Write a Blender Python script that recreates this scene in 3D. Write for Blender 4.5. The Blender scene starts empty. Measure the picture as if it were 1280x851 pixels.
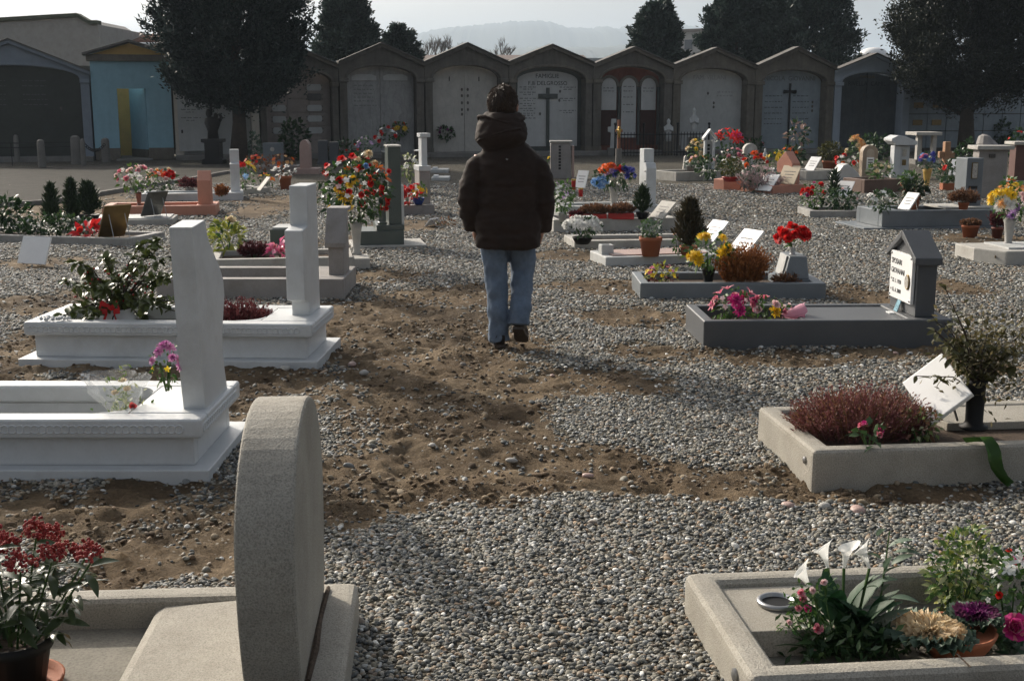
import bpy, bmesh, math, random
import numpy as np
from mathutils import Vector, Matrix, noise
R = math.radians
PI = math.pi
rnd = random.Random(11)
nr = np.random.default_rng(11)
sc = bpy.context.scene
C = sc.collection

# ------------------------------------------------------------------ camera, sky, sun, exposure
FOC, CAMH, PITCH = 1512.0, 1.65, math.atan(294 / 1512.0)
cam = bpy.data.cameras.new('camera')
cam.sensor_width = 36.0
cam.lens = 36.0 * FOC / 1280.0
cam.clip_end = 20000
cam.dof.use_dof = False
camo = bpy.data.objects.new('camera', cam)
camo.location = (0, 0, CAMH)
camo.rotation_euler = (PI / 2 - PITCH, 0, 0)
C.objects.link(camo)
sc.camera = camo

SUN_AZ, SUN_EL = -39.0, 27.0          # degrees left of the view direction (+Y), above the horizon
world = bpy.data.worlds.new('World')
sc.world = world
world.use_nodes = True
wn = world.node_tree
for n in list(wn.nodes):
    wn.nodes.remove(n)
sky = wn.nodes.new('ShaderNodeTexSky')
sky.sky_type = 'NISHITA'
sky.sun_disc = False
sky.sun_elevation = R(SUN_EL)
sky.sun_rotation = R(SUN_AZ)
sky.air_density = 1.0
sky.dust_density = 8.0
sky.ozone_density = 1.0
bg = wn.nodes.new('ShaderNodeBackground')
bg.inputs['Strength'].default_value = 0.12
wo = wn.nodes.new('ShaderNodeOutputWorld')
hsv = wn.nodes.new('ShaderNodeHueSaturation')      # winter haze takes the blue out of the sky
hsv.inputs['Saturation'].default_value = 0.45
wn.links.new(sky.outputs[0], hsv.inputs['Color'])
wn.links.new(hsv.outputs[0], bg.inputs[0])
wn.links.new(bg.outputs[0], wo.inputs[0])

sun = bpy.data.lights.new('sun', 'SUN')
sun.energy = 3.4
sun.angle = R(0.8)
sun.color = (1.0, 0.90, 0.76)
suno = bpy.data.objects.new('sun', sun)
sd = Vector((math.sin(R(SUN_AZ)) * math.cos(R(SUN_EL)), math.cos(R(SUN_AZ)) * math.cos(R(SUN_EL)), math.sin(R(SUN_EL))))
suno.rotation_euler = sd.to_track_quat('Z', 'Y').to_euler()
suno.location = sd * 60
C.objects.link(suno)

sc.view_settings.view_transform = 'Standard'
sc.view_settings.look = 'None'
sc.view_settings.exposure = 0.45
sc.view_settings.gamma = 1.0
sc.view_settings.use_curve_mapping = False
sc.render.engine = 'CYCLES'
sc.cycles.use_denoising = True
sc.cycles.max_bounces = 6
sc.cycles.diffuse_bounces = 3
sc.cycles.transparent_max_bounces = 16
sc.cycles.volume_bounces = 0
sc.cycles.use_adaptive_sampling = True

# ------------------------------------------------------------------ survey: photo measurement -> place on the ground
_cp, _sp = math.cos(PITCH), math.sin(PITCH)
def ray(u, v):
    q = (v - 425.5) / FOC
    return ((u - 640) / FOC, _cp - q * _sp, -_sp - q * _cp)
def gp(u, v, z=0.0):
    d = ray(u, v)
    t = (z - CAMH) / d[2]
    return Vector((d[0] * t, d[1] * t, z))
def at(u, v, Y):
    d = ray(u, v)
    t = Y / d[1]
    return Vector((d[0] * t, Y, CAMH + d[2] * t))
def mpp(p):                      # metres per photo pixel at a point
    return (p[1] * _cp + (CAMH - p[2]) * _sp) / FOC

# ------------------------------------------------------------------ mesh helpers
class MB:
    def __init__(s):
        s.v, s.f = [], []
    def add(s, V, F):
        o = len(s.v)
        s.v += [tuple(p) for p in V]
        s.f += [tuple(i + o for i in f) for f in F]
        return s
    def box(s, x0, x1, y0, y1, z0, z1):
        V = [(x, y, z) for z in (z0, z1) for y in (y0, y1) for x in (x0, x1)]
        return s.add(V, [(0, 2, 3, 1), (4, 5, 7, 6), (0, 1, 5, 4), (1, 3, 7, 5), (3, 2, 6, 7), (2, 0, 4, 6)])
    def prism(s, pts, a, b, axis='y'):
        # pts: closed outline in the plane across the axis; extruded from a to b
        n = len(pts)
        def p3(p, t):
            if axis == 'x': return (t, p[0], p[1])
            if axis == 'y': return (p[0], t, p[1])
            return (p[0], p[1], t)
        V = [p3(p, a) for p in pts] + [p3(p, b) for p in pts]
        F = [tuple(range(n)), tuple(range(2 * n - 1, n - 1, -1))]
        F += [(i, n + i, n + (i + 1) % n, (i + 1) % n) for i in range(n)]
        return s.add(V, F)
    def lathe(s, prof, n=20, c=(0, 0, 0), cap=True):
        V, F = [], []
        for r, z in prof:
            for i in range(n):
                a = 2 * PI * i / n
                V.append((c[0] + r * math.cos(a), c[1] + r * math.sin(a), c[2] + z))
        for k in range(len(prof) - 1):
            for i in range(n):
                j = (i + 1) % n
                F.append((k * n + i, k * n + j, (k + 1) * n + j, (k + 1) * n + i))
        if cap:
            F.append(tuple(range(n - 1, -1, -1)))
            m = (len(prof) - 1) * n
            F.append(tuple(range(m, m + n)))
        return s.add(V, F)
    def tube(s, pts, rad, n=8, cap=True, flat=None):
        pts = [Vector(p) for p in pts]
        if not hasattr(rad, '__len__'): rad = [rad] * len(pts)
        V, F = [], []
        ref = Vector((0.13, 0.97, 0.2)).normalized()
        for k, p in enumerate(pts):
            d = (pts[min(k + 1, len(pts) - 1)] - pts[max(k - 1, 0)]).normalized()
            a = d.cross(ref)
            if a.length < .1: a = d.cross(Vector((1, 0, 0)))
            a.normalize(); b = d.cross(a).normalized()
            fl = flat[k] if flat else 1.0
            for i in range(n):
                t = 2 * PI * i / n
                V.append(p + a * (rad[k] * math.cos(t)) + b * (rad[k] * fl * math.sin(t)))
        for k in range(len(pts) - 1):
            for i in range(n):
                j = (i + 1) % n
                F.append((k * n + i, k * n + j, (k + 1) * n + j, (k + 1) * n + i))
        if cap:
            F.append(tuple(range(n - 1, -1, -1)))
            m = (len(pts) - 1) * n
            F.append(tuple(range(m, m + n)))
        return s.add(V, F)
    def rings(s, rs, n=28, e=2.4):
        # horizontal super-ellipse rings: (cx, cy, z, rx, ry)
        V, F = [], []
        for cx, cy, z, rx, ry in rs:
            for i in range(n):
                t = 2 * PI * i / n
                c_, s_ = math.cos(t), math.sin(t)
                V.append((cx + rx * math.copysign(abs(c_) ** (2 / e), c_), cy + ry * math.copysign(abs(s_) ** (2 / e), s_), z))
        for k in range(len(rs) - 1):
            for i in range(n):
                j = (i + 1) % n
                F.append((k * n + i, k * n + j, (k + 1) * n + j, (k + 1) * n + i))
        F.append(tuple(range(n - 1, -1, -1)))
        m = (len(rs) - 1) * n
        F.append(tuple(range(m, m + n)))
        return s.add(V, F)
    def ball(s, c, r, seg=12, rng=8):
        rx, ry, rz = r if hasattr(r, '__len__') else (r, r, r)
        prof = []
        V, F = [], []
        for k in range(1, rng):
            t = PI * k / rng
            for i in range(seg):
                a = 2 * PI * i / seg
                V.append((c[0] + rx * math.sin(t) * math.cos(a), c[1] + ry * math.sin(t) * math.sin(a), c[2] + rz * math.cos(t)))
        top = len(V); V.append((c[0], c[1], c[2] + rz)); V.append((c[0], c[1], c[2] - rz))
        for k in range(rng - 2):
            for i in range(seg):
                j = (i + 1) % seg
                F.append((k * seg + i, (k + 1) * seg + i, (k + 1) * seg + j, k * seg + j))
        m = (rng - 2) * seg
        for i in range(seg):
            j = (i + 1) % seg
            F.append((top, i, j)); F.append((top + 1, m + j, m + i))
        return s.add(V, F)
    def xf(s, M):
        s.v = [tuple(M @ Vector(p)) for p in s.v]
        return s
    def mesh(s, name, mat, smooth=False):
        me = bpy.data.meshes.new(name)
        me.from_pydata(s.v, [], s.f)
        if mat: me.materials.append(mat)
        if smooth: me.polygons.foreach_set('use_smooth', [True] * len(me.polygons))
        me.update()
        return me
    def build(s, name, mat, parent=None, bevel=0, seg=2, smooth=False, loc=None):
        me = s.mesh(name, mat, smooth)
        bm = bmesh.new(); bm.from_mesh(me)
        bmesh.ops.recalc_face_normals(bm, faces=bm.faces)
        if bevel:
            ed = [e for e in bm.edges if len(e.link_faces) == 2 and e.calc_face_angle(0) > 0.5]
            bmesh.ops.bevel(bm, geom=ed, offset=bevel, segments=seg, affect='EDGES', profile=0.6, clamp_overlap=True)
        bm.to_mesh(me); bm.free()
        if smooth: me.polygons.foreach_set('use_smooth', [True] * len(me.polygons))
        return link(name, me, parent, loc)

def link(name, me, parent=None, loc=None):
    o = bpy.data.objects.new(name, me)
    C.objects.link(o)
    o.parent = parent
    if loc is not None: o.location = loc
    return o
def tag(o, label=None, cat=None, group=None, kind=None):
    if label: o['label'] = label
    if cat: o['category'] = cat
    if group: o['group'] = group
    if kind: o['kind'] = kind
    return o
def thing(name, label, cat, loc=(0, 0, 0), rz=0.0, group=None):
    o = bpy.data.objects.new(name, None)
    o.empty_display_size = 0.1
    C.objects.link(o)
    o.location = loc
    o.rotation_euler = (0, 0, rz)
    return tag(o, label, cat, group)
def B(x0, x1, y0, y1, z0, z1):
    return MB().box(x0, x1, y0, y1, z0, z1)
def arrmesh(name, V, F, mat, smooth=False):
    me = bpy.data.meshes.new(name)
    V = np.asarray(V, dtype=np.float32); F = np.asarray(F, dtype=np.int32)
    k = F.shape[1]
    me.vertices.add(len(V)); me.vertices.foreach_set('co', V.ravel())
    me.loops.add(F.size); me.loops.foreach_set('vertex_index', F.ravel())
    me.polygons.add(len(F))
    me.polygons.foreach_set('loop_start', np.arange(len(F), dtype=np.int32) * k)
    if smooth: me.polygons.foreach_set('use_smooth', np.ones(len(F), dtype=bool))
    me.materials.append(mat)
    me.update(calc_edges=True)
    return me
def unit(a):
    return a / np.maximum(np.linalg.norm(a, axis=-1, keepdims=True), 1e-9)
def leaf_arrays(P, D, L, W, droop=0.0, fold=0.15):
    """folded five-point leaves: base, left, tip, right + raised sides"""
    n = len(P)
    D = unit(D)
    rv = unit(nr.normal(size=(n, 3)) * 0.6 + np.array([0, 0, 1.0]))
    S = unit(np.cross(D, rv)); N = np.cross(S, D)
    L = np.broadcast_to(np.asarray(L, float).reshape(-1, 1), (n, 1)); W = np.broadcast_to(np.asarray(W, float).reshape(-1, 1), (n, 1))
    mid = P + D * L * 0.45
    tip = P + D * L - np.array([0, 0, 1.0]) * L * droop
    V = np.stack([P, mid + S * W * .5 + N * W * fold, tip, mid - S * W * .5 + N * W * fold, mid], 1).reshape(-1, 3)
    b = (np.arange(n) * 5)[:, None]
    F = np.concatenate([b + np.array([[0, 4, 1, 1]]), b + np.array([[4, 2, 1, 1]]), b + np.array([[0, 3, 4, 4]]), b + np.array([[3, 2, 4, 4]])], 0)[:, :3]
    return V, F
def blade_arrays(P, D, L, W):
    n = len(P)
    D = unit(D)
    S = unit(np.cross(D, unit(nr.normal(size=(n, 3)))))
    L = np.broadcast_to(np.asarray(L, float).reshape(-1, 1), (n, 1)); W = np.broadcast_to(np.asarray(W, float).reshape(-1, 1), (n, 1))
    V = np.stack([P, P + D * L * .5 + S * W * .5, P + D * L, P + D * L * .5 - S * W * .5], 1).reshape(-1, 3)
    F = (np.arange(n) * 4)[:, None] + np.array([[0, 1, 2, 3]])
    return V, F

# ------------------------------------------------------------------ materials
MATS = {}
class NT:
    def __init__(s, name):
        s.m = bpy.data.materials.new(name); s.m.use_nodes = True
        s.t = s.m.node_tree; s.b = s.t.nodes['Principled BSDF']; s.o = s.t.nodes['Material Output']
    def n(s, ty, **kw):
        nd = s.t.nodes.new(ty)
        for k, v in kw.items():
            if k.startswith('i_'):
                nd.inputs[k[2:].replace('_', ' ')].default_value = v
            else: setattr(nd, k, v)
        return nd
    def l(s, a, b): s.t.links.new(a, b)
    def coord(s):
        return s.n('ShaderNodeTexCoord').outputs['Object']
    def noise(s, vec, scale, detail=4, rough=.6):
        nd = s.n('ShaderNodeTexNoise', i_Scale=scale, i_Detail=detail, i_Roughness=rough)
        s.l(vec, nd.inputs['Vector']); return nd.outputs['Fac']
    def ramp(s, fac, stops):
        nd = s.n('ShaderNodeValToRGB')
        e = nd.color_ramp.elements
        while len(e) < len(stops): e.new(.5)
        for k, (p, c) in enumerate(stops):
            e[k].position = p; e[k].color = (*c, 1)
        s.l(fac, nd.inputs[0]); return nd.outputs[0]
    def mix(s, fac, a, b, mode='MIX'):
        nd = s.n('ShaderNodeMix', data_type='RGBA', blend_type=mode)
        for val, k in ((fac, 0), (a, 6), (b, 7)):
            if isinstance(val, (int, float)): nd.inputs[k].default_value = val
            elif isinstance(val, tuple): nd.inputs[k].default_value = (*val, 1)
            else: s.l(val, nd.inputs[k])
        return nd.outputs[2]
    def bump(s, h, strength, dist=0.01, prev=None):
        nd = s.n('ShaderNodeBump', i_Strength=strength, i_Distance=dist)
        s.l(h, nd.inputs['Height'])
        if prev is not None: s.l(prev, nd.inputs['Normal'])
        return nd.outputs[0]
def sc3(c, k): return tuple(min(1, x * k) for x in c)
def stone(name, col, var=.25, speck=.25, sscale=260, bump=.25, rough=.6, stain=.35, staincol=None, vein=0, streak=0):
    if name in MATS: return MATS[name]
    t = NT(name); co = t.coord()
    big = t.noise(co, 3.5, 5, .65)
    base = t.ramp(big, [(.25, sc3(col, 1 - var)), (.75, sc3(col, 1 + var * .6))])
    fine = t.noise(co, sscale, 2, .7)
    sp = t.ramp(fine, [(.34, (1 - speck,) * 3), (.5, (1, 1, 1)), (.68, (1 + speck * .5,) * 3)])
    base = t.mix(1.0, base, sp, 'MULTIPLY')
    st = t.noise(co, 2.4, 7, .78)
    stf = t.ramp(st, [(.48, (0, 0, 0)), (.72, (stain,) * 3)])
    base = t.mix(stf, base, staincol or sc3((col[0], col[1] * .93, col[2] * .82), .5))
    if streak:
        mp_ = t.n('ShaderNodeMapping'); mp_.inputs['Scale'].default_value = (7, 7, .55); t.l(co, mp_.inputs['Vector'])
        sf = t.ramp(t.noise(mp_.outputs[0], 1.0, 6, .7), [(.45, (0, 0, 0)), (.72, (streak,) * 3)])
        base = t.mix(sf, base, staincol or sc3(col, .45))
    if vein:
        w = t.n('ShaderNodeTexWave', i_Scale=1.3, i_Distortion=14.0, i_Detail=5.0)
        t.l(co, w.inputs['Vector'])
        vf = t.ramp(w.outputs['Fac'], [(.0, (vein,) * 3), (.12, (0, 0, 0))])
        base = t.mix(vf, base, sc3(col, .55))
    t.l(base, t.b.inputs['Base Color'])
    t.b.inputs['Roughness'].default_value = rough
    t.b.inputs['Specular IOR Level'].default_value = .3 if rough > .55 else .45
    bh = t.bump(fine, bump, .004)
    md = t.noise(co, 40, 4, .7)
    t.l(t.bump(md, bump * .8, .006, bh), t.b.inputs['Normal'])
    MATS[name] = t.m
    return t.m
def plain(name, col, rough=.6, metal=0.0, var=.12, scale=9, bump=.1, spec=.4):
    if name in MATS: return MATS[name]
    t = NT(name); co = t.coord()
    nz = t.noise(co, scale, 5, .65)
    t.l(t.ramp(nz, [(.3, sc3(col, 1 - var * 1.5)), (.7, sc3(col, 1 + var))]), t.b.inputs['Base Color'])
    t.b.inputs['Roughness'].default_value = rough
    t.b.inputs['Metallic'].default_value = metal
    t.b.inputs['Specular IOR Level'].default_value = spec
    t.l(t.bump(t.noise(co, scale * 9, 3), bump, .005), t.b.inputs['Normal'])
    MATS[name] = t.m
    return t.m
def foliage(name, cols, trans=.3, rough=.5, spec=.3):
    """leaf / petal: colour differs from leaf to leaf, light passes through"""
    if name in MATS: return MATS[name]
    t = NT(name)
    g = t.n('ShaderNodeNewGeometry')
    k = len(cols)
    col = t.ramp(g.outputs['Random Per Island'], [(i / max(1, k - 1), c) for i, c in enumerate(cols)]) if k > 1 else None
    if col is None:
        col = t.ramp(g.outputs['Random Per Island'], [(0, sc3(cols[0], .75)), (1, sc3(cols[0], 1.15))])
    t.l(col, t.b.inputs['Base Color'])
    t.b.inputs['Roughness'].default_value = rough
    t.b.inputs['Specular IOR Level'].default_value = spec
    tr = t.n('ShaderNodeBsdfTranslucent'); t.l(col, tr.inputs['Color'])
    mx = t.n('ShaderNodeMixShader'); mx.inputs[0].default_value = trans
    t.l(t.b.outputs[0], mx.inputs[1]); t.l(tr.outputs[0], mx.inputs[2]); t.l(mx.outputs[0], t.o.inputs['Surface'])
    MATS[name] = t.m
    return t.m

WHITE = stone('white_marble', (.56, .58, .59), .10, .07, 300, .025, .42, .5, (.36, .36, .345))
WHITE2 = stone('white_stone', (.50, .51, .50), .12, .1, 260, .05, .5, .5)
GREYBUSH = stone('bush_hammered_granite', (.365, .34, .29), .2, .34, 190, .6, .8, .5)
GREYKERB = stone('grey_granite', (.36, .35, .33), .2, .3, 230, .3, .7, .6)
DARK = stone('dark_grey_granite', (.085, .09, .096), .15, .3, 300, .12, .5, .2)
BLUEGREY = stone('blue_grey_granite', (.17, .19, .205), .15, .3, 300, .12, .45, .2)
GREEN = stone('green_granite', (.085, .105, .095), .2, .35, 220, .08, .3, .2)
TAUPE = stone('taupe_granite', (.30, .28, .265), .18, .3, 260, .2, .6, .5)
LIGHTK = stone('light_kerb_stone', (.45, .435, .40), .2, .2, 230, .25, .7, .6)
PINK = stone('salmon_granite', (.55, .245, .165), .12, .3, 250, .12, .5, .15)
PINK2 = stone('pale_pink_granite', (.42, .29, .25), .12, .3, 250, .12, .5, .2)
BLACKST = stone('black_granite', (.02, .02, .022), .15, .2, 260, .05, .25, .1)
SOIL = stone('soil', (.085, .06, .042), .3, .5, 90, .9, .95, .2)
PITFLOOR = stone('pit_concrete', (.23, .215, .18), .25, .25, 120, .4, .85, .5)
CONC = stone('old_plaster_grey', (.145, .132, .112), .3, .15, 60, .3, .85, .75, (.055, .053, .046), streak=.5)
CONC2 = stone('old_plaster_warm', (.17, .15, .12), .3, .15, 60, .3, .85, .65, (.07, .064, .052), streak=.5)
PLASTW = stone('pale_blue_plaster', (.36, .41, .47), .1, .06, 60, .2, .85, .25, (.24, .27, .3))
PLAST = stone('blue_grey_plaster', (.23, .265, .31), .12, .08, 60, .2, .85, .3, (.16, .18, .2))
BLUEW = stone('sky_blue_plaster', (.29, .48, .565), .1, .06, 60, .15, .85, .3, (.16, .29, .36), streak=.2)
OCHRE = stone('ochre_plaster', (.62, .40, .13), .12, .06, 60, .15, .85, .2)
CREAM = stone('cream_plaster', (.55, .50, .43), .12, .06, 60, .15, .85, .3)
GWALL = stone('warehouse_plaster', (.35, .34, .32), .12, .08, 40, .2, .9, .35)
MARB = stone('panel_marble_grey', (.33, .33, .32), .22, .1, 60, .05, .5, .6, (.16, .16, .16), .4, streak=.4)
MARBW = stone('panel_marble_white', (.46, .465, .455), .1, .08, 60, .05, .5, .4, (.28, .28, .27), streak=.25)
MARBB = stone('panel_marble_blue', (.27, .315, .345), .18, .08, 60, .05, .45, .45, (.16, .19, .21), streak=.35)
MARBD = stone('panel_marble_dark', (.035, .042, .036), .3, .3, 90, .05, .3, .3)
BRICKR = stone('red_brick', (.17, .055, .036), .25, .2, 90, .3, .85, .3)
REDP = stone('dark_red_panel', (.05, .018, .013), .25, .2, 90, .2, .8, .3)
ROOFT = stone('roof_sheet', (.13, .12, .11), .25, .15, 60, .3, .8, .5, (.06, .07, .05))
TILE = stone('terracotta_tile', (.22, .12, .085), .3, .15, 60, .3, .85, .4)
TERRA = stone('terracotta', (.34, .11, .05), .14, .12, 160, .1, .75, .25, (.3, .2, .15))
STEP = stone('step_stone', (.2, .19, .175), .2, .2, 120, .3, .85, .4)
BLACKP = plain('black_plastic', (.008, .008, .008), .6, 0, .2, 9, .05, .25)
GREYM = plain('grey_metal', (.35, .35, .35), .35, .9)
BRONZE = plain('bronze', (.22, .15, .06), .4, .9)
IRON = plain('black_iron', (.015, .015, .016), .5, .3)
GOLD = plain('gold_metal', (.55, .36, .1), .35, .9)
WOOD = plain('reddish_wood', (.25, .10, .05), .6, 0, .25, 20)
INK = plain('black_lettering', (.012, .012, .012), .5)
INKG = plain('grey_lettering', (.13, .13, .13), .6)
PLAQ = plain('white_plaque', (.8, .8, .79), .35, 0, .03, 5, .02)
PHOTO = plain('photo_oval', (.10, .09, .08), .3, 0, .6, 60, 0)
PHOTOL = plain('photo_light', (.5, .47, .42), .3, 0, .4, 80, 0)
REDPL = plain('red_plastic', (.45, .012, .012), .35)
PINKPL = foliage('pink_wrap', [(.75, .12, .28), (.8, .3, .45)], .3, .35)
REDBOW = foliage('red_ribbon', [(.5, .01, .015), (.65, .03, .03)], .25, .4)
WHITEW = foliage('white_wrap', [(.75, .74, .7), (.85, .85, .82)], .3, .4)
BLUEPOT = plain('blue_ceramic', (.02, .05, .22), .25)
BARK = stone('bark', (.075, .058, .045), .4, .4, 60, .9, .95, .3)
STALK = foliage('green_stalk', [(.04, .09, .025), (.07, .13, .035)], .1)
G_DARK = foliage('leaf_dark_green', [(.012, .035, .012), (.03, .07, .022), (.05, .095, .03)], .22, .42, .4)
G_MID = foliage('leaf_mid_green', [(.03, .08, .018), (.06, .13, .03), (.1, .17, .045)], .3)
G_GLOSS = foliage('leaf_glossy', [(.018, .04, .016), (.035, .06, .022), (.07, .08, .03)], .15, .3, .45)
G_YEL = foliage('leaf_yellow_green', [(.18, .22, .03), (.28, .3, .05), (.4, .4, .12)], .35)
G_VAR = foliage('leaf_variegated', [(.06, .12, .03), (.2, .25, .08), (.5, .5, .3)], .3)
G_HOLLY = foliage('leaf_holly', [(.02, .04, .01), (.045, .075, .018), (.09, .11, .03), (.22, .21, .07)], .15, .35, .4)
G_BLUE = foliage('leaf_grey_green', [(.05, .09, .06), (.1, .15, .1), (.2, .26, .2)], .25)
CYP = foliage('leaf_cypress', [(.014, .028, .012), (.025, .048, .018), (.04, .066, .026)], .12, .6)
CEDAR = foliage('leaf_conifer', [(.007, .014, .012), (.018, .032, .027), (.045, .066, .054)], .15, .55, .3)  # palest tone paints highlights on the sprays into the leaf colour
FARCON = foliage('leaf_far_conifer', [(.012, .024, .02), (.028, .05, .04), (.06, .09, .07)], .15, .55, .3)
CEDARW = foliage('leaf_conifer_brownish', [(.007, .011, .007), (.015, .021, .012), (.03, .036, .02)], .12, .6, .25)
BALLB = foliage('leaf_box_ball', [(.03, .04, .008), (.07, .075, .015), (.11, .1, .02)], .2)
H_MAUVE = foliage('heather_mauve', [(.10, .03, .035), (.2, .07, .07), (.28, .13, .11)], .25, .7)
H_RED = foliage('heather_red', [(.05, .010, .012), (.10, .02, .023), (.16, .045, .045)], .25, .7)
H_RUST = foliage('heather_rust', [(.13, .045, .012), (.26, .09, .022), (.36, .14, .035)], .25, .7)
H_BROWN = foliage('heather_brown', [(.09, .05, .028), (.17, .085, .045), (.25, .12, .06)], .25, .7)
def pet(name, *cols, tr=.35):
    return foliage('petal_' + name, list(cols), tr, .6, .2)
F_RED = pet('red', (.45, .005, .01), (.7, .02, .02), (.8, .06, .04))
F_ORANGE = pet('orange', (.7, .1, .01), (.85, .22, .02), (.8, .06, .02))
F_YEL = pet('yellow', (.7, .42, .01), (.85, .6, .03), (.9, .68, .12))
F_WHITE = pet('white', (.7, .7, .66), (.85, .85, .82), (.9, .9, .88))
F_PINK = pet('pink', (.6, .08, .18), (.75, .22, .3), (.8, .42, .45))
F_MAG = pet('magenta', (.35, .01, .12), (.6, .03, .22), (.75, .12, .35))
F_LPINK = pet('light_pink', (.7, .42, .42), (.8, .55, .55), (.85, .7, .68))
F_BLUE = pet('blue', (.03, .04, .25), (.08, .1, .4), (.16, .12, .45))
F_LBLUE = pet('light_blue', (.1, .25, .55), (.2, .4, .7), (.4, .55, .75))
F_PURP = pet('purple', (.06, .005, .05), (.14, .012, .1), (.25, .04, .18))
F_LILAC = pet('lilac', (.3, .15, .4), (.45, .28, .55), (.55, .4, .6))
F_PEACH = pet('peach', (.75, .36, .12), (.85, .5, .2), (.85, .6, .35))
F_CREAM = pet('cream', (.62, .45, .25), (.75, .6, .38), (.8, .7, .5))
F_SKIM = pet('skimmia', (.20, .025, .025), (.35, .05, .05), (.45, .1, .08), tr=.15)

# ------------------------------------------------------------------ flowers and plants
def petals(rows):
    """rows: (n, elev_base, elev_tip, length, width, z0, r0)"""
    V, F = [], []
    for n, e0, e1, L, W, z0, r0 in rows:
        off = rnd.random() * 6
        for i in range(n):
            a = off + 2 * PI * i / n + rnd.uniform(-.15, .15)
            l = L * rnd.uniform(.85, 1.12)
            ca, sa = math.cos(a), math.sin(a)
            pts = []
            r, z = r0, z0
            for k, (t, w) in enumerate(((0, .35), (.5, 1.0), (1.0, .55))):
                if k:
                    e = e0 + (e1 - e0) * (k / 2)
                    r += math.cos(e) * l * .5; z += math.sin(e) * l * .5
                for s in (-1, 1):
                    pts.append((ca * r - sa * s * w * W / 2, sa * r + ca * s * w * W / 2, z + (0.06 * W if k == 1 else 0)))
            o = len(V)
            V += pts
            F += [(o, o + 1, o + 3, o + 2), (o + 2, o + 3, o + 5, o + 4)]
    return V, F
FK = {
    'mum': [(12, .1, -.3, .95, .3, 0, .06), (11, .5, .1, .8, .28, .08, .05), (9, .9, .6, .6, .25, .14, .04), (6, 1.3, 1.1, .4, .22, .18, .02)],
    'rose': [(6, .15, .7, .85, .8, 0, .05), (5, .5, 1.2, .7, .7, .1, .05), (5, .9, 1.5, .55, .55, .15, .05), (4, 1.2, 1.75, .42, .4, .2, .04)],
    'daisy': [(11, .2, -.1, 1.0, .38, 0, .08)],
    'carn': [(10, -.2, .3, .9, .55, 0, .05), (9, .4, .8, .8, .5, .1, .05), (8, .8, 1.2, .7, .45, .2, .05), (5, 1.2, 1.5, .6, .4, .3, .03)],
    'small': [(5, .3, 0, 1.0, .75, 0, .05)],
    'lily': [(6, 1.0, .2, 1.25, .45, 0, .04)],
}
FM = {}
def fmesh(kind, mat):
    k = (kind, mat.name)
    if k not in FM:
        V, F = petals(FK[kind])
        m = MB().add(V, F)
        FM[k] = m.mesh('flower', mat)
    return FM[k]
def put_flowers(root, kind, mat, pts, size, joined):
    """pts: list of (pos, normal) in root space"""
    if joined:
        m = MB(); V, F = petals(FK[kind][:2])
        for p, nrm in pts:
            q = Vector(nrm).to_track_quat('Z', 'Y').to_matrix()
            s = size * rnd.uniform(.75, 1.2)
            m.add([q @ (Vector(v) * s) + Vector(p) for v in V], F)
        me = m.mesh('blossoms', mat)
        return tag(link('blossoms', me, root), kind='stuff')
    me = fmesh(kind, mat)
    for p, nrm in pts:
        o = link('flower', me, root, p)
        o.rotation_euler = (Vector(nrm).to_track_quat('Z', 'Y') @ Matrix.Rotation(rnd.uniform(0, 6), 3, 'Z').to_quaternion()).to_euler()
        s = size * rnd.uniform(.82, 1.18)
        o.scale = (s, s, s)
def potmesh(kind, r, h):
    m = MB()
    if kind == 'pot':
        m.lathe([(r * .72, 0), (r * .93, h * .8), (r * 1.0, h * .8), (r * 1.0, h), (r * .9, h), (r * .88, h * .86)], 22)
    elif kind == 'bowl':
        m.lathe([(r * .6, 0), (r * .85, h * .5), (r * .97, h * .85), (r, h), (r * .93, h), (r * .9, h * .9)], 26)
    elif kind == 'vase':
        m.lathe([(r * .75, 0), (r * .78, h * .04), (r * .5, h * .1), (r * .6, h * .45), (r * .78, h * .8), (r, h), (r * .9, h), (r * .8, h * .93)], 20)
    elif kind == 'urn':
        m.lathe([(r * .6, 0), (r * .62, h * .08), (r * .4, h * .15), (r * .95, h * .5), (r, h * .7), (r * .75, h * .92), (r * .85, h), (r * .75, h), (r * .7, h * .94)], 20)
    return m
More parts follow.
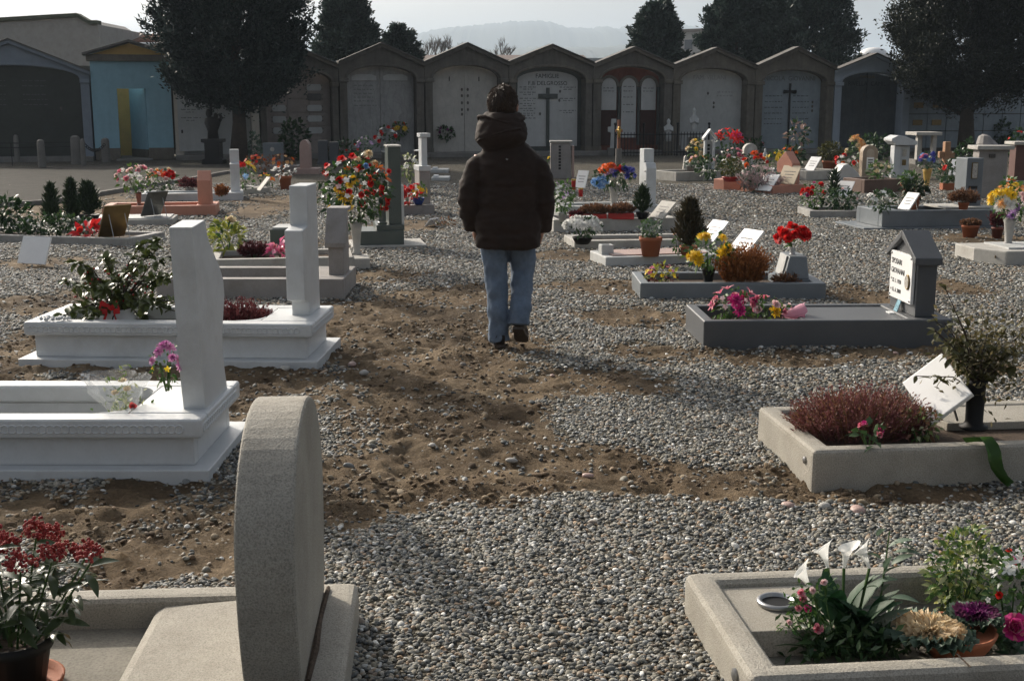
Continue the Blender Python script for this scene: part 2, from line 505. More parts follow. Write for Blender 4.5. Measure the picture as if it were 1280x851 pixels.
def P(name, label, cat, uvz, w, h, pot=None, leaf=None, fl=(), group=None, yscale=.8, world=None, jitter=0.12, minpx=7.0):
    """a plant or bunch of flowers standing at a surveyed spot; w, h and flower sizes as measured in photo pixels"""
    p = Vector(world) if world else gp(*uvz)
    s = mpp(p)
    root = thing(name, label, cat, p, rnd.uniform(0, .5), group)
    z0 = 0
    if pot:
        kind, pm, pw, ph = pot
        r, hh = pw * s / 2, ph * s
        if kind == 'trough':
            hb = hh
            MB().box(-r, r, -r * .35, r * .35, 0, hb).build('planter', pm, root, .008)
            B(-r * .9, r * .9, -r * .28, r * .28, hb * .9, hb + .004).build('soil', SOIL, root)
            root.rotation_euler = (0, 0, 0)
        elif kind == 'slot':
            pass
        else:
            potmesh(kind, r, hh).build('pot' if kind in ('pot', 'bowl') else 'vase', pm, root, smooth=True)
            if kind in ('pot', 'bowl'):
                MB().lathe([(r * .9, hh * .88), (r * .9, hh * .89)], 16).build('soil', SOIL, root)
        z0 = hh * (.9 if kind != 'trough' else 1)
    H = h * s; W = w * s / 2
    hz = H - z0
    c = np.array([0, 0, z0 + hz * .5]); rad = np.array([W, W * yscale, hz * .5])
    def ell(n, lo=.3, hi=1.0, up=-1):
        d = unit(nr.normal(size=(n * 3, 3)))
        d = d[d[:, 2] > up][:n]
        rr = nr.uniform(lo ** 3, hi ** 3, size=(len(d), 1)) ** (1 / 3)
        return d * rr * rad + c, d
    if leaf:
        for lf in (leaf if isinstance(leaf, list) else [leaf]):
            kind, lm, n, ls = lf[:4]
            L = ls * s
            if kind == 'bush':
                Pn, D = ell(n)
                V, F = leaf_arrays(Pn, D + nr.normal(size=D.shape) * .7 + np.array([0, 0, .2]), L * nr.uniform(.6, 1.2, n)[:len(Pn)], L * .5, .15)
            elif kind == 'cone':
                t = nr.uniform(0, 1, n) ** 1.0
                a = nr.uniform(0, 2 * PI, n)
                rr = W * (np.minimum(t * 4, 1) * (1 - t) ** .7) * nr.uniform(.2, 1.15, n) ** .6 * (1 + .3 * np.sin(a * 3 + t * 9) + .25 * np.sin(a * 2 - t * 17))
                Pn = np.stack([rr * np.cos(a), rr * np.sin(a), z0 + t * hz * .93], 1)
                D = np.stack([np.cos(a) * .5, np.sin(a) * .5, np.ones(n)], 1) + nr.normal(size=(n, 3)) * .25
                V, F = blade_arrays(Pn, D + nr.normal(size=(n, 3)) * .25, L * nr.uniform(.6, 1.7, n), L * .26)
            elif kind == 'heather':
                a = nr.uniform(0, 2 * PI, n); q = np.sqrt(nr.uniform(0, 1, n))
                base = np.stack([q * np.cos(a) * W * .7, q * np.sin(a) * W * yscale * .7, np.full(n, z0)], 1)
                out = np.stack([q * np.cos(a) * .75 * W / max(hz, .01), q * np.sin(a) * .75 * W / max(hz, .01) * yscale, np.ones(n)], 1) + nr.normal(size=(n, 3)) * .18
                hgt = hz * (1 - .35 * q ** 2) * nr.uniform(.7, 1.02, n)
                D = unit(out)
                k = 13
                tt = np.linspace(.25, 1.0, k)[None, :, None]
                Pn = (base[:, None, :] + D[:, None, :] * (hgt[:, None, None] * tt)).reshape(-1, 3)
                DD = (D[:, None, :] + nr.normal(size=(n, k, 3)) * .55).reshape(-1, 3)
                V, F = blade_arrays(Pn, DD, L * nr.uniform(.6, 1.1, len(Pn)), L * .3)
                V2, F2 = blade_arrays(base, D, hgt, np.full(n, .004))
                F = np.concatenate([F, F2 + len(V)]); V = np.concatenate([V, V2])
            elif kind == 'grass':
                a = nr.uniform(0, 2 * PI, n)
                D0 = np.stack([np.cos(a) * .8 * W / hz, np.sin(a) * .8 * W / hz, np.ones(n)], 1) * nr.uniform(.6, 1, (n, 1))
                base = np.stack([np.cos(a) * W * .15, np.sin(a) * W * .15, np.full(n, z0)], 1)
                V, F = leaf_arrays(base, D0, hz * nr.uniform(.6, 1.1, n), L * .25, .25)
            me = arrmesh('foliage', V, F, lm)
            if kind in ('bush',) and L < .02: pass
            o = link('foliage', me, root)
            tag(o, kind='stuff')
        st = MB()
        for i in range(7):
            a = rnd.uniform(0, 6.28)
            st.tube([(0.1 * W * math.cos(a), .1 * W * math.sin(a), z0 * .9), (W * .5 * math.cos(a), W * .4 * math.sin(a), z0 + hz * .6)], [.004, .002], 4)
        st.build('stems', STALK, root)
    for f in fl:
        kind, fm, n, size = f[:4]
        up = f[4] if len(f) > 4 else -.1
        sec = f[5] if len(f) > 5 else None          # (dx, dz, spread) bunch offset as a share of the size
        pts = []
        for i in range(n):
            for _ in range(40):
                d = Vector(nr.normal(size=3)).normalized()
                if d.z > up and d.y < .75: break
            if sec: d = (d * sec[2] + Vector((sec[0], -.25, sec[1]))); k = 1.0
            else: k = rnd.uniform(.86, 1.06)
            pos = Vector((d.x * rad[0] * k, d.y * rad[1] * k, c[2] + d.z * rad[2] * k))
            nn = (d + Vector((0, -.25, .35))).normalized()
            pts.append((pos, nn))
        put_flowers(root, kind, fm, pts, size * s / 2, size < minpx)
    return root
def text(parent, s, size, M, mat, name='lettering', extrude=.002, align='CENTER'):
    cu = bpy.data.curves.new(name, 'FONT')
    cu.body = s; cu.size = size; cu.extrude = extrude; cu.align_x = align; cu.resolution_u = 3
    o = bpy.data.objects.new('tmp', cu); C.objects.link(o)
    dg = bpy.context.evaluated_depsgraph_get()
    me = bpy.data.meshes.new_from_object(o.evaluated_get(dg))
    bpy.data.objects.remove(o); bpy.data.curves.remove(cu)
    me.transform(M); me.materials.clear(); me.materials.append(mat); me.name = name
    return link(name, me, parent)
RXZ = Matrix.Rotation(PI / 2, 4, 'X')                     # text standing up, facing -y
RYZ = Matrix.Rotation(-PI / 2, 4, 'Z') @ RXZ              # text standing up, facing -x
def lines(parent, rows, y, mat, h=.022, name='inscription'):
    """worn rows of small engraved words: (x0, x1, z)"""
    m = MB()
    for x0, x1, z in rows:
        x = x0
        while x < x1 - .02:
            w = rnd.uniform(.06, .16); e = min(x1, x + w)
            for k in range(max(1, int((e - x) / .022))):
                xx = x + k * .022
                m.box(xx, xx + .013, y - .003, y, z, z + h * rnd.choice((1, 1, .7)))
            x = e + .03
    return tag(m.build(name, mat, parent), kind='stuff')
def easel(name, label, uvz, w, h, tilt=35, yaw=0,  mat=None, ink=True, cat='plaque', world=None, thick=.02, group=None):
    """a small slab leaning back on two metal legs, facing -x; w runs along y, sizes in metres"""
    p = Vector(world) if world else gp(*uvz)
    root = thing(name, label, cat, p, R(yaw + 26), group)
    M = Matrix.Rotation(R(tilt), 4, 'Y')
    m = B(0, thick, -w / 2, w / 2, .02, h).xf(M)
    m.build('slab', mat or PLAQ, root, .003)
    l = MB()
    for s in (-1, 1):
        top = M @ Vector((thick, s * w * .3, h * .75))
        l.tube([top, (top.x + h * .18, s * w * .3, 0)], .005, 5)
        l.tube([M @ Vector((-.01, s * w * .3, .02)), M @ Vector((thick, s * w * .3, .02)), (M @ Vector((thick, s * w * .3, .02))) * Vector((1, 1, 0)).length if False else (.02, s * w * .3, 0)], .005, 5)
    l.build('stand', GREYM, root)
    if ink:
        k = MB()
        for j in range(3):
            z = h * (.66 - j * .15)
            y = -w * (.26 if j else .32)
            while y < w * (.22 if j else .3):
                e = y + w * rnd.uniform(.03, .06)
                k.box(-.002, 0, y, min(e, w * .34), z, z + h * .04); y = e + w * .025
        k.xf(M).build('lettering', INKG, root)
    return root

# ------------------------------------------------------------------ the ground: one sheet, trodden earth and gravel
# bare earth as ellipses on the plan: centre x, y, half sizes, strength
def E_(u, v, du, dv):
    c = gp(u, v); a = gp(u + du, v); b = gp(u, v + dv); d = gp(u, v - dv)
    return (c.x, (b.y + d.y) / 2, abs(a.x - c.x), abs(d.y - b.y) / 2)
EARTH = [E_(*e) for e in [
    (520, 470, 150, 95), (560, 555, 120, 60), (480, 600, 110, 50), (430, 640, 60, 40), (250, 480, 170, 45), (130, 640, 170, 45),
    (720, 590, 150, 32), (880, 590, 150, 26), (1080, 615, 220, 22), (640, 600, 120, 30), (230, 690, 140, 24), (330, 660, 90, 40),
    (820, 440, 60, 14), (1000, 445, 200, 12), (790, 395, 75, 12), (760, 358, 70, 9), (1080, 370, 60, 12), (1180, 440, 60, 25),
    (90, 440, 130, 40), (60, 380, 70, 14), (480, 400, 120, 30), (560, 370, 90, 16), (510, 283, 55, 7), (430, 300, 30, 10),
    (110, 262, 130, 16), (60, 250, 110, 10), (330, 262, 40, 14), (470, 345, 60, 8), (700, 320, 60, 6), (1230, 300, 60, 8),
    (1190, 360, 60, 9), (640, 500, 90, 40), (960, 615, 120, 18), (40, 330, 60, 8), (350, 250, 60, 5), (735, 478, 80, 22), (20, 560, 80, 60)]]
def wob(x, y, s, z=0.0):
    return noise.noise(Vector((x * s, y * s, z)))
def earth(x, y):
    wx = x + .28 * wob(x, y, 1.6, 3) + .13 * wob(x, y, 5, 9)
    wy = y + .34 * wob(x, y, 1.4, 17) + .15 * wob(x, y, 4.5, 5)
    m = 0.0
    for cx, cy, a, b in EARTH:
        d = ((wx - cx) / a) ** 2 + ((wy - cy) / b) ** 2
        if d < 1.7: m = max(m, min(1.0, (1.6 - d) * .8))
    return max(0.0, min(1.0, m + (.45 * wob(x, y, 4, 2) + .35 * wob(x, y, 11, 6)) * (1 if m > .02 else 0)))
def gheight(x, y, e):
    z = .012 * wob(x, y, 1.1, 1)
    near = max(0.0, 1 - max(0, y - 9) / 6)
    if near > 0:
        z += 1.35 * near * e * (.024 * wob(x, y, 3.4, 4) + .02 * wob(x, y, 8.5, 7) - .03 * abs(wob(x, y, 5.0, 30)) + .012 * wob(x, y, 19, 8) + .006 * wob(x, y, 37, 18))
        z -= near * .006 * e
    return z
def axis(pts):
    out = []
    for a, b, n in pts:
        out += list(np.linspace(a, b, n, endpoint=False))
    return out
xs = axis([(-4500, -300, 6), (-300, -40, 8), (-40, -8, 50), (-8, -3.2, 90), (-3.2, 3.2, 230), (3.2, 8, 90), (8, 40, 50), (40, 300, 8), (300, 4500, 6)]) + [4500]
ys = axis([(-60, 0, 4), (0, 2.6, 8), (2.6, 9.5, 260), (9.5, 16, 120), (16, 40, 110), (40, 120, 12), (120, 6000, 10)]) + [6000]
nx, ny = len(xs), len(ys)
GV = np.zeros((ny, nx, 3), dtype=np.float32); GE = np.zeros((ny, nx), dtype=np.float32)
for j, y in enumerate(ys):
    for i, x in enumerate(xs):
        if 2.0 < y < 41 and abs(x) < 26:
            e = earth(x, y); GE[j, i] = e
            GV[j, i] = (x, y, gheight(x, y, e))
        else:
            GV[j, i] = (x, y, 0)
idx = np.arange(nx * ny).reshape(ny, nx)
GF = np.stack([idx[:-1, :-1], idx[:-1, 1:], idx[1:, 1:], idx[1:, :-1]], -1).reshape(-1, 4)

t = NT('gravel_and_earth'); co = t.coord()
at_ = t.n('ShaderNodeAttribute', attribute_name='earth')
vor = t.n('ShaderNodeTexVoronoi', i_Scale=62.0); t.l(co, vor.inputs['Vector'])
gcol = t.ramp(t.n('ShaderNodeSeparateColor').outputs[0], [(0, (.1, .1, .1)), (1, (.4, .4, .4))])
sep = [n for n in t.t.nodes if n.type == 'SEPARATE_COLOR'][0]
t.l(vor.outputs['Color'], sep.inputs[0])
rampn = [n for n in t.t.nodes if n.type == 'VALTORGB'][0]
el = rampn.color_ramp.elements
el[0].position = 0; el[0].color = (.075, .073, .062, 1)
el[1].position = 1; el[1].color = (.45, .44, .40, 1)
for pos, c in ((.3, (.13, .126, .11)), (.55, (.22, .205, .17)), (.8, (.33, .31, .265))):
    e_ = el.new(pos); e_.color = (*c, 1)
gm = t.mix(t.ramp(t.noise(co, 1.3, 5), [(.35, (0, 0, 0)), (.7, (.45,) * 3)]), gcol, (.20, .175, .125))
gaps = t.ramp(vor.outputs['Distance'], [(.28, (1, 1, 1)), (.62, (.35, .33, .3))])
gm = t.mix(1.0, gm, gaps, 'MULTIPLY')
d1 = t.noise(co, 2.3, 8, .7)
dcol = t.ramp(d1, [(.3, (.085, .058, .034)), (.5, (.16, .115, .071)), (.7, (.255, .195, .127))])
d2 = t.noise(co, 55, 5, .75)
dcol = t.mix(1.0, dcol, t.ramp(d2, [(.3, (.55,) * 3), (.55, (1, 1, 1)), (.75, (1.25, 1.22, 1.15))]), 'MULTIPLY')
dcol = t.mix(1.0, dcol, t.ramp(t.noise(co, .9, 5, .6), [(.36, (.5, .49, .48)), (.56, (1.05, 1.05, 1.05))]), 'MULTIPLY')
v2 = t.n('ShaderNodeTexVoronoi', i_Scale=34.0); t.l(co, v2.inputs['Vector'])
peb = t.ramp(v2.outputs['Distance'], [(.16, (1, 1, 1)), (.24, (0, 0, 0))])
pebm = t.mix(1.0, peb, t.ramp(t.noise(co, 4, 3), [(.48, (0, 0, 0)), (.6, (1, 1, 1))]), 'MULTIPLY')
dcol = t.mix(pebm, dcol, t.mix(.5, gcol, (.3, .25, .19)))
msk = t.ramp(at_.outputs['Fac'], [(.25, (0, 0, 0)), (.6, (1, 1, 1))])
t.l(t.mix(msk, gm, dcol), t.b.inputs['Base Color'])
t.b.inputs['Roughness'].default_value = .9
t.b.inputs['Specular IOR Level'].default_value = .12
hh = t.mix(msk, t.ramp(vor.outputs['Distance'], [(0, (1, 1, 1)), (.7, (0, 0, 0))]), t.mix(.5, d2, d1))
t.l(t.bump(hh, 1.0, .03), t.b.inputs['Normal'])
GROUND = t.m
gme = arrmesh('ground', GV.reshape(-1, 3), GF, GROUND, True)
ga = gme.attributes.new('earth', 'FLOAT', 'POINT'); ga.data.foreach_set('value', GE.ravel())
ground = tag(link('ground', gme), 'gravel and trodden brown earth between the graves', None, None, 'structure')

# loose gravel: pebbles lying on the sheet
def scatter_points():
    pts, size, tint = [], [], []
    for y0, y1, dens, r0, r1 in ((3.0, 4.6, 5200, .0065, .0105), (4.6, 6.6, 3800, .007, .0115), (6.6, 9, 2500, .008, .013), (9, 13, 1500, .010, .015), (13, 18, 900, .011, .018), (18, 26, 330, .013, .022)):
        xm = .46 * y1
        n = int(dens * (y1 - y0) * 2 * xm)
        X = nr.uniform(-xm, xm, n); Y = nr.uniform(y0, y1, n)
        k = np.abs(X) < .445 * Y + .1; X, Y = X[k], Y[k]
        e, z = grid_at(X, Y)
        k = nr.uniform(size=len(X)) < (1 - e) ** 1.5 * .98 + .02
        X, Y, z = X[k], Y[k], z[k]
        r = nr.uniform(r0, r1, len(X)) * np.where(nr.uniform(size=len(X)) < .03, 1.5, 1)
        pts.append(np.stack([X, Y, z + r * .2], 1)); size.append(r); tint.append(nr.uniform(size=len(X)))
    Y = nr.uniform(3.6, 11, 190); X = nr.uniform(-.44, .44, 190) * Y      # larger stones on the bare earth
    e, z = grid_at(X, Y); k = e > .35; X, Y, z = X[k], Y[k], z[k]
    r = nr.uniform(.010, .024, len(X))
    pts.append(np.stack([X, Y, z + r * .25], 1)); size.append(r); tint.append(nr.uniform(.45, 1, len(X)))
    return np.concatenate(pts), np.concatenate(size), np.concatenate(tint)
GX, GY = np.array(xs), np.array(ys)
def grid_at(X, Y):
    i = np.clip(np.searchsorted(GX, X) - 1, 0, nx - 2); j = np.clip(np.searchsorted(GY, Y) - 1, 0, ny - 2)
    fx = (X - GX[i]) / (GX[i + 1] - GX[i]); fy = (Y - GY[j]) / (GY[j + 1] - GY[j])
    def bl(A): return (A[j, i] * (1 - fx) + A[j, i + 1] * fx) * (1 - fy) + (A[j + 1, i] * (1 - fx) + A[j + 1, i + 1] * fx) * fy
    return bl(GE), bl(GV[:, :, 2])
gpts, gsz, gti = scatter_points()
t = NT('pebbles')
ia = t.n('ShaderNodeAttribute', attribute_name='tint'); ia.attribute_type = 'INSTANCER'
pc = t.ramp(ia.outputs['Fac'], [(0, (.035, .038, .037)), (.2, (.085, .092, .09)), (.4, (.17, .168, .148)), (.58, (.26, .235, .175)), (.72, (.36, .345, .30)), (.82, (.28, .175, .09)), (.9, (.17, .18, .178)), (1, (.82, .81, .76))])
t.l(t.mix(1.0, pc, t.ramp(t.noise(t.coord(), 2.2, 3), [(.3, (.7,) * 3), (.7, (1.15,) * 3)]), 'MULTIPLY'), t.b.inputs['Base Color'])
t.b.inputs['Roughness'].default_value = .7
PEB = t.m
pm = bpy.data.meshes.new('gravel')
pm.vertices.add(len(gpts)); pm.vertices.foreach_set('co', np.array(gpts, dtype=np.float32).ravel())
for nm, dat in (('size', gsz), ('tint', gti)):
    a = pm.attributes.new(nm, 'FLOAT', 'POINT'); a.data.foreach_set('value', np.array(dat, dtype=np.float32))
pm.materials.append(PEB)
gravel = tag(link('gravel', pm), 'loose grey pebble gravel strewn over the paths', 'gravel', None, 'stuff')
ng = bpy.data.node_groups.new('pebble_scatter', 'GeometryNodeTree')
ng.interface.new_socket('Geometry', in_out='INPUT', socket_type='NodeSocketGeometry')
ng.interface.new_socket('Geometry', in_out='OUTPUT', socket_type='NodeSocketGeometry')
N = ng.nodes.new
gi, go = N('NodeGroupInput'), N('NodeGroupOutput')
ico = N('GeometryNodeMeshIcoSphere'); ico.inputs['Radius'].default_value = 1; ico.inputs['Subdivisions'].default_value = 2
sm = N('GeometryNodeSetMaterial'); sm.inputs['Material'].default_value = PEB
ss = N('GeometryNodeSetShadeSmooth')
iop = N('GeometryNodeInstanceOnPoints')
rv = N('FunctionNodeRandomValue'); rv.data_type = 'FLOAT_VECTOR'; rv.inputs[0].default_value = (.75, .6, .42); rv.inputs[1].default_value = (1.5, 1.1, .8)
rr = N('FunctionNodeRandomValue'); rr.data_type = 'FLOAT_VECTOR'; rr.inputs[0].default_value = (-.5, -.5, 0); rr.inputs[1].default_value = (.5, .5, 6.28); rr.inputs['Seed'].default_value = 4
na = N('GeometryNodeInputNamedAttribute'); na.data_type = 'FLOAT'; na.inputs['Name'].default_value = 'size'
vm = N('ShaderNodeVectorMath'); vm.operation = 'SCALE'
L = ng.links.new
L(ico.outputs['Mesh'], ss.inputs[0]); L(ss.outputs[0], sm.inputs['Geometry']); L(sm.outputs[0], iop.inputs['Instance'])
L(gi.outputs[0], iop.inputs['Points']); L(rv.outputs[0], vm.inputs[0]); L(na.outputs[0], vm.inputs['Scale'])
L(vm.outputs[0], iop.inputs['Scale']); L(rr.outputs[0], iop.inputs['Rotation']); L(iop.outputs[0], go.inputs[0])
# clods of the same trodden earth
def clod_points():
    Y = 3.4 + 9.6 * nr.uniform(size=95000) ** 1.15; X = nr.uniform(-.45, .45, len(Y)) * Y
    e, z = grid_at(X, Y)
    patch = np.array([wob(x, y, 1.5, 50) + .6 * wob(x, y, 4, 60) for x, y in zip(X, Y)])
    k = (e > .25) & (nr.uniform(size=len(Y)) < np.clip(.25 + 1.3 * patch, .04, 1))
    X, Y, z = X[k], Y[k], z[k]
    r = .003 + .016 * nr.uniform(size=len(X)) ** 5
    return np.stack([X, Y, z + r * .15], 1), r, nr.uniform(size=len(X))
t = NT('earth_clod')
ia = t.n('ShaderNodeAttribute', attribute_name='tint'); ia.attribute_type = 'INSTANCER'
t.l(t.mix(1.0, t.ramp(ia.outputs['Fac'], [(0, (.06, .04, .024)), (.5, (.14, .094, .054)), (.85, (.24, .175, .105)), (1, (.33, .27, .19))]), t.ramp(t.noise(t.coord(), 2.5, 4), [(.3, (.6,) * 3), (.7, (1.2,) * 3)]), 'MULTIPLY'), t.b.inputs['Base Color'])
t.b.inputs['Roughness'].default_value = .95
CLOD = t.m
cpts, csz, cti = clod_points()
cm = bpy.data.meshes.new('earth_clods')
cm.vertices.add(len(cpts)); cm.vertices.foreach_set('co', cpts.astype(np.float32).ravel())
for nm, dat in (('size', csz), ('tint', cti)):
    a = cm.attributes.new(nm, 'FLOAT', 'POINT'); a.data.foreach_set('value', dat.astype(np.float32))
cm.materials.append(CLOD)
clods = tag(link('earth_clods', cm), 'crumbs and clods of brown earth on the trodden path', 'earth', None, 'stuff')
ng2 = ng.copy()
for n_ in ng2.nodes:
    if n_.bl_idname == 'GeometryNodeSetMaterial': n_.inputs['Material'].default_value = CLOD

# larger single stones that can be picked out on the path
for k, (u, v, r) in enumerate([(742, 640, .022), (1072, 640, .032), (1100, 645, .02), (1030, 636, .024), (985, 633, .022), (455, 466, .03), (357, 463, .03), (735, 592, .02), (640, 575, .02), (1045, 442, .022), (1120, 440, .018), (1010, 437, .02), (155, 462, .032), (440, 452, .03), (770, 638, .018), (540, 560, .016), (690, 470, .014)]):
    p = gp(u, v)
    st = MB().ball((0, 0, r * .35), (r * rnd.uniform(1, 1.5), r, r * .6), 12, 8)
    st.v = [tuple(Vector(q) * (1 + .22 * noise.noise(Vector(q) * 30 + Vector((k * 3, 0, 0))))) for q in st.v]
    o = st.build('stone', [LIGHTK, PINK2, GREYKERB][k % 3], ground, smooth=True, loc=(p.x, p.y, gheight(p.x, p.y, .5)))
    o.rotation_euler = (0, 0, rnd.uniform(0, 3))

# asphalt lane on the far left with its kerb
ASPH = stone('lane_asphalt', (.062, .059, .053), .3, .5, 45, .6, .9, .4, (.09, .085, .075))
ASPH.node_tree.nodes['Principled BSDF'].inputs['Specular IOR Level'].default_value = .04
pl_ = [gp(-60, 262), gp(60, 255), gp(150, 240), gp(235, 226), gp(300, 214), gp(300, 207), gp(160, 207), gp(-60, 213)]
tag(MB().prism([(q.x, q.y) for q in pl_], -.05, .03, 'z').build('lane', ASPH), 'grey asphalt lane passing in front of the left chapels', None, None, 'structure')
for q0, q1 in zip(pl_[:4], pl_[1:5]):
    d = (q1 - q0); n_ = max(2, int(d.length / 1.0))
    for i in range(n_):
        a, b = q0 + d * (i / n_), q0 + d * ((i + .97) / n_)
        w = Vector((-d.y, d.x, 0)).normalized() * .09
        MB().prism([(a.x - w.x, a.y - w.y), (b.x - w.x, b.y - w.y), (b.x, b.y), (a.x, a.y)], -.05, .075 + .004 * rnd.random(), 'z').build('kerb_stone', STEP, bpy.data.objects['lane'], .01)

# ------------------------------------------------------------------ hills, air
def hill(name, dist, prof, mat, label, seed, rough):
    X = np.linspace(-1, 1, 260)
    V, F = [], []
    us = [p[0] for p in prof]; vs = [p[1] for p in prof]
    for i in range(1300):
        u = -900 + 3000 * i / 1299
        v = np.interp(u, us, vs)
        top = at(u, v, dist)
        h = max(4, top.z + rough * (noise.noise(Vector((u * .05, seed, 0))) + .8 * noise.noise(Vector((u * .17, seed, 5))) + .7 * noise.noise(Vector((u * .33, seed, 9))) + .6 * noise.noise(Vector((u * .8, seed, 19)))))
        for k, (f, dz) in enumerate(((0, 0), (.25, .45), (.55, .8), (.85, .96), (1, 1), (1.5, .8))):
            jit = 1 + .03 * noise.noise(Vector((u * .03, k * 3., seed)))
            V.append((top.x, dist - 900 + 900 * f, h * dz * (jit if k < 4 else 1)))
    for i in range(1299):
        for k in range(5):
            a = i * 6 + k
            F.append((a, a + 6, a + 7, a + 1))
    o = link(name, MB().add(V, F).mesh(name, mat, True))
    return tag(o, label, None, None, 'structure')
WOODS = stone('hill_woods', (.055, .065, .045), .4, .3, .4, 0, .95, .4)
hill('hill', 3000, [(-900, 60), (300, 62), (440, 58), (480, 50), (520, 44), (560, 36), (600, 32), (640, 27), (670, 27), (700, 33), (730, 36), (765, 36), (800, 30), (850, 32), (900, 46), (1000, 70), (1200, 90), (2100, 95)], WOODS, 'hazy wooded hill ridge far behind the chapels', 3, 5)
hill('low_hill', 2100, [(-900, 85), (400, 80), (470, 66), (510, 60), (560, 62), (620, 64), (680, 60), (730, 62), (780, 58), (840, 60), (900, 72), (1100, 95), (2100, 100)], WOODS, 'lower wooded slope in front of the hazy ridge', 8, 3)
t = NT('haze_air')
for n in list(t.t.nodes):
    if n.type == 'BSDF_PRINCIPLED': t.t.nodes.remove(n)
pv = t.n('ShaderNodeVolumePrincipled', i_Density=.00036)
pv.inputs['Color'].default_value = (.70, .84, 1.0, 1)
pv.inputs['Anisotropy'].default_value = .2
t.l(pv.outputs[0], t.o.inputs['Volume'])
hz_ = B(-5200, 5200, -120, 6200, -1.2, 222).build('haze', t.m)
tag(hz_, 'thin pale winter haze filling the valley air', 'haze', None, 'stuff')

# ------------------------------------------------------------------ the row of family chapels
A0, A1 = gp(430, 197), gp(1130, 189)
RD = (A1 - A0).normalized(); RTH = math.atan2(RD.y, RD.x); RN = Vector((-RD.y, RD.x, 0))
def rows_(u):                         # distance along the row for a photo column
    k = (u - 640) / FOC               # x = k*depth, depth = y*cp + (H)*sp
    # solve (A0 + s RD).x = k * ((A0.y + s RD.y) * _cp + CAMH * _sp)
    return (k * (A0.y * _cp + CAMH * _sp) - A0.x) / (RD.x - k * RD.y * _cp)
def rowp(s, back=0.0, z=0.0):
    p = A0 + RD * s + RN * back
    return Vector((p.x, p.y, z))
def rz_(u, v, back=0.0):
    p = rowp(rows_(u), back)
    return at(u, v, p.y).z
def arc(cx, a, zs, zc, n=14):
    return [(cx + a * math.cos(PI * i / n), zs + (zc - zs) * math.sin(PI * i / n)) for i in range(n + 1)]
def chapel(label, u0, u1, v_apex, v_eave, v_crown, v_spring, a_frac, wall, trim, depth=2.4, roofm=None, group='family chapels in the back row', cap=True):
    s0, s1 = rows_(u0), rows_(u1)
    w = s1 - s0 - .012
    um = (u0 + u1) / 2
    root = thing('family_chapel', label, 'chapel', rowp(s0), RTH, group)
    zA, zE, zc, zs = rz_(um, v_apex), rz_(um, v_eave), rz_(um, v_crown), rz_(um, v_spring)
    a = w * a_frac / 2; cx = w / 2
    out = [(0, zs), (0, zE), (cx, zA), (w, zE), (w, zs)] + arc(cx, a, zs, zc)
    MB().prism(out, 0, .32, 'y').build('pediment', wall, root, .012)
    # ring moulding round the arch
    ring = arc(cx, a + .085, zs + .002, zc + .085) + arc(cx, a + .015, zs + .002, zc + .015)[::-1]
    MB().prism(ring, -.035, .02, 'y').build('arch_moulding', trim, root, .01)
    for x0, x1 in ((.0, cx - a), (cx + a, w)):
        pil = B(x0 + .015, x1 - .015, -.02, .5, .0, zs - .13).build('pilaster', wall, root, .015)
        B(x0 - .0, x1 + (.03 if x0 == 0 else 0), -.075, .5, zs - .13, zs - .002).build('capital', trim, pil, .015)
        B(x0, x1, -.06, .5, 0, .28).build('plinth', trim, pil, .012)
    for s in (-1, 1):                       # raking cornice and roof slope
        xe = cx + s * (cx + (.02 if s else 0))
        k = (zA - zE) / cx
        q = [(cx, zA + .01), (xe, zE + .01), (xe, zE - .10), (cx, zA - .10)]
        MB().prism(q, -.13, -.002, 'y').build('cornice', trim, root, .012)
        q2 = [(cx, zA + .015), (xe, zE + .015), (xe, zE - .04), (cx, zA - .04)]
        MB().prism(q2, -.06, -.001, 'y')
        q = [(cx, zA - .42), (xe - s * .03, zE - .42), (xe - s * .03, zE - .35), (cx, zA - .35)]
        MB().prism(q, .525, depth, 'y').build('roof', roofm or ROOFT, root, .01)
        q = [(cx, zA + .012), (xe, zE + .012), (xe, zE + .05), (cx, zA + .05)]
        MB().prism(q, -.18, .3, 'y').build('coping', roofm or ROOFT, root, .008)
    B(.02, w - .02, .52, depth - .1, 0, zE - .45).build('wall', wall, root)
    B(-.0, w, -.75, .5, -.1, .13).build('step', STEP, root, .012)
    return root, w, cx, a, zs, zc
def panel(root, cx, a, zs, zc, mat, y=.40, split=False, name='marble_panel', z0=.13):
    if split:
        for s in (-1, 1):
            hs = [(cx + s * .006, z0), (cx + s * (a - .0), z0)] + [(cx + s * a * math.cos(PI / 2 * i / 8), zs + (zc - zs) * math.sin(PI / 2 * i / 8)) for i in range(8)] + [(cx + s * .006, zc)]
            MB().prism(hs, y, y + .1, 'y').build(name, mat, root, .006)
    else:
        MB().prism([(cx - a, z0), (cx + a, z0)] + arc(cx, a, zs, zc), y, y + .1, 'y').build(name, mat, root)
    B(cx - a - .3, cx + a + .3, y + .1, y + .118, z0, zc + .02).build('backing', CONC, root)
def frame_plates(root, spots, mat=MARBW, y=.39):
    for x, z, w, h in spots:
        o = MB().prism([(x - w / 2, z - h * .25), (x - w * .42, z - h / 2), (x + w * .42, z - h / 2), (x + w / 2, z - h * .25), (x + w / 2, z + h * .25), (x + w * .42, z + h / 2), (x - w * .42, z + h / 2), (x - w / 2, z + h * .25)], y - .02, y + .01, 'y').build('name_plate', mat, root, .004)
        for s in (-1, 1):
            for k in (-1, 1):
                MB().ball((x + s * (w / 2 + .02), y - .01, z + k * h * .3), .016, 8, 6).build('stud', INK, o)
def ovals(root, spots, y):
    for x, z in spots:
        o = MB().lathe([(.045, 0), (.045, .012)], 14).xf(Matrix.Translation((x, y, z)) @ Matrix.Diagonal((.8, 1, 1.15, 1)) @ RXZ).build('photo_oval', PHOTO, root)

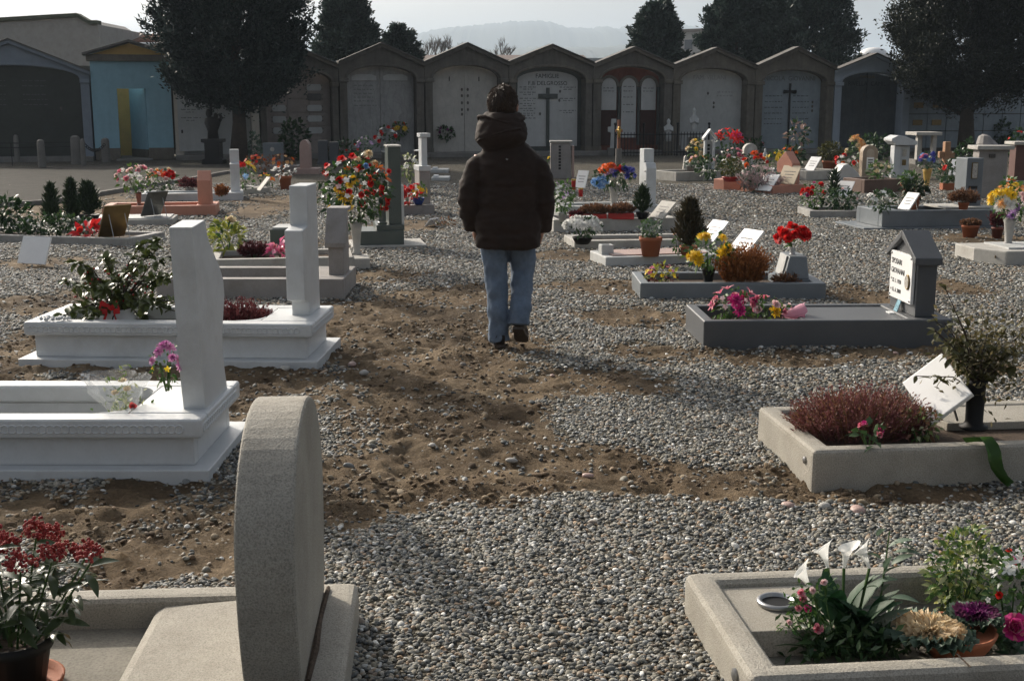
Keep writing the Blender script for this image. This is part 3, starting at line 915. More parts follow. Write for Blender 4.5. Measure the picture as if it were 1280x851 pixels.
# 1: big blue grey chapel on the far left with black green panel
root, w, cx, a, zs, zc = chapel('wide blue grey chapel with dark green panel, leftmost of the row', -78, 119, 50, 89, 82, 98, .87, PLAST, PLAST, 3.2)
panel(root, cx, a, zs, zc, MARBD)
lines(root, [(cx + x0, cx + x1, z) for z in (2.35, 2.2, 1.95, 1.8, 1.65) for x0, x1 in ((-.9, -.2), (.25, .95))], .4, INKG)
ovals(root, [(cx - .55, 2.0), (cx - .55, 1.85), (cx - .55, 1.7), (cx + 1.3, 1.55)], .398)
# 2: sky blue gate house
s0, s1 = rows_(120), rows_(219)
w = s1 - s0 - .02
root = thing('gate_house', 'sky blue gate house with ochre gable and open doorway', 'gate house', rowp(s0), RTH)
zE, zA = rz_(165, 77), rz_(165, 53)
d0, d1 = rows_(151) - s0, rows_(187) - s0; zd = rz_(168, 111)
zb = .36
for x0, x1, z0, z1, nm in ((0, d0, zb, zE, 'wall'), (d1, w, zb, zE, 'wall'), (d0 + .001, d1 - .001, zd, zE - .002, 'lintel')):
    B(x0, x1, 0, .3, z0, z1).build(nm, BLUEW, root)
for x0, x1 in ((0, d0), (d1, w)):
    B(x0, x1 - (0.001), -.025, .3, 0, zb - .002).build('plinth', CONC2, root, .01)
B(-.1, w + .06, -.1, .4, zE + .002, zE + .2).build('cornice', CONC2, root, .015)
MB().prism([(.06, zE + .202), (w / 2, zA - .03), (w - .06, zE + .202)], .02, .32, 'y').build('gable', OCHRE, root)
for s in (-1, 1):
    MB().prism([(w / 2, zA), (w / 2 + s * (w / 2 + .2), zE + .16), (w / 2 + s * (w / 2 + .2), zE + .24), (w / 2, zA + .08)], -.22, .8, 'y').build('roof', ROOFT, root, .01)
B(0, .2, .32, 2.5, 0, zE).build('side_wall', BLUEW, root)
B(w - .2, w, .32, 2.5, 0, zE).build('side_wall', BLUEW, root)
B(.2, w - .2, 2.3, 2.5, 0, zE).build('back_wall', OCHRE, root)
iw = Matrix.Translation((d1, .3, 0)) @ Matrix.Rotation(R(118), 4, 'Z')
B(0, 1.05, -.04, .04, .3, zd + .3).xf(iw).build('inner_wall', BLUEW, root)
B(0, 1.06, -.05, .05, 0, .298).xf(iw).build('plinth', CONC2, root)
B(d0 - .1, d1 + .1, -.7, 2.2, -.1, .05).build('threshold', STEP, root, .01)
# 3: pale chapel half hidden by the tree
root, w, cx, a, zs, zc = chapel('pale cream chapel with white name slab half hidden by the tree', 220, 327, 62, 84, 90, 103, .8, CREAM, CREAM)
panel(root, cx, a, zs, zc, MARBW, split=False)
x0 = .12
B(x0, x0 + .85, -.1, -.03, .25, 2.1).build('name_slab', MARBW, root, .01)
lines(root, [(x0 + .1, x0 + .7, z) for z in (1.9, 1.75, 1.5, 1.25)] + [(x0 + .25, x0 + .5, z - .08) for z in (1.75, 1.5, 1.25)], -.1, INK, .03)
B(x0 + .08, x0 + .13, -.12, -.1, .8, .9).build('lock', BLACKP, root)
# 4: chapel with framed plates
root, w, cx, a, zs, zc = chapel('soot grey chapel with columns of framed name plates', 327, 426, 60, 82, 88, 103, .82, CONC, CONC2)
MBACK = stone('panel_pinkish', (.30, .26, .235), .2, .1, 90, .1, .7, .4)
for k in range(3):
    for j in range(5):
        x0 = cx - a + k * (2 * a / 3); z0 = .13 + j * .43
        B(x0 + .006, x0 + 2 * a / 3 - .006, .40, .5, z0 + .006, z0 + .424).build('locker_slab', MBACK, root, .006)
panel(root, cx, a, zs, zc, MBACK, .5)
pl3 = 2 * a / 3
frame_plates(root, [(cx - pl3 * .9, z, .42, .2) for z in (1.55, 1.2, .85)] + [(cx + pl3 * .75, z, .46, .2) for z in (2.2, 1.55, 1.22, .85)], MARBW)
frame_plates(root, [(cx + pl3 * .75, 1.9, .46, .22)], stone('plate_dark', (.1, .095, .09)))
# 5
root, w, cx, a, zs, zc = chapel('grey chapel with streaked marble panel and two pale scroll plates', 426, 532, 55, 79, 83, 98, .80, CONC, CONC)
panel(root, cx, a, zs, zc, MARB, split=True)
for x in (-.52, .5):
    MB().prism([(cx + x - .4, 2.42), (cx + x + .4, 2.42), (cx + x + .4, 2.56), (cx + x + .25, 2.62), (cx + x - .25, 2.62), (cx + x - .4, 2.56)], .37, .399, 'y').build('scroll_plate', MARBW, root, .01)
lines(root, [(cx - .85, cx - .2, z) for z in (2.25, 2.12, 2.0, 1.88, 1.76)] + [(cx - .85, cx - .1, 1.62)], .4, INKG, .034)
# 6
root, w, cx, a, zs, zc = chapel('grey chapel with cream split panel and two rows of small photos', 532, 636, 55, 79, 82, 98, .80, CONC, CONC)
MARBC = stone('panel_marble_cream', (.44, .42, .38), .15, .06, 120, .05, .5, .4, (.26, .25, .24), .2)
panel(root, cx, a, zs, zc, MARBC, split=True)
ovals(root, [(cx - .08, z) for z in (2.15, 1.95, 1.72, 1.5, 1.35)] + [(cx + .12, z) for z in (2.15, 1.95, 1.72, 1.5)], .398)
for x in (-.5, .5): B(cx + x - .012, cx + x + .012, .37, .4, 2.42, 2.56).build('small_cross', INK, root)
# 7: big dark cross
root, w, cx, a, zs, zc = chapel('chapel with dark cross on white marble under a lettered arch', 636, 740, 57, 79, 84, 99, .82, CONC, CONC2)
BORD = stone('dark_green_border', (.055, .065, .06), .2, .1, 90, .05, .4, .3)
panel(root, cx, a, zs, zc, BORD, .42)
b = a - .14
MB().prism([(cx - b, .28), (cx + b, .28)] + arc(cx, b, zs - .05, zc - .12), .37, .42, 'y').build('marble_panel', MARBW, root, .006)
cr = MB().prism([(cx - .055, .28), (cx + .055, .28), (cx + .055, 1.86), (cx + .34, 1.86), (cx + .34, 2.02), (cx + .055, 2.02), (cx + .055, 2.22), (cx - .055, 2.22), (cx - .055, 2.02), (cx - .34, 2.02), (cx - .34, 1.86), (cx - .055, 1.86)], .32, .368, 'y').build('cross', BORD, root, .008)
text(root, 'FAMIGLIE', .2, Matrix.Translation((cx - .02, .365, rz_(688, 97.5))) @ RXZ, INK)
text(root, 'F.lli DELGROSSO', .19, Matrix.Translation((cx, .365, rz_(688, 106.5))) @ RXZ, INK)
lines(root, [(cx - .98, cx - .4, z) for z in (2.22, 2.05, 1.85, 1.68, 1.52, 1.36, 1.2)] + [(cx - .85, cx - .5, z - .07) for z in (2.22, 2.05, 1.85, 1.68, 1.52, 1.36)] + [(cx + .42, cx + 1.0, z) for z in (2.22, 1.85, 1.45)] + [(cx + .55, cx + .9, z - .07) for z in (2.22, 1.85, 1.45)], .37, INK, .034)
ovals(root, [(cx + .43, 2.1), (cx + .41, 1.8), (cx - .27, 1.36)], .368)
# 8: brick with three small arches
root, w, cx, a, zs, zc = chapel('chapel with brick tympanum and three narrow white arched tablets', 740, 839, 60, 82, 84, 99, .78, CONC, CONC2)
panel(root, cx, a, zs, zc, BRICKR, .46)
for k in range(9):                         # courses of brick in the tympanum
    z = 2.5 + k * .075
    if z > zc - .05: break
    half = a * math.sqrt(max(0, 1 - ((z + .06 - zs) / (zc - zs)) ** 2)) if z > zs else a
    x = -half + (.1 if k % 2 else 0)
    while x < half - .2:
        B(cx + x + .005, cx + x + .195, .445, .462, z, z + .065).build('brick', BRICKR, root); x += .2
for k, x in enumerate((-.72, 0, .72)):
    xx = cx + x; r = .27
    z0 = .55 if k == 1 else 1.48
    MB().prism([(xx - r, z0), (xx + r, z0)] + arc(xx, r, 2.27, 2.27 + r * 1.05), .38, .44, 'y').build('tablet', MARBW, root, .006)
    ring = arc(xx, r + .09, 2.27, 2.36 + r * 1.05) + arc(xx, r, 2.27, 2.27 + r * 1.05)[::-1]
    MB().prism(ring, .35, .445, 'y').build('arch_ring', CONC2, root, .006)
    if k != 1: B(xx - r, xx + r, .40, .443, .3, z0 - .01).build('red_panel', REDP, root)
    lines(root, [(xx - .2, xx + .2, z) for z in ((2.2, 2.1) if k != 1 else (2.25, 2.1, 1.9, 1.65, 1.4))], .38, INK, .034)
for x in (-1.08, -.36, .36, 1.08):
    MB().lathe([(.05, .3), (.05, 2.1), (.07, 2.2), (.075, 2.26)], 12, (cx + x, .38, 0)).build('column', BORD, root, smooth=False)
# 9
root, w, cx, a, zs, zc = chapel('grey chapel with plain weathered pale panel and faint lettering', 839, 941, 61, 83, 86, 101, .80, CONC2, CONC2)
panel(root, cx, a, zs, zc, stone('panel_marble_pale', (.42, .425, .41), .12, .06, 120, .05, .5, .4, (.27, .27, .26), .15))
text(root, 'FAM. VILLANI', .21, Matrix.Translation((cx, .398, 2.52)) @ RXZ, stone('faint_letter', (.3, .3, .29)))
ovals(root, [(cx - .05, 2.05), (cx + .18, 1.72), (cx + .18, 1.58)], .398)
lines(root, [(cx + .3, cx + .9, z) for z in (2.08, 1.95)], .4, INKG)
# 10: slim iron cross
root, w, cx, a, zs, zc = chapel('chapel with slim black iron cross on blue grey marble', 941, 1039, 60, 84, 88, 102, .80, CONC2, CONC2)
panel(root, cx, a, zs, zc, MARBB)
MB().prism([(cx - .03, .2), (cx + .03, .2), (cx + .03, 2.07), (cx + .24, 2.05), (cx + .26, 2.12), (cx + .24, 2.18), (cx + .03, 2.16), (cx + .04, 2.4), (cx - .04, 2.4), (cx - .03, 2.16), (cx - .24, 2.18), (cx - .26, 2.12), (cx - .24, 2.05), (cx - .03, 2.07)], .33, .37, 'y').build('cross', IRON, root, .008)
text(root, 'NICOLA  GIOVANNI', .22, Matrix.Translation((cx, .398, 2.5)) @ RXZ, INKG)
lines(root, [(cx + x0, cx + x1, z) for z in (1.95, 1.75, 1.55, 1.35, 1.15, .98) for x0, x1 in ((-.95, -.25), (.15, .8))], .4, INK, .034)
ovals(root, [(cx + .93, 1.75), (cx + .93, 1.6), (cx + .93, 1.45)], .398)
# 11: white plaster chapel with dark panel
root, w, cx, a, zs, zc = chapel('pale blue white plastered chapel with dark glassy panel', 1039, 1134, 68, 89, 91, 103, .80, PLASTW, PLASTW)
panel(root, cx, a, zs, zc, stone('panel_dark_blue', (.085, .10, .11), .3, .2, 80, .03, .3, .5, (.03, .04, .045), streak=.6), split=True)
text(root, 'FAMIGLIA', .14, Matrix.Translation((cx, .398, 2.6)) @ RXZ, BRONZE)
text(root, 'RIVELLA  CAMIL', .22, Matrix.Translation((cx, .398, 2.33)) @ RXZ, INK)
ovals(root, [(cx - .1, 2.0), (cx - .1, 1.85), (cx + .98, 1.8), (cx + .98, 1.6), (cx - .12, 1.45)], .398)
# wall of burial recesses at the right
s0 = rows_(1135)
root = thing('burial_wall', 'blue grey wall of burial slabs behind the right conifer', 'wall', rowp(s0), RTH)
B(0, 9, .25, .9, 0, 2.6).build('wall', CONC, root)
B(-.02, 9.1, -.05, 1.0, 2.602, 2.75).build('coping', CONC2, root, .02)
for i in range(11):
    for j in range(4):
        B(.05 + i * .8, .82 + i * .8, .16, .248, .1 + j * .62, .69 + j * .62).build('burial_slab', MARBB, root, .008)
for i, j in ((0, 2), (0, 1), (1, 2), (1, 1)):
    B(.22 + i * .8, .62 + i * .8, .13, .158, .3 + j * .62, .5 + j * .62).build('brass_plate', BRONZE, root, .006)

# ------------------------------------------------------------------ trees
def conifer(name, label, base, height, crown_r, crown_z, mat, n, shape=.75, trunk=.2, blade=.16, group=None, lean=0.0, round_=False, limbs=14, seed=1, flat_bottom=False):
    rg = np.random.default_rng(seed)
    root = thing(name, label, 'tree', base, 0, group)
    tr = MB()
    pts = [(lean * k / 5 + .05 * math.sin(k * 2.1 + seed), .05 * math.cos(k * 1.7), height * .92 * k / 6) for k in range(7)]
    tr.tube(pts, [trunk * (1.25 if k == 0 else 1) * (1 - k / 6.6) for k in range(7)], 10)
    for k in range(limbs):
        a = 2.4 * k + seed; z = crown_z * .75 + (height - crown_z) * .6 * (k / limbs) ** 1.2
        r = crown_r * .8 * (1 - .5 * k / limbs)
        tr.tube([(0, 0, z), (r * .45 * math.cos(a), r * .45 * math.sin(a), z + r * .22), (r * math.cos(a), r * math.sin(a), z + r * .6)], [trunk * .32, trunk * .2, .015], 6)
    tr.build('trunk', BARK, root, smooth=True)
    # boughs: sprays of scale-leaves hung on many short shoots
    nb = max(60, n // 150)
    t_ = rg.uniform(0, 1, nb) ** .85
    a = rg.uniform(0, 2 * PI, nb)
    def prof(q):
        if round_: return np.sqrt(np.clip(1 - (np.abs(q - .38) / .62) ** 2.2, .02, 1)) * np.minimum(1, .55 + q * 4)
        return np.minimum(1, .6 + q * 5) * (1 - q) ** shape
    lob = 1 + .16 * np.sin(a * 3 + seed) + .12 * np.sin(a * 5 + t_ * 11 + seed) + .10 * np.sin(t_ * 23 + a * 2)
    rr = crown_r * prof(t_) * lob * rg.uniform(.15, 1.0, nb) ** .42
    bc = np.stack([rr * np.cos(a) + lean * t_, rr * np.sin(a), crown_z + t_ * (height - crown_z) - .25 * (rr / crown_r) * (.6 if not round_ else .2) * crown_r * .5 * (0 if flat_bottom else 1)], 1)
    bdir = unit(np.stack([np.cos(a), np.sin(a), .55 + rg.uniform(-.3, .5, nb)], 1))
    m = n // nb
    bl = crown_r * .26 * rg.uniform(.45, 1.6, (nb, 1, 1))
    q = rg.uniform(-.6, 1, (nb, m, 1))
    P_ = bc[:, None, :] + bdir[:, None, :] * q * bl + rg.normal(size=(nb, m, 3)) * bl * .22 * (1.15 - .65 * np.abs(q))
    D_ = bdir[:, None, :] * .8 + rg.normal(size=(nb, m, 3)) * .6 + np.array([0, 0, .25])
    P_ = P_.reshape(-1, 3); D_ = D_.reshape(-1, 3)
    V, F = blade_arrays(P_, D_, blade * rg.uniform(.5, 1.3, len(P_)), blade * .42)
    tag(link('crown', arrmesh('crown', V, F, mat), root), kind='stuff')
    return root
p = gp(289, 205)
conifer('conifer_tree', 'broad dark conifer with bare trunk in front of the gate house', p + Vector((.25, 0, 0)), 7.6, 1.85, 1.7, CEDAR, 170000, .5, .23, .13, 'conifers of the churchyard', round_=True, seed=5, flat_bottom=True)
p = gp(1207, 192)
conifer('conifer_tree', 'large round dark conifer at the right edge before the burial wall', p, 8.6, 2.45, 1.65, CEDARW, 200000, .5, .26, .13, 'conifers of the churchyard', round_=True, seed=9, flat_bottom=True)
def far_tree(label, u, v_top, u0, u1, v_w, Y, n, mat, seed, shape=.8):
    top = at(u, v_top, Y); wv = (at(u1, v_w, Y).x - at(u0, v_w, Y).x) / 2
    zw = at(u, v_w, Y).z
    cz = zw - .9
    cr = wv / max(.2, (1 - (zw - cz) / (top.z - cz)) ** shape)
    conifer('conifer_tree', label, (top.x, Y, 0), top.z, cr * .92, cz, mat, int(n * 2.2), shape, .22, .2, 'conifers behind the chapels', seed=seed, limbs=6)
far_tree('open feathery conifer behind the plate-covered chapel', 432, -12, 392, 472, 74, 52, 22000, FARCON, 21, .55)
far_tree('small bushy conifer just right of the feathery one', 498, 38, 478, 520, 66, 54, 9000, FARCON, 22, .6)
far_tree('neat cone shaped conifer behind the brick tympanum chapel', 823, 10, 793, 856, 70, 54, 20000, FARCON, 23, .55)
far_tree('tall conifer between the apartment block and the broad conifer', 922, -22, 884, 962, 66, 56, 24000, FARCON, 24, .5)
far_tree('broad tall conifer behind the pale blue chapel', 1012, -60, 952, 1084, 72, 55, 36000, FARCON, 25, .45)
TWIG = stone('winter_twigs', (.14, .125, .115), .2, .1, 60, 0, .9, .2)
def bare_tree(label, u, v_top, Y, seed):
    rg = random.Random(seed); top = at(u, v_top, Y)
    root = thing('bare_tree', label, 'tree', (top.x, Y, 0), 0, 'bare winter trees')
    m = MB(); m.tube([(0, 0, 0), (.1, 0, top.z * .5)], [.16, .09], 6); m.build('trunk', TWIG, root)
    c = MB()
    def grow(p, d, L, r, k):
        q = p + d * L
        c.tube([p, q], [r, r * .6], 4, cap=False)
        if k:
            for _ in range(4):
                grow(p + d * L * rg.uniform(.5, 1), (d + Vector((rg.uniform(-.7, .7), rg.uniform(-.5, .5), rg.uniform(0, .5)))).normalized(), L * rg.uniform(.55, .75), r * .55, k - 1)
    grow(Vector((.1, 0, top.z * .45)), Vector((0, 0, 1)), top.z * .22, .09, 4)
    c.build('crown', TWIG, root)
for i, (u, v, lab) in enumerate([(528, 42, 'leafless tree, leftmost of the bare ones before the hazy hill'), (546, 36, 'tallest leafless tree in the bare group before the hazy hill'), (567, 42, 'leafless tree beside the long tiled roof, rightmost of its group'), (627, 42, 'lone leafless tree above the long tiled roof')]):
    bare_tree(lab, u, v, 95, 40 + i)

# ------------------------------------------------------------------ buildings behind
Y = 50
q = [at(u, v, Y) for u, v in ((-40, 30), (60, 24), (97, 22), (112, 31), (123, 31))]
root = thing('warehouse', 'plain grey warehouse wall with stepped mossy coping at the left', 'building', (0, Y, 0))
MB().prism([(q[0].x, 0)] + [(k.x, k.z) for k in q] + [(q[-1].x, 0)], 0, 6, 'y').build('wall', GWALL, root)
cp = [(k.x, k.z + .003) for k in q]
MB().prism(cp + [(x, z + .16) for x, z in cp[::-1]], -.12, .4, 'y').build('coping', stone('mossy_coping', (.1, .11, .075), .3, .2, 60, .3, .9, .4), root, .02)
root = thing('tiled_roof_house', 'low house with dark ribbed tile roof beside the warehouse', 'building', (0, 54, 0))
a_, b_, c_ = at(124, 41, 54), at(195, 41, 54), at(124, 55, 54)
B(a_.x, b_.x + 2, .6, 6, 0, c_.z).build('wall', CREAM, root)
MB().prism([(-.1, c_.z), (2.6, a_.z), (6.5, c_.z), (6.5, c_.z - .1), (2.6, a_.z - .1), (-.1, c_.z - .1)], a_.x, b_.x + 2, 'x').build('roof', TILE, root)
tl = MB().tube([(0, -.1, c_.z + .03), (0, 2.6, a_.z + .03)], .07, 8).mesh('roof_tile_row', TILE, True)
for i in range(int((b_.x + 2 - a_.x) / .24)):
    link('roof_tile_row', tl, root, (a_.x + .12 + i * .24, 0, 0))
MB().tube([(a_.x - .1, -.16, c_.z - .02), (b_.x + 2, -.16, c_.z - .02)], .07, 8).build('gutter', PLAQ, root)
root = thing('long_low_building', 'long low building with dull red roof beyond the chapels', 'building', (0, 75, 0))
a_, b_ = at(500, 75, 75), at(757, 64, 75)
B(a_.x, b_.x, 1, 12, 0, a_.z + .1).build('wall', CREAM, root)
MB().prism([(0, a_.z), (6, b_.z), (13, a_.z), (13, a_.z - .2), (6, b_.z - .25), (0, a_.z - .2)], a_.x - .5, b_.x - 1.0, 'x').build('roof', stone('red_sheet_roof', (.11, .075, .065), .15, .1, 30, .2, .8, .3), root)
a2, b2 = at(690, 75, 73), at(790, 71, 73)
B(a2.x, b2.x, 0.2, .9, b2.z - .6, b2.z).build('parapet', stone('pale_parapet', (.42, .44, .43)), root)
Y = 170
root = thing('apartment_block', 'pale apartment block with rows of windows behind the conifers', 'building', at(848, 60, Y) * Vector((1, 1, 0)) if False else (at(848, 60, Y).x, Y, 0), R(-38))
zt = at(850, 41, Y).z
APT = stone('apartment_plaster', (.40, .39, .37), .08, .05, 20, .1, .9, .2)
B(0, 9, 0, 14, 0, zt).build('wall', APT, root)
B(-.3, 9.3, -.3, 14.3, zt + .01, zt + .4).build('roof', stone('apartment_roof', (.2, .17, .15)), root)
B(5, 7, 3, 6, zt + .42, zt + 2.4).build('stair_tower', APT, root)
SHUT = plain('window_dark', (.09, .10, .11), .3)
for j in range(4):
    for i in range(3):
        f = B(.9 + i * 2.8, 2.3 + i * 2.8, -.06, .02, zt - 2.4 - j * 2.9, zt - .9 - j * 2.9).build('window', APT, root)
        B(1.0 + i * 2.8, 2.2 + i * 2.8, -.09, -.062, zt - 2.3 - j * 2.9, zt - 1.0 - j * 2.9).build('pane', SHUT, f)
    for i in range(4):
        f = B(-.06, .02, 1 + i * 3.3, 2.6 + i * 3.3, zt - 2.4 - j * 2.9, zt - .9 - j * 2.9).build('window', APT, root)
        B(-.09, -.062, 1.1 + i * 3.3, 2.5 + i * 3.3, zt - 2.3 - j * 2.9, zt - 1.0 - j * 2.9).build('pane', SHUT, f)
MB().tube([(6, 4, zt + 2.4), (6, 4, zt + 6)], .06, 5).tube([(5.2, 4, zt + 5.5), (6.8, 4, zt + 5.5)], .04, 4).tube([(5.4, 4, zt + 5), (6.6, 4, zt + 5)], .04, 4).build('antenna', GREYM, root)
p = at(1097, 68, 110)
root = thing('white_dome', 'small white domed roof peeping over the pale blue chapel', 'building', (p.x, 110, 0))
B(-1.3, 1.3, 0, 2.6, 0, p.z).build('wall', PLAQ, root)
MB().lathe([(1.25, 0), (1.2, .2), (.95, .45), (.5, .6), (.05, .65)], 18, (0, 1.3, p.z)).build('dome', PLAQ, root, smooth=True)

# ------------------------------------------------------------------ graves
class Fr:
    """a grave's own frame: x along its length, y away from the viewer, origin at the near left corner"""
    def __init__(s, a, b, L=None, z=0):
        p0 = a if isinstance(a, Vector) else gp(*a, z); p1 = b if isinstance(b, Vector) else gp(*b, z)
        p0 = Vector((p0.x, p0.y, 0)); p1 = Vector((p1.x, p1.y, 0))
        s.p0 = p0; d = (p1 - p0); s.L = L or d.length; d.normalize()
        s.d = d; s.n = Vector((-d.y, d.x, 0)); s.ang = math.atan2(d.y, d.x)
    def w(s, x, y, z=0): return s.p0 + s.d * x + s.n * y + Vector((0, 0, z))
    def loc(s, p): q = Vector((p[0], p[1], 0)) - s.p0; return (q.dot(s.d), q.dot(s.n))
    def thing(s, name, label, cat='grave', group=None): return thing(name, label, cat, s.p0, s.ang, group)
def kerbs(root, L, W, h, t, mat, z0=-.06, bevel=.012, tl=None, tr=None, seg=3, x0=0.0, one=False):
    tl = tl or t; tr = tr or t
    if one:                                   # the four sides cut from one piece
        o = [(x0, 0), (L, 0), (L, W), (x0, W)]; i = [(x0 + tl, t), (L - tr, t), (L - tr, W - t), (x0 + tl, W - t)]
        m = MB(); m.v = [(x, y, z) for z in (z0, h) for x, y in o + i]
        for k in range(4):
            j = (k + 1) % 4
            m.f += [(8 + k, 8 + j, 12 + j, 12 + k), (k, 4 + k, 4 + j, j), (k, j, 8 + j, 8 + k), (4 + j, 4 + k, 12 + k, 12 + j)]
        return m.build('kerb_frame', mat, root, bevel, seg)
    for a in ((x0, L, 0, t), (x0, L, W - t, W), (x0, x0 + tl, t + .0015, W - t - .0015), (L - tr, L, t + .0015, W - t - .0015)):
        B(*a, z0, h).build('kerb_slab', mat, root, bevel, seg)
def stele(root, outline, x0, x1, mat, bevel=.008, name='headstone', seg=2):
    return MB().prism(outline, x0, x1, 'x').build(name, mat, root, bevel, seg)
def studs(root, pts, r=.01):
    for p in pts: MB().ball(p, r, 10, 6).build('bolt', GREYM, root)

# G1 foreground left: round headed stele on bush hammered granite
a38 = R(3.8)
pr = Vector((-.447, 2.93, 0))
f = Fr(pr - Vector((math.cos(a38), math.sin(a38), 0)) * 1.9, pr)
g = f.thing('grave', 'rough grey granite grave with thick round headstone, nearest on the left')
kerbs(g, 1.9, .8, .125, .1, GREYBUSH, bevel=.03, tr=.26, one=True)
B(.1, 1.64, .1, .7, -.06, .028).build('pit_floor', PITFLOOR, g)
MB().prism([(1.27, .015), (1.27, .085), (1.30, .100), (1.638, .123), (1.638, .015)], .103, .697, 'y').build('sloping_slab', GREYBUSH, g, .008)
ol = []
for i in range(41):
    th = R(-35) + (R(215) - R(-35)) * i / 40
    ca, sa = math.cos(th), math.sin(th)
    ol.append((.385 + .41 * ca, .50 + (.335 if sa > 0 else .655) * sa))
stele(g, ol, 1.642, 1.795, GREYBUSH, .012, seg=3)
studs(g, [(1.9, .12, .06)], .012)
MB().tube([(1.803, .1, .127), (1.807, .3, .131), (1.80, .5, .128), (1.806, .74, .13)], [.008, .011, .009, .007], 6).build('dark_joint', SOIL, g)
P('skimmia_plant', 'red budded skimmia with glossy leaves in a black pot', 'potted plant', None, 1, 1, world=f.w(.83, .36, .03)) if False else None
pw = gp(22, 858, .03)
sk = thing('skimmia_plant', 'skimmia with red bud clusters and glossy leaves in a black pot', 'potted plant', pw)
potmesh('pot', .105, .15).build('pot', BLACKP, sk, smooth=True)
MB().lathe([(.09, .0), (.125, .012), (.13, .028), (.122, .028), (.112, .012), (.02, .008)], 28).build('saucer', TERRA, sk, smooth=True)
MB().lathe([(.092, .132), (.092, .133)], 18).build('soil', SOIL, sk)
stm = MB(); heads = []
for i in range(15):
    a = i * 2.4; r = .04 + .19 * math.sqrt((i + .5) / 15)
    top = Vector((r * math.cos(a) * 1.15, r * math.sin(a) * .8, .47 - r * .45 + rnd.uniform(-.05, .04)))
    stm.tube([(.2 * top.x, .2 * top.y, .12), (.6 * top.x, .6 * top.y, top.z * .62), top], [.004, .0035, .003], 5)
    heads.append(top)
stm.build('stems', STALK, sk)
for top in heads:
    # a whorl of large leaves under each head, each leaf its own piece
    pass
lfm = None
def bigleaf(L, W, mat, name='leaf'):
    m = MB(); n = 6
    for k in range(n + 1):
        t_ = k / n; w = W * math.sin(PI * min(1, t_ * .93 + .05)) ** .8 * (1 - .15 * t_)
        x = L * t_; z = -.35 * L * t_ * t_ + .1 * L * t_
        m.v += [(x, -w / 2, z + w * .16), (x, 0, z), (x, w / 2, z + w * .16)]
    for k in range(n):
        o = k * 3
        m.f += [(o, o + 3, o + 4, o + 1), (o + 1, o + 4, o + 5, o + 2)]
    return m.mesh(name, mat, True)
LEAF_SK = bigleaf(.095, .034, G_GLOSS)
def put_leaf(root, me, p, d, s=1.0, roll=None):
    o = link('leaf', me, root, p)
    q = Vector(d).normalized().to_track_quat('X', 'Z')
    o.rotation_euler = (q @ Matrix.Rotation(rnd.uniform(-.6, .6) if roll is None else roll, 3, 'X').to_quaternion()).to_euler()
    o.scale = (s, s, s)
for top in heads:
    for k in range(17):
        a = k * 2.4 + rnd.random(); up = rnd.uniform(-.7, .45)
        put_leaf(sk, LEAF_SK, top - Vector((top.x * .03 * k, top.y * .03 * k, .012 + k * .013)), (math.cos(a), math.sin(a), up), rnd.uniform(.55, .9))
    m = MB()
    for k in range(85):
        d = Vector(nr.normal(size=3)).normalized(); d.z = abs(d.z) * .8
        rq = rnd.uniform(.6, 1.05); m.ball(top + Vector((d.x * .042 * rq, d.y * .042 * rq, .012 + d.z * .058 * rq)), rnd.uniform(.0035, .006), 6, 4)
    m.build('bud_cluster', F_SKIM, sk, smooth=True)

# G2 white marble with wavy stele
p1 = gp(262, 599)
f = Fr(p1 - Vector((1.95, 0, 0)), p1)
def white_tomb(f, label, W=.86, ztop=.268):
    g = f.thing('grave', label); L = f.L
    B(0, L, 0, W, -.06, .042).build('base_plate', WHITE, g, .006)
    k = .085
    for a in ((k, L - k, k, k + .06), (k, L - k, W - k - .06, W - k), (k, k + .06, k + .062, W - k - .062), (L - k - .06, L - k, k + .062, W - k - .062)):
        B(*a, .043, ztop - .092).build('side_slab', WHITE, g, .003)
    r0 = .035
    B(k + .065, L - k - .065, k + .065, W - k - .065, 0.0, .10).build('pit_floor', PITFLOOR, g)
    # rim slabs with a rounded outer edge
    for a in ((r0, L - r0, r0, .16), (r0, L - r0, W - .16, W - r0), (r0, .20, .161, W - .161), (L - .40, L - r0, .161, W - .161)):
        B(*a, ztop - .09, ztop).build('rim_slab', WHITE, g, .018, 3)
    m = MB()
    n = int((L - .16) / .034)
    for i in range(n):
        x = .08 + i * .034
        m.add(*torus_pts((x, r0 + .001, ztop - .046), .019, .006))
    for i in range(int((W - .16) / .034)):
        m.add(*torus_pts((L - r0 - .001, .08 + i * .034, ztop - .046), .019, .006, 'x'))
    tag(m.build('carved_border', WHITE, g), kind='stuff')
    # quarter round fillets where the rim meets the head block
    for s, y0 in ((1, .16), (-1, W - .16)):
        o = [(L - .40, y0), (L - .40, y0 + s * .16)] + [(L - .56 + .16 * math.sin(q), y0 + s * (.16 - .16 * math.cos(q))) for q in (1.2, .8, .4, .02)]
        MB().prism(o, ztop - .06, ztop - .001, 'z').build('fillet', WHITE, g)
    return g
def torus_pts(c, R_, r, ax='y', n=10, k=4):
    V, F = [], []
    for i in range(n):
        a = 2 * PI * i / n
        for j in range(k):
            b = 2 * PI * j / k
            q = ((R_ + r * math.cos(b)) * math.cos(a), r * math.sin(b), (R_ + r * math.cos(b)) * math.sin(a))
            if ax == 'x': q = (q[1], q[0], q[2])
            V.append((c[0] + q[0], c[1] + q[1], c[2] + q[2]))
    for i in range(n):
        for j in range(k):
            F.append((i * k + j, ((i + 1) % n) * k + j, ((i + 1) % n) * k + (j + 1) % k, i * k + (j + 1) % k))
    return V, F
g = white_tomb(f, 'white marble grave with tall wavy edged headstone, empty basin at left')
y0 = .18; ya = f.p0.y + y0
zt = at(215, 280, ya).z
hh_ = zt - .262
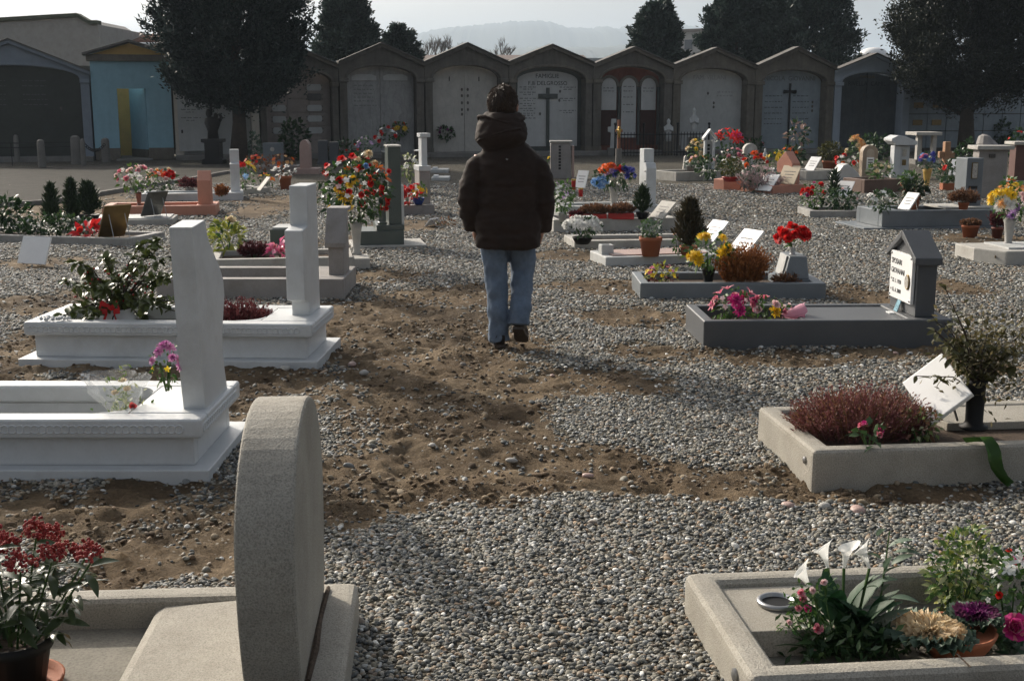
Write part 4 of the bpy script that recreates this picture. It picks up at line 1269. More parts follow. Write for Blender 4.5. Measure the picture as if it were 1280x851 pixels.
wave = [(1.0, .20), (.94, .215), (.87, .26), (.80, .34), (.72, .43), (.63, .50), (.54, .51), (.44, .47), (.34, .43), (.24, .42), (.12, .445), (.0, .48)]
ol = [(y0 + .05, .262), (y0 + .01, .262 + hh_ * .25), (y0 - .005, .262 + hh_ * .6), (y0 - .03, zt - .012)] + [(y0 + wq, .262 + hh_ * fr) for fr, wq in wave]
stele(g, ol, f.L - .165, f.L - .06, WHITE, .005)
p = f.w(f.L - .30, .16, .27)
P('pink_bouquet', 'magenta pink flowers tied to the wavy white headstone', 'flowers', None, 34, 62, world=f.w(f.L - .225, .20, .36), leaf=('bush', G_MID, 60, 9), fl=[('mum', pet('orchid', (.45, .1, .35), (.65, .25, .5), (.7, .4, .55)), 9, 15), ('small', F_YEL, 4, 9)])
# cellophane wrapped bunch
t = NT('cellophane'); t.b.inputs['Base Color'].default_value = (.85, .87, .88, 1); t.b.inputs['Roughness'].default_value = .12
t.b.inputs['Alpha'].default_value = .2; t.b.inputs['Specular IOR Level'].default_value = .9
CELLO = t.m
cp_ = thing('wrapped_bouquet', 'dried bouquet in crumpled clear cellophane lying in the white basin', 'flowers', f.w(f.L - .44, .30, .13))
m = MB(); n = 18
for k in range(8):
    q = k / 7
    for i in range(n):
        a = 2 * PI * i / n
        r = (.02 + .13 * q) * (1 + .28 * math.sin(a * 5 + k) + .15 * rnd.uniform(-1, 1))
        m.v.append((-.06 * q + r * .95 * math.cos(a) * 1.0, r * math.sin(a) * .9 - .02 * q, .02 + .27 * q + .02 * rnd.uniform(-1, 1)))
for k in range(7):
    for i in range(n):
        j = (i + 1) % n
        m.f.append((k * n + i, k * n + j, (k + 1) * n + j, (k + 1) * n + i))
m.build('cellophane_wrap', CELLO, cp_)
Pn = nr.normal(size=(140, 3)) * np.array([.04, .04, .07]) + np.array([-.02, 0, .14])
V, F = leaf_arrays(Pn, nr.normal(size=(140, 3)) + np.array([0, 0, .5]), .035, .014)
tag(link('foliage', arrmesh('foliage', V, F, G_VAR), cp_), kind='stuff')
put_flowers(cp_, 'rose', F_CREAM, [((-.05, -.03, .2), (0, -.5, 1)), ((.01, -.04, .22), (.1, -.5, 1)), ((-.02, 0, .25), (0, -.3, 1))], .03, False)
put_flowers(cp_, 'rose', F_RED, [((.03, -.04, .14), (.3, -.7, .6))], .026, False)

# G3 white marble with stepped stele
p1 = gp(397, 460)
f = Fr(p1 - Vector((math.cos(R(-2.5)), math.sin(R(-2.5)), 0)) * 1.95, p1)
g = white_tomb(f, 'white marble grave with stepped headstone and holly planter', .82, .278)
yN = .34; Ya = f.w(f.L - .1, yN).y
zt, zst = at(380, 233, Ya).z, at(372, 288, Ya - .1).z
ol = [(yN + .02, .275), (yN + .02, .37), (yN - .12, .40), (yN - .12, zst), (yN + .05, zst + .015), (yN + .05, zt), (yN + .36, zt), (yN + .36, .275)]
stele(g, ol, f.L - .235, f.L - .115, WHITE, .008)
hv = f.w(.52, .40, .0); hv.z = .11
ho = thing('holly_planter', 'sprawling variegated holly with red berries and ribbon in a white urn', 'potted plant', hv)
potmesh('urn', .12, .2).build('urn', WHITE, ho, smooth=True)
LEAF_HO = bigleaf(.075, .046, G_HOLLY)
stm = MB()
for i in range(38):
    a = i * 2.4; r = .1 + .36 * math.sqrt(i / 38)
    top = Vector((r * math.cos(a) + .03, r * math.sin(a) * .65, .40 + .30 * math.sin(i * 1.7) * (.5 + .5 * rnd.random()) - r * .35 + (.12 if math.cos(a) > .4 else 0)))
    mid = Vector((top.x * .5, top.y * .5, .2 + (top.z - .2) * .6 + .05))
    stm.tube([(0, 0, .18), mid, top], [.007, .005, .003], 5)
    for k in range(24):
        q = rnd.random() ** .7; pp = mid.lerp(top, q) if k > 4 else Vector((0, 0, .2)).lerp(mid, q)
        put_leaf(ho, LEAF_HO, pp, (rnd.uniform(-1, 1), rnd.uniform(-1, 1), rnd.uniform(-.6, .7)), rnd.uniform(.6, 1.15))
stm.build('stems', BARK, ho)
m = MB()
for k in range(60):
    a = rnd.uniform(0, 6.28); r = rnd.uniform(.05, .3)
    m.ball((r * math.cos(a), r * math.sin(a) * .6 - .05, rnd.uniform(.25, .5)), .0065, 6, 4)
m.build('berries', REDPL, ho)
rb = MB()
for s in (-1, 1):
    pts = [(0, -.12, .22), (s * .05, -.15, .26), (s * .07, -.16, .21), (s * .02, -.14, .2), (s * .05, -.16, .12)]
    for p0_, p1_ in zip(pts, pts[1:]):
        rb.add([(p0_[0], p0_[1], p0_[2] - .018), (p1_[0], p1_[1], p1_[2] - .018), (p1_[0], p1_[1], p1_[2] + .018), (p0_[0], p0_[1], p0_[2] + .018)], [(0, 1, 2, 3)])
rb.build('ribbon', REDBOW, ho)
m = MB()
for k in range(26): m.ball((rnd.uniform(-.1, .1), rnd.uniform(-.04, .04), .012 + rnd.random() * .01), rnd.uniform(.008, .014), 6, 4)
o = m.build('white_pebbles', WHITE, smooth=True, loc=f.w(.22, .1, .278)); tag(o, 'little heap of white pebbles on the rim beside the holly urn', 'pebbles', None, 'stuff')
P('heather_plant', 'dark red heather filling the white grave beside the stepped headstone', 'heather', None, 78, 52, world=f.w(1.33, .42, .11), leaf=('heather', H_RED, 520, 5.5), yscale=.75)

# G4 taupe granite with chamfered stele
f = Fr((196, 373), (430, 373))
g = f.thing('grave', 'taupe granite grave with slant topped headstone behind the stepped white one')
W = .86; kerbs(g, f.L, W, .17, .12, TAUPE, tr=.36, bevel=.01)
B(.12, f.L - .36, .12, W - .12, -.05, .06).build('pit_floor', PITFLOOR, g)
Ya = f.w(0, .28).y
z1, z2 = at(408, 303, Ya).z, at(415, 259, Ya + .2).z
stele(g, [(.26, .168), (.26, z1 - .05), (.26, z1 - .02), (.42, z2 - .03), (.62, z2 - .03), (.62, .168)], f.L - .165, f.L - .03, TAUPE, .006)
stele(g, [(.225, z1 - .04), (.225, z1), (.41, z2), (.65, z2), (.65, z2 - .028), (.42, z2 - .0295), (.258, z1 - .04)], f.L - .19, f.L - .005, TAUPE, .004, 'cap_stone')
# G5 pale kerb with cabbage and pink flowers
f = Fr((262, 341), (442, 337))
g = f.thing('grave', 'low pale kerbed grave planted with cabbage and pink flowers')
W = .8; kerbs(g, f.L, W, .13, .09, LIGHTK, bevel=.01)
B(.09, f.L - .09, .09, W - .09, -.05, .08).build('soil', SOIL, g)
B(f.L - .04, f.L + .17, .02, .42, -.05, .11).build('vase_block', LIGHTK, g, .012)
P('ornamental_cabbage', 'pale yellow green ornamental cabbage in the low pale grave', 'plant', (285, 318, .08), 40, 42, leaf=[('bush', G_YEL, 90, 15), ('bush', G_MID, 30, 12)], fl=[('rose', F_CREAM, 1, 18, .6)])
P('heather_plant', 'mauve red heather cushion between the cabbage and pink wrap', 'heather', (318, 321, .08), 34, 20, leaf=('heather', H_RED, 160, 5), fl=[('small', F_LPINK, 12, 4)])
P('pink_flowers', 'bright pink wrapped flowers beside the stepped white headstone', 'flowers', (352, 322, .08), 36, 18, leaf=('bush', PINKPL, 50, 12), fl=[('rose', F_PINK, 5, 10, .1)])
vb = P('tall_bouquet', 'tall mixed bouquet of yellow, red and orange flowers in a pale vase', 'flowers', (446, 318, .11), 88, 122, ('vase', LIGHTK, 17, 40), [('bush', G_DARK, 420, 11), ('bush', G_MID, 160, 10)],
       [('mum', F_YEL, 8, 13, -.9, (-.55, -.25, .35)), ('mum', F_YEL, 5, 12, -.9, (-.25, .1, .3)), ('daisy', F_ORANGE, 9, 9, -.9, (-.2, .35, .45)), ('carn', F_RED, 13, 11, -.3), ('carn', F_RED, 8, 11, -.5, (.5, -.35, .35)), ('lily', F_ORANGE, 4, 16, -.5, (.6, .45, .3)), ('carn', F_RED, 8, 10, -.5, (.15, .35, .4)), ('small', F_WHITE, 7, 8, -.3), ('carn', F_LBLUE, 2, 9, .1), ('mum', F_CREAM, 5, 14, -.3, (.3, .85, .25)), ('small', F_LPINK, 8, 7)])
bx = thing('dark_box_grave', 'small dark green stone box grave with white top slab', 'grave', gp(338, 308))
B(0, .30, 0, .5, -.05, .2).build('box', GREEN, bx, .006); B(.02, .28, .03, .47, .202, .222).build('top_slab', WHITE2, bx, .004)
# G6 dark green granite monument
f = Fr((440, 312), (534, 310))
g = f.thing('grave_monument', 'tall dark green granite headstone with side pillar on stepped plinth', 'grave monument')
s = mpp(f.p0)
B(0, f.L, 0, .75, -.05, .035).build('base_plate', LIGHTK, g, .008)
B(.06, .62, .1, .7, .036, .20).build('plinth', GREEN, g, .008)
B(.30, .63, .13, .68, .2015, .265).build('step', GREEN, g, .006)
zt = at(495, 184, f.p0.y + .25).z
B(.45, .60, .16, .60, .2665, zt).build('headstone', GREEN, g, .008)
B(.60, .63, .16, .30, .2665, zt * .62).build('side_strip', WHITE2, g, .004)
B(.44, .61, .15, .61, zt + .001, zt + .018).build('top_cap', LIGHTK, g, .003)
MB().lathe([(.055, .267), (.055, .29), (.045, .30), (.045, .58), (.06, .60), (.06, .62)], 16, (.375, .22, 0)).build('pillar', GREEN, g)
B(.31, .44, .16, .28, .621, .635).build('pillar_cap', LIGHTK, g)
# G7 small grave with white cross headstone
f = Fr((500, 269), (543, 268))
g = f.thing('grave', 'grey grave with slim white headstone just left of the man')
kerbs(g, f.L, .8, .15, .1, TAUPE, bevel=.01, x0=-.5)
Ya = f.w(0, .3).y
B(f.L - .19, f.L - .02, .2, .6, .15, at(536, 214, Ya).z).build('lower_block', TAUPE, g, .01)
zl = at(536, 214, Ya).z
B(f.L - .2, f.L - .01, .18, .62, zl + .001, zl + .08).build('white_block', WHITE, g, .008)
B(f.L - .14, f.L - .05, .26, .50, zl + .081, at(536, 172, Ya).z).build('headstone', WHITE, g, .006)
B(f.L - .16, f.L - .0, .24, .52, at(536, 172, Ya).z + .001, at(536, 167, Ya).z).build('top_bar', WHITE, g, .004)
P('blue_pot_flowers', 'yellow and red flowers in a blue pot by the slim white headstone', 'flowers', (523, 256, .15), 22, 26, ('bowl', BLUEPOT, 16, 9), ('bush', G_MID, 50, 6), [('small', F_YEL, 9, 6), ('small', F_RED, 5, 6)])
P('red_bow_flowers', 'red flowers heaped on the kerb behind the green granite headstone', 'flowers', (511, 257, .15), 20, 22, None, ('bush', REDBOW, 30, 9), [('carn', F_RED, 6, 9)])
easel('lectern_plaque', 'little dark plaque leaning by the red heap behind the green headstone', (518, 245, .2), .22, .26, 38, 0, TAUPE)
bs = thing('black_headstone', 'plain black headstone behind the slim white one', 'headstone', gp(519, 243))
B(0, .17, 0, .45, -.05, .8).build('slab', BLACKST, bs, .006); B(-.02, .19, -.02, .47, .801, .815).build('cap', WHITE2, bs)
bp = thing('fallen_plaque', 'small white plaque tipped over on the bare earth patch', 'plaque', gp(532, 284), R(-25))
B(0, .13, 0, .24, 0, .015).xf(Matrix.Rotation(R(-50), 4, 'Y') @ Matrix.Translation((0, 0, .01))).build('slab', PLAQ, bp, .003)
MB().tube([(.05, .05, .12), (.16, .05, 0)], .006, 5).tube([(.05, .2, .12), (.16, .2, 0)], .006, 5).build('stand', GREYM, bp)
P('dry_leaves', 'dry brown leaves gathered around the tipped plaque', 'leaves', (553, 282, 0), 40, 8, None, ('bush', H_BROWN, 60, 6))

# left middle: salmon grave and its neighbours
f = Fr((128, 271), (270, 269))
g = f.thing('grave', 'salmon pink granite grave with pointed headstone')
kerbs(g, f.L, .8, .15, .12, PINK, bevel=.01, tr=.3)
B(.12, f.L - .3, .12, .68, 0, .11).build('slab', PINK, g)
zt = at(258, 214, f.p0.y + .3).z; zh = at(252, 227, f.p0.y + .15).z
stele(g, [(.14, .14), (.14, zh), (.30, zt), (.46, zh), (.46, .14)], f.L - .27, f.L - .07, PINK, .008)
P('flower_vase', 'pink and white artificial flowers in a brown vase on the salmon grave', 'flowers', (174, 258, .11), 50, 52, ('vase', plain('brown_vase', (.16, .075, .05), .4), 9, 18), ('bush', G_MID, 110, 8), [('rose', F_LPINK, 9, 9), ('rose', F_PINK, 6, 9), ('mum', F_WHITE, 7, 8)])
P('flower_vase', 'red and orange flowers beside the pink and white vase', 'flowers', (203, 246, .1), 40, 34, ('pot', WHITE2, 14, 8), ('bush', G_DARK, 80, 8), [('carn', F_RED, 5, 11, -.1, (.45, .35, .3)), ('lily', F_ORANGE, 5, 12, -.1, (-.3, .3, .3)), ('rose', F_CREAM, 3, 8), ('rose', F_LPINK, 4, 8)])
f = Fr((84, 283), (216, 281))
g = f.thing('grave', 'low pale slab grave with two leaning plaques beside the salmon one')
B(0, f.L, 0, .75, -.05, .08).build('slab', LIGHTK, g, .012); B(.05, f.L - .05, .05, .7, .081, .095).build('top', WHITE2, g, .004)
easel('lectern_plaque', 'dark metal plaque leaning on the low pale slab by the salmon grave', None, .34, .42, 30, -62, plain('dark_steel', (.12, .12, .11), .3, .6), True, world=f.w(f.L - .35, .35, .095))
f = Fr((-60, 301), (160, 308))
g = f.thing('grave', 'long low kerbed grave with little cypresses at the left edge')
kerbs(g, f.L, .85, .09, .1, GREYKERB, bevel=.01)
B(.1, f.L - .1, .1, .75, -.05, .05).build('soil', SOIL, g)
easel('lectern_plaque', 'tilted bronze plaque on the long low grave at left', None, .36, .46, 26, -66, BRONZE, True, world=f.w(f.L - .42, .3, .06))
P('red_bow', 'large red ribbon bow lying before the bronze plaque', 'bow', None, 34, 17, world=f.w(f.L - .68, .25, .05), leaf=('bush', REDBOW, 34, 15), fl=[('rose', F_RED, 3, 12, .1)])
P('dwarf_cypress', 'slim dark dwarf cypress, leftmost of three', 'shrub', (66, 283, .05), 20, 52, None, ('cone', CYP, 1300, 7))
P('dwarf_cypress', 'slim dark dwarf cypress, middle of three', 'shrub', (91, 276, .05), 18, 50, None, ('cone', CYP, 1300, 7))
P('dwarf_cypress', 'leaning bushy dwarf cypress beside a dark bowl, rightmost of three', 'shrub', (112, 277, .05), 26, 46, ('bowl', BLACKP, 26, 9), ('cone', CYP, 1700, 8))
P('low_hedge_plants', 'low leafy ground plants with small white blooms in the long grave', 'plants', (70, 296, .05), 100, 28, None, ('bush', G_DARK, 420, 8), [('small', F_WHITE, 10, 4)], yscale=.25)
P('laurel_shrub', 'spreading green shrub cut by the left edge of the picture', 'shrub', (8, 291, .05), 62, 44, None, ('bush', G_DARK, 280, 12), yscale=.5)
e = easel('plaque', 'white plaque standing alone on the gravel with a yellow tulip', (38, 332, 0), .36, .32, 24, 44, PLAQ, False)
P('tulip', 'single yellow tulip beside the lone white plaque', 'flower', (36, 326, 0), 10, 38, None, ('grass', G_MID, 10, 10), [('rose', F_PEACH, 1, 12, .9)])
f = Fr((172, 252), (304, 250))
g = f.thing('grave', 'bluish white grave with slim stepped white headstone at left')
kerbs(g, f.L, .8, .13, .12, WHITE, bevel=.01, tr=.25)
B(.12, f.L - .25, .12, .68, -.04, .10).build('slab', WHITE2, g)
Ya = f.w(0, .3).y
zt, zst = at(295, 188, Ya).z, at(290, 206, Ya).z
stele(g, [(.22, .12), (.22, zst), (.34, zst + .02), (.34, zt), (.56, zt), (.56, .12)], f.L - .21, f.L - .05, WHITE, .008)
P('heather_plant', 'small dark heather bush in a grey pot beyond the salmon grave', 'heather', (237, 240, .1), 24, 18, ('pot', GREYKERB, 12, 5), ('heather', H_RED, 90, 5))
P('heather_plant', 'rusty heather tuft between the salmon and slim white headstones', 'heather', (277, 246, .12), 14, 15, None, ('heather', H_RUST, 70, 5))
f = Fr((300, 243), (338, 241))
g = f.thing('grave', 'small pale kerbed grave right of the slim white headstone')
kerbs(g, f.L, .8, .10, .1, LIGHTK, bevel=.01, x0=-.3); B(-.2, f.L - .1, .1, .7, -.05, .06).build('soil', SOIL, g)
P('mixed_flowers', 'yellow, blue and red pansies beside the slim white headstone', 'flowers', (308, 238, .08), 26, 38, None, ('bush', G_MID, 80, 6), [('daisy', F_YEL, 9, 7), ('daisy', F_LBLUE, 5, 7), ('carn', F_RED, 4, 8, .2)])
easel('plaque', 'pale tilted plaque right of the pansies', (322, 239, .06), .26, .34, 40, 0, LIGHTK, False)
P('mixed_flowers', 'small orange and yellow flowers in front of the white bowed pot', 'flowers', (333, 232, .06), 20, 16, None, ('bush', G_DARK, 50, 5), [('daisy', F_ORANGE, 5, 6), ('daisy', F_YEL, 4, 6)])
P('bow_pot', 'terracotta pot wrapped with a white bow', 'potted plant', (357, 237, 0), 26, 28, ('pot', TERRA, 16, 17), ('bush', WHITEW, 30, 6), [('rose', F_ORANGE, 2, 8, .5), ('rose', F_WHITE, 3, 9, .1)])
f = Fr((300, 217), (372, 217))
g = f.thing('grave', 'dark kerbed grave leading to the pale pink pillar headstone'); kerbs(g, f.L, .9, .18, .12, TAUPE, bevel=.01); B(.1, f.L - .1, .1, .8, -.05, .1).build('soil', SOIL, g)
f = Fr((368, 218), (398, 218))
g = f.thing('pillar_headstone', 'pale pink round topped pillar headstone on a square base', 'headstone'); zt = at(384, 175, f.p0.y).z
B(0, f.L, 0, .6, -.05, .14).build('base', PINK2, g, .01)
MB().prism([(.12, .141), (.36, .141)] + arc(.24, .12, zt - .2, zt, 10), .1, .45, 'y').build('pillar', PINK2, g, .012)
for k, (u, v, lab, cols) in enumerate([(322, 214, 'orange bedding flowers left of the pale pink pillar', (F_ORANGE, F_RED)), (352, 213, 'yellowish dry flowers just left of the pale pink pillar', (F_PEACH, F_ORANGE))]):
    P('bedding_flowers', lab, 'flowers', (u, v, .1), 34, 20, None, ('bush', H_BROWN, 60, 6), [('daisy', c, 6, 5) for c in cols])
o = thing('blue_grey_headstone', 'low blue grey headstone with oval photo behind the orange flowers', 'headstone', gp(329, 207)); zz = mpp(o.location)
B(0, 24 * zz, 0, .3, -.05, 28 * zz).build('slab', BLUEGREY, o, .02)
MB().lathe([(.06, 0), (.06, .012)], 14).xf(Matrix.Translation((12 * zz, -.003, 20 * zz)) @ RXZ).build('photo_oval', PHOTOL, o)
for u, w_, h_, lab in ((398, 12, 30, 'dark upright slab left of the streaked marble chapel'), (412, 11, 28, 'second dark upright slab beside the first, left of the marble chapel')):
    o = thing('dark_slab', lab, 'headstone', gp(u, 206)); zz = mpp(o.location)
    B(0, w_ * zz, 0, .2, -.05, h_ * zz).build('slab', DARK, o, .01); B(-.03, w_ * zz + .03, -.05, .25, -.05, .1).build('foot', DARK, o, .01)
# statue on pedestal in front of the tree
o = thing('statue', 'dark bronze bust group on a black pedestal left of the conifer trunk', 'statue', gp(268, 205)); zz = mpp(o.location)
MB().prism([(-13 * zz, 0), (13 * zz, 0), (13 * zz, .12), (9 * zz, .16), (9 * zz, 26 * zz), (13 * zz, 27 * zz), (13 * zz, 31 * zz), (-13 * zz, 31 * zz), (-13 * zz, 27 * zz), (-9 * zz, 26 * zz), (-9 * zz, .16), (-13 * zz, .12)], -.25, .25, 'y').build('pedestal', BLACKST, o, .01)
m = MB().rings([(0, 0, 31 * zz, 7 * zz, .14), (0, 0, 40 * zz, 6 * zz, .13), (0, 0, 50 * zz, 10 * zz, .15), (0, 0, 56 * zz, 9 * zz, .13), (0, 0, 58 * zz, 3 * zz, .06)], 16)
m.ball((-4 * zz, 0, 62 * zz), (4 * zz, .09, 5.5 * zz)).ball((5 * zz, -.03, 59 * zz), (3 * zz, .07, 4 * zz)).tube([(-1 * zz, 0, 60 * zz), (-1 * zz, 0, 80 * zz)], .035, 6).tube([(8 * zz, 0, 52 * zz), (12 * zz, -.05, 57 * zz), (9 * zz, -.05, 62 * zz)], [.06, .05, .04], 6)
m.build('bust', plain('dark_bronze', (.025, .022, .02), .5, .4), o, smooth=True)
P('white_wreath', 'white flowers at the left foot of the bronze bust', 'flowers', (256, 190, .1), 20, 24, None, ('bush', G_DARK, 60, 7), [('mum', F_WHITE, 7, 5)])
P('evergreen_shrub', 'dark evergreen bush before the plate-covered chapel', 'shrub', (369, 200, 0), 34, 50, None, ('bush', G_DARK, 300, 9))
P('evergreen_shrub', 'rounded grey green bush between the trunk and pale column', 'shrub', (316, 204, 0), 24, 36, None, ('bush', G_BLUE, 160, 8))
P('flower_pots', 'dark foliage with red berries at the foot of the marble chapel', 'plants', (432, 204, 0), 46, 28, None, ('bush', G_DARK, 200, 8), [('small', F_RED, 8, 4)])
P('lilac_bunch', 'lilac blue flowers in a pot before the streaked marble chapel', 'flowers', (457, 206, 0), 24, 34, ('pot', TERRA, 12, 10), ('bush', G_BLUE, 80, 6), [('daisy', F_LILAC, 10, 6)])
P('white_red_flowers', 'white and red cyclamen on a pale stand before the marble chapel', 'flowers', (484, 203, 0), 28, 44, ('pot', WHITE2, 14, 14), ('bush', G_DARK, 70, 6), [('small', F_WHITE, 8, 6), ('carn', F_RED, 7, 7, -.2)])
P('hanging_wreath', 'orange and yellow wreath on the marble panel', 'wreath', None, 20, 20, world=rowp(rows_(502), .25, rz_(502, 173)), leaf=('bush', G_MID, 70, 6), fl=[('mum', F_ORANGE, 5, 7), ('mum', F_YEL, 4, 7)])
P('hanging_wreath', 'dull brown wreath on the cream split panel', 'wreath', None, 20, 18, world=rowp(rows_(560), .25, rz_(560, 176)), leaf=('bush', G_DARK, 80, 6), fl=[('mum', F_PURP, 5, 6)])
P('white_bunch', 'faded white flowers between the green and black headstones', 'flowers', (512, 226, .3), 18, 34, None, ('bush', G_VAR, 60, 7), [('mum', F_WHITE, 7, 7)])
for u, v, lab in ((550, 216, 'white flat slab grave just left of the man at mid distance'), (551, 226, 'second flat pale slab grave nearer than the white one')):
    o = thing('flat_grave', lab, 'grave', gp(u - 12, v)); zz = mpp(o.location)
    B(0, 22 * zz, 0, .7, -.05, 4 * zz).build('slab', WHITE2, o, .01); B(2 * zz, 8 * zz, .1, .5, 4 * zz + .001, 6 * zz).build('name_block', WHITE, o, .005)
# granite posts, rails and chain before the left chapel
POST = stone('post_granite', (.19, .18, .165), .2, .3, 120, .4, .9, .4)
pu = [(22, 203), (53, 211), (96, 206), (105, 208), (133, 203)]
for k, ((u, v), lab) in enumerate(zip(pu, ('dark stub post behind the rails, leftmost by the wide chapel', 'tall round topped granite post at the left lane edge', 'squat square granite post by the blue grey chapel corner', 'slim pale granite post leaning by the square one', 'granite post where the chain ends before the gate house'))):
    p = gp(u, v); zz = mpp(p); hgt = (34, 36, 36, 34, 30)[k] * zz; r = (3, 5, 6, 3, 5)[k] * zz
    o = thing('granite_post', lab, 'post', p, 0, 'posts along the lane')
    MB().rings([(0, 0, -.05, r, r), (0, 0, hgt * .85, r * .9, r * .9), (0, 0, hgt * .95, r * .8, r * .8), (0, 0, hgt, r * .35, r * .35)], 14, 3 if k != 1 else 2).build('shaft', POST, o)
o = thing('iron_rail', 'thin double iron rail between the granite posts at far left', 'railing')
a_, b_ = gp(-40, 209), gp(96, 206)
for zq in (.62, .50): MB().tube([a_ + Vector((0, 0, zq)), b_ + Vector((0, 0, zq))], .014, 6).build('rail', IRON, o)
for q in (.1, .4, .7): MB().tube([a_.lerp(b_, q), a_.lerp(b_, q) + Vector((0, 0, .62))], .012, 6).build('upright', IRON, o)
o = thing('chain', 'sagging black chain between the last granite posts', 'chain')
a_, b_ = gp(106, 207) + Vector((0, 0, .62)), gp(133, 203) + Vector((0, 0, .55))
lk = MB().add(*torus_pts((0, 0, 0), .035, .011, 'y', 10, 5)).mesh('link', IRON, True)
for i in range(26):
    q = (i + .5) / 26; p = a_.lerp(b_, q); p.z -= .42 * 4 * q * (1 - q) * .5
    l_ = link('link', lk, o, p); l_.rotation_euler = (PI / 2 * (i % 2), 0.9 * (q - .5), 0)

# ------------------------------------------------------------------ right hand graves
# R1 nearest right
pa, pb = gp(938, 847, .13), gp(1280, 831, .13)
f = Fr(pa, pb, 1.9)
g = f.thing('grave', 'rounded grey granite grave full of flowers, nearest on the right')
W = .76; kerbs(g, 1.9, W, .13, .085, GREYBUSH, bevel=.032, tl=.1, one=True)
B(.1, 1.8, .085, W - .085, -.06, .02).build('pit_floor', PITFLOOR, g)
B(.101, .40, .34, W - .087, .02, .105).build('vase_ledge', GREYBUSH, g, .004)
MB().lathe([(.062, 0), (.066, .010), (.058, .016), (.050, .014), (.048, -.03)], 28, (.245, .53, .106), cap=False).build('vase_ring', GREYM, g, smooth=True)
MB().lathe([(.0485, .0), (.0485, .004)], 24, (.245, .53, .1065)).build('vase_hole', BLACKP, g)
MB().lathe([(.02, 0), (.02, .008), (.008, .012)], 16).xf(Matrix.Translation((-.001, .13, .075)) @ Matrix.Rotation(-PI / 2, 4, 'Y')).build('bolt_cap', GREYM, g)
B(.62, .625, .002, .085, .1302, .1315).build('joint_line', SOIL, g)
# calla lilies
cb = gp(1060, 815, .02); ca_ = thing('calla_bouquet', 'white calla lilies with dark green leaves and pink roses', 'flowers', cb)
s = mpp(cb)
def to_local(u, v, dy=0.0):
    q = at(u, v, cb.y + dy); return q - cb
def calla_mesh():
    m = MB(); n, k = 20, 9
    for j in range(k):
        q = j / (k - 1)
        r = .12 + .88 * q ** 2.2
        for i in range(n):
            a = 2 * PI * i / n
            tip = max(0, math.cos(a)) ** 4 * q ** 2
            rr_ = .10 + .30 * q ** 1.2 + .28 * q ** 5
            m.v.append((rr_ * math.cos(a) * (1 + .35 * tip), rr_ * math.sin(a), 1.7 * q + .30 * q * q * math.cos(a) - .12 * q ** 6 + .25 * tip))
    for j in range(k - 1):
        for i in range(n):
            m.f.append((j * n + i, j * n + (i + 1) % n, (j + 1) * n + (i + 1) % n, (j + 1) * n + i))
    return m.mesh('calla_flower', F_WHITE, True)
CAL = calla_mesh()
stm = MB()
for u, v, dy, tilt, rz in ((1014, 716, .02, .5, 2.9), (1036, 690, .06, .3, 2.6), (1056, 690, .05, .15, .3), (1088, 690, .04, .45, 2.6)):
    q = to_local(u, v, dy)
    q.z -= .05
    o = link('calla_flower', CAL, ca_, q); o.scale = (.042,) * 3; o.rotation_euler = (0, -tilt if rz > 1 else tilt, rz - PI if rz > 1 else rz)
    stm.tube([(q.x * .25, q.y, .0), (q.x * .7, q.y, q.z * .55), tuple(q)], .0045, 6)
stm.build('stems', STALK, ca_)
LEAF_CA = bigleaf(.17, .075, foliage('leaf_calla', [(.012, .045, .018), (.02, .065, .022)], .15, .55, .3))
for i in range(22):
    a = rnd.uniform(0, 6.28); u0_ = rnd.uniform(-.06, .07)
    put_leaf(ca_, LEAF_CA, (u0_, rnd.uniform(-.03, .06), rnd.uniform(.02, .12)), (math.cos(a) * .5, math.sin(a) * .3, rnd.uniform(.4, 1.2)), rnd.uniform(.6, 1.05))
LEAF_LA = bigleaf(.12, .018, G_DARK)
for i in range(70):
    a = rnd.uniform(0, 6.28)
    put_leaf(ca_, LEAF_LA, (rnd.uniform(-.12, .12), rnd.uniform(-.07, .05), rnd.uniform(0, .05)), (math.cos(a), math.sin(a) * .7 - .2, rnd.uniform(.2, 1.4)), rnd.uniform(.6, 1.1))
Pn = nr.normal(size=(500, 3)) * np.array([.07, .05, .035]) + np.array([-.02, -.02, .05]); Pn[:, 2] = np.abs(Pn[:, 2])
V, F = leaf_arrays(Pn, nr.normal(size=(500, 3)) + np.array([0, 0, .5]), .04, .015)
tag(link('foliage', arrmesh('foliage', V, F, G_DARK), ca_), kind='stuff')
for u, v, sz, mt in ((1001, 741, 12, F_PINK), (1016, 738, 11, F_LPINK), (1009, 761, 14, F_MAG), (998, 760, 11, F_PINK), (1022, 786, 15, F_PINK), (986, 778, 10, F_LPINK), (1030, 728, 11, F_LPINK), (1018, 815, 12, F_LPINK), (1003, 748, 10, F_PINK)):
    q = to_local(u, v, -.05)
    put_flowers(ca_, 'rose', mt, [(q, (rnd.uniform(-.3, .3), -.8, .6))], sz * s / 2 * 1.15, False)
    MB().tube([(q.x * .35, q.y * .3, 0), (q.x * .8, q.y * .8, q.z * .6), (q.x, q.y + .004, q.z)], .0022, 5).build('rose_stem', STALK, ca_)
    Pn = nr.normal(size=(26, 3)) * .016 + np.array([q.x * .97, q.y + .015, q.z - .016]); V, F = leaf_arrays(Pn, nr.normal(size=(26, 3)), .024, .011); tag(link('foliage', arrmesh('foliage', V, F, G_MID), ca_), kind='stuff')
LEAF_GR = bigleaf(.07, .028, G_BLUE)
Pn = nr.uniform(-1, 1, size=(620, 3)) * np.array([.30, .10, .035]) + np.array([.14, .03, .045])
V, F = leaf_arrays(Pn, nr.normal(size=(620, 3)) + np.array([0, -.2, .6]), nr.uniform(.03, .06, 620), .02)
tag(link('foliage', arrmesh('foliage', V, F, G_DARK), ca_), kind='stuff')
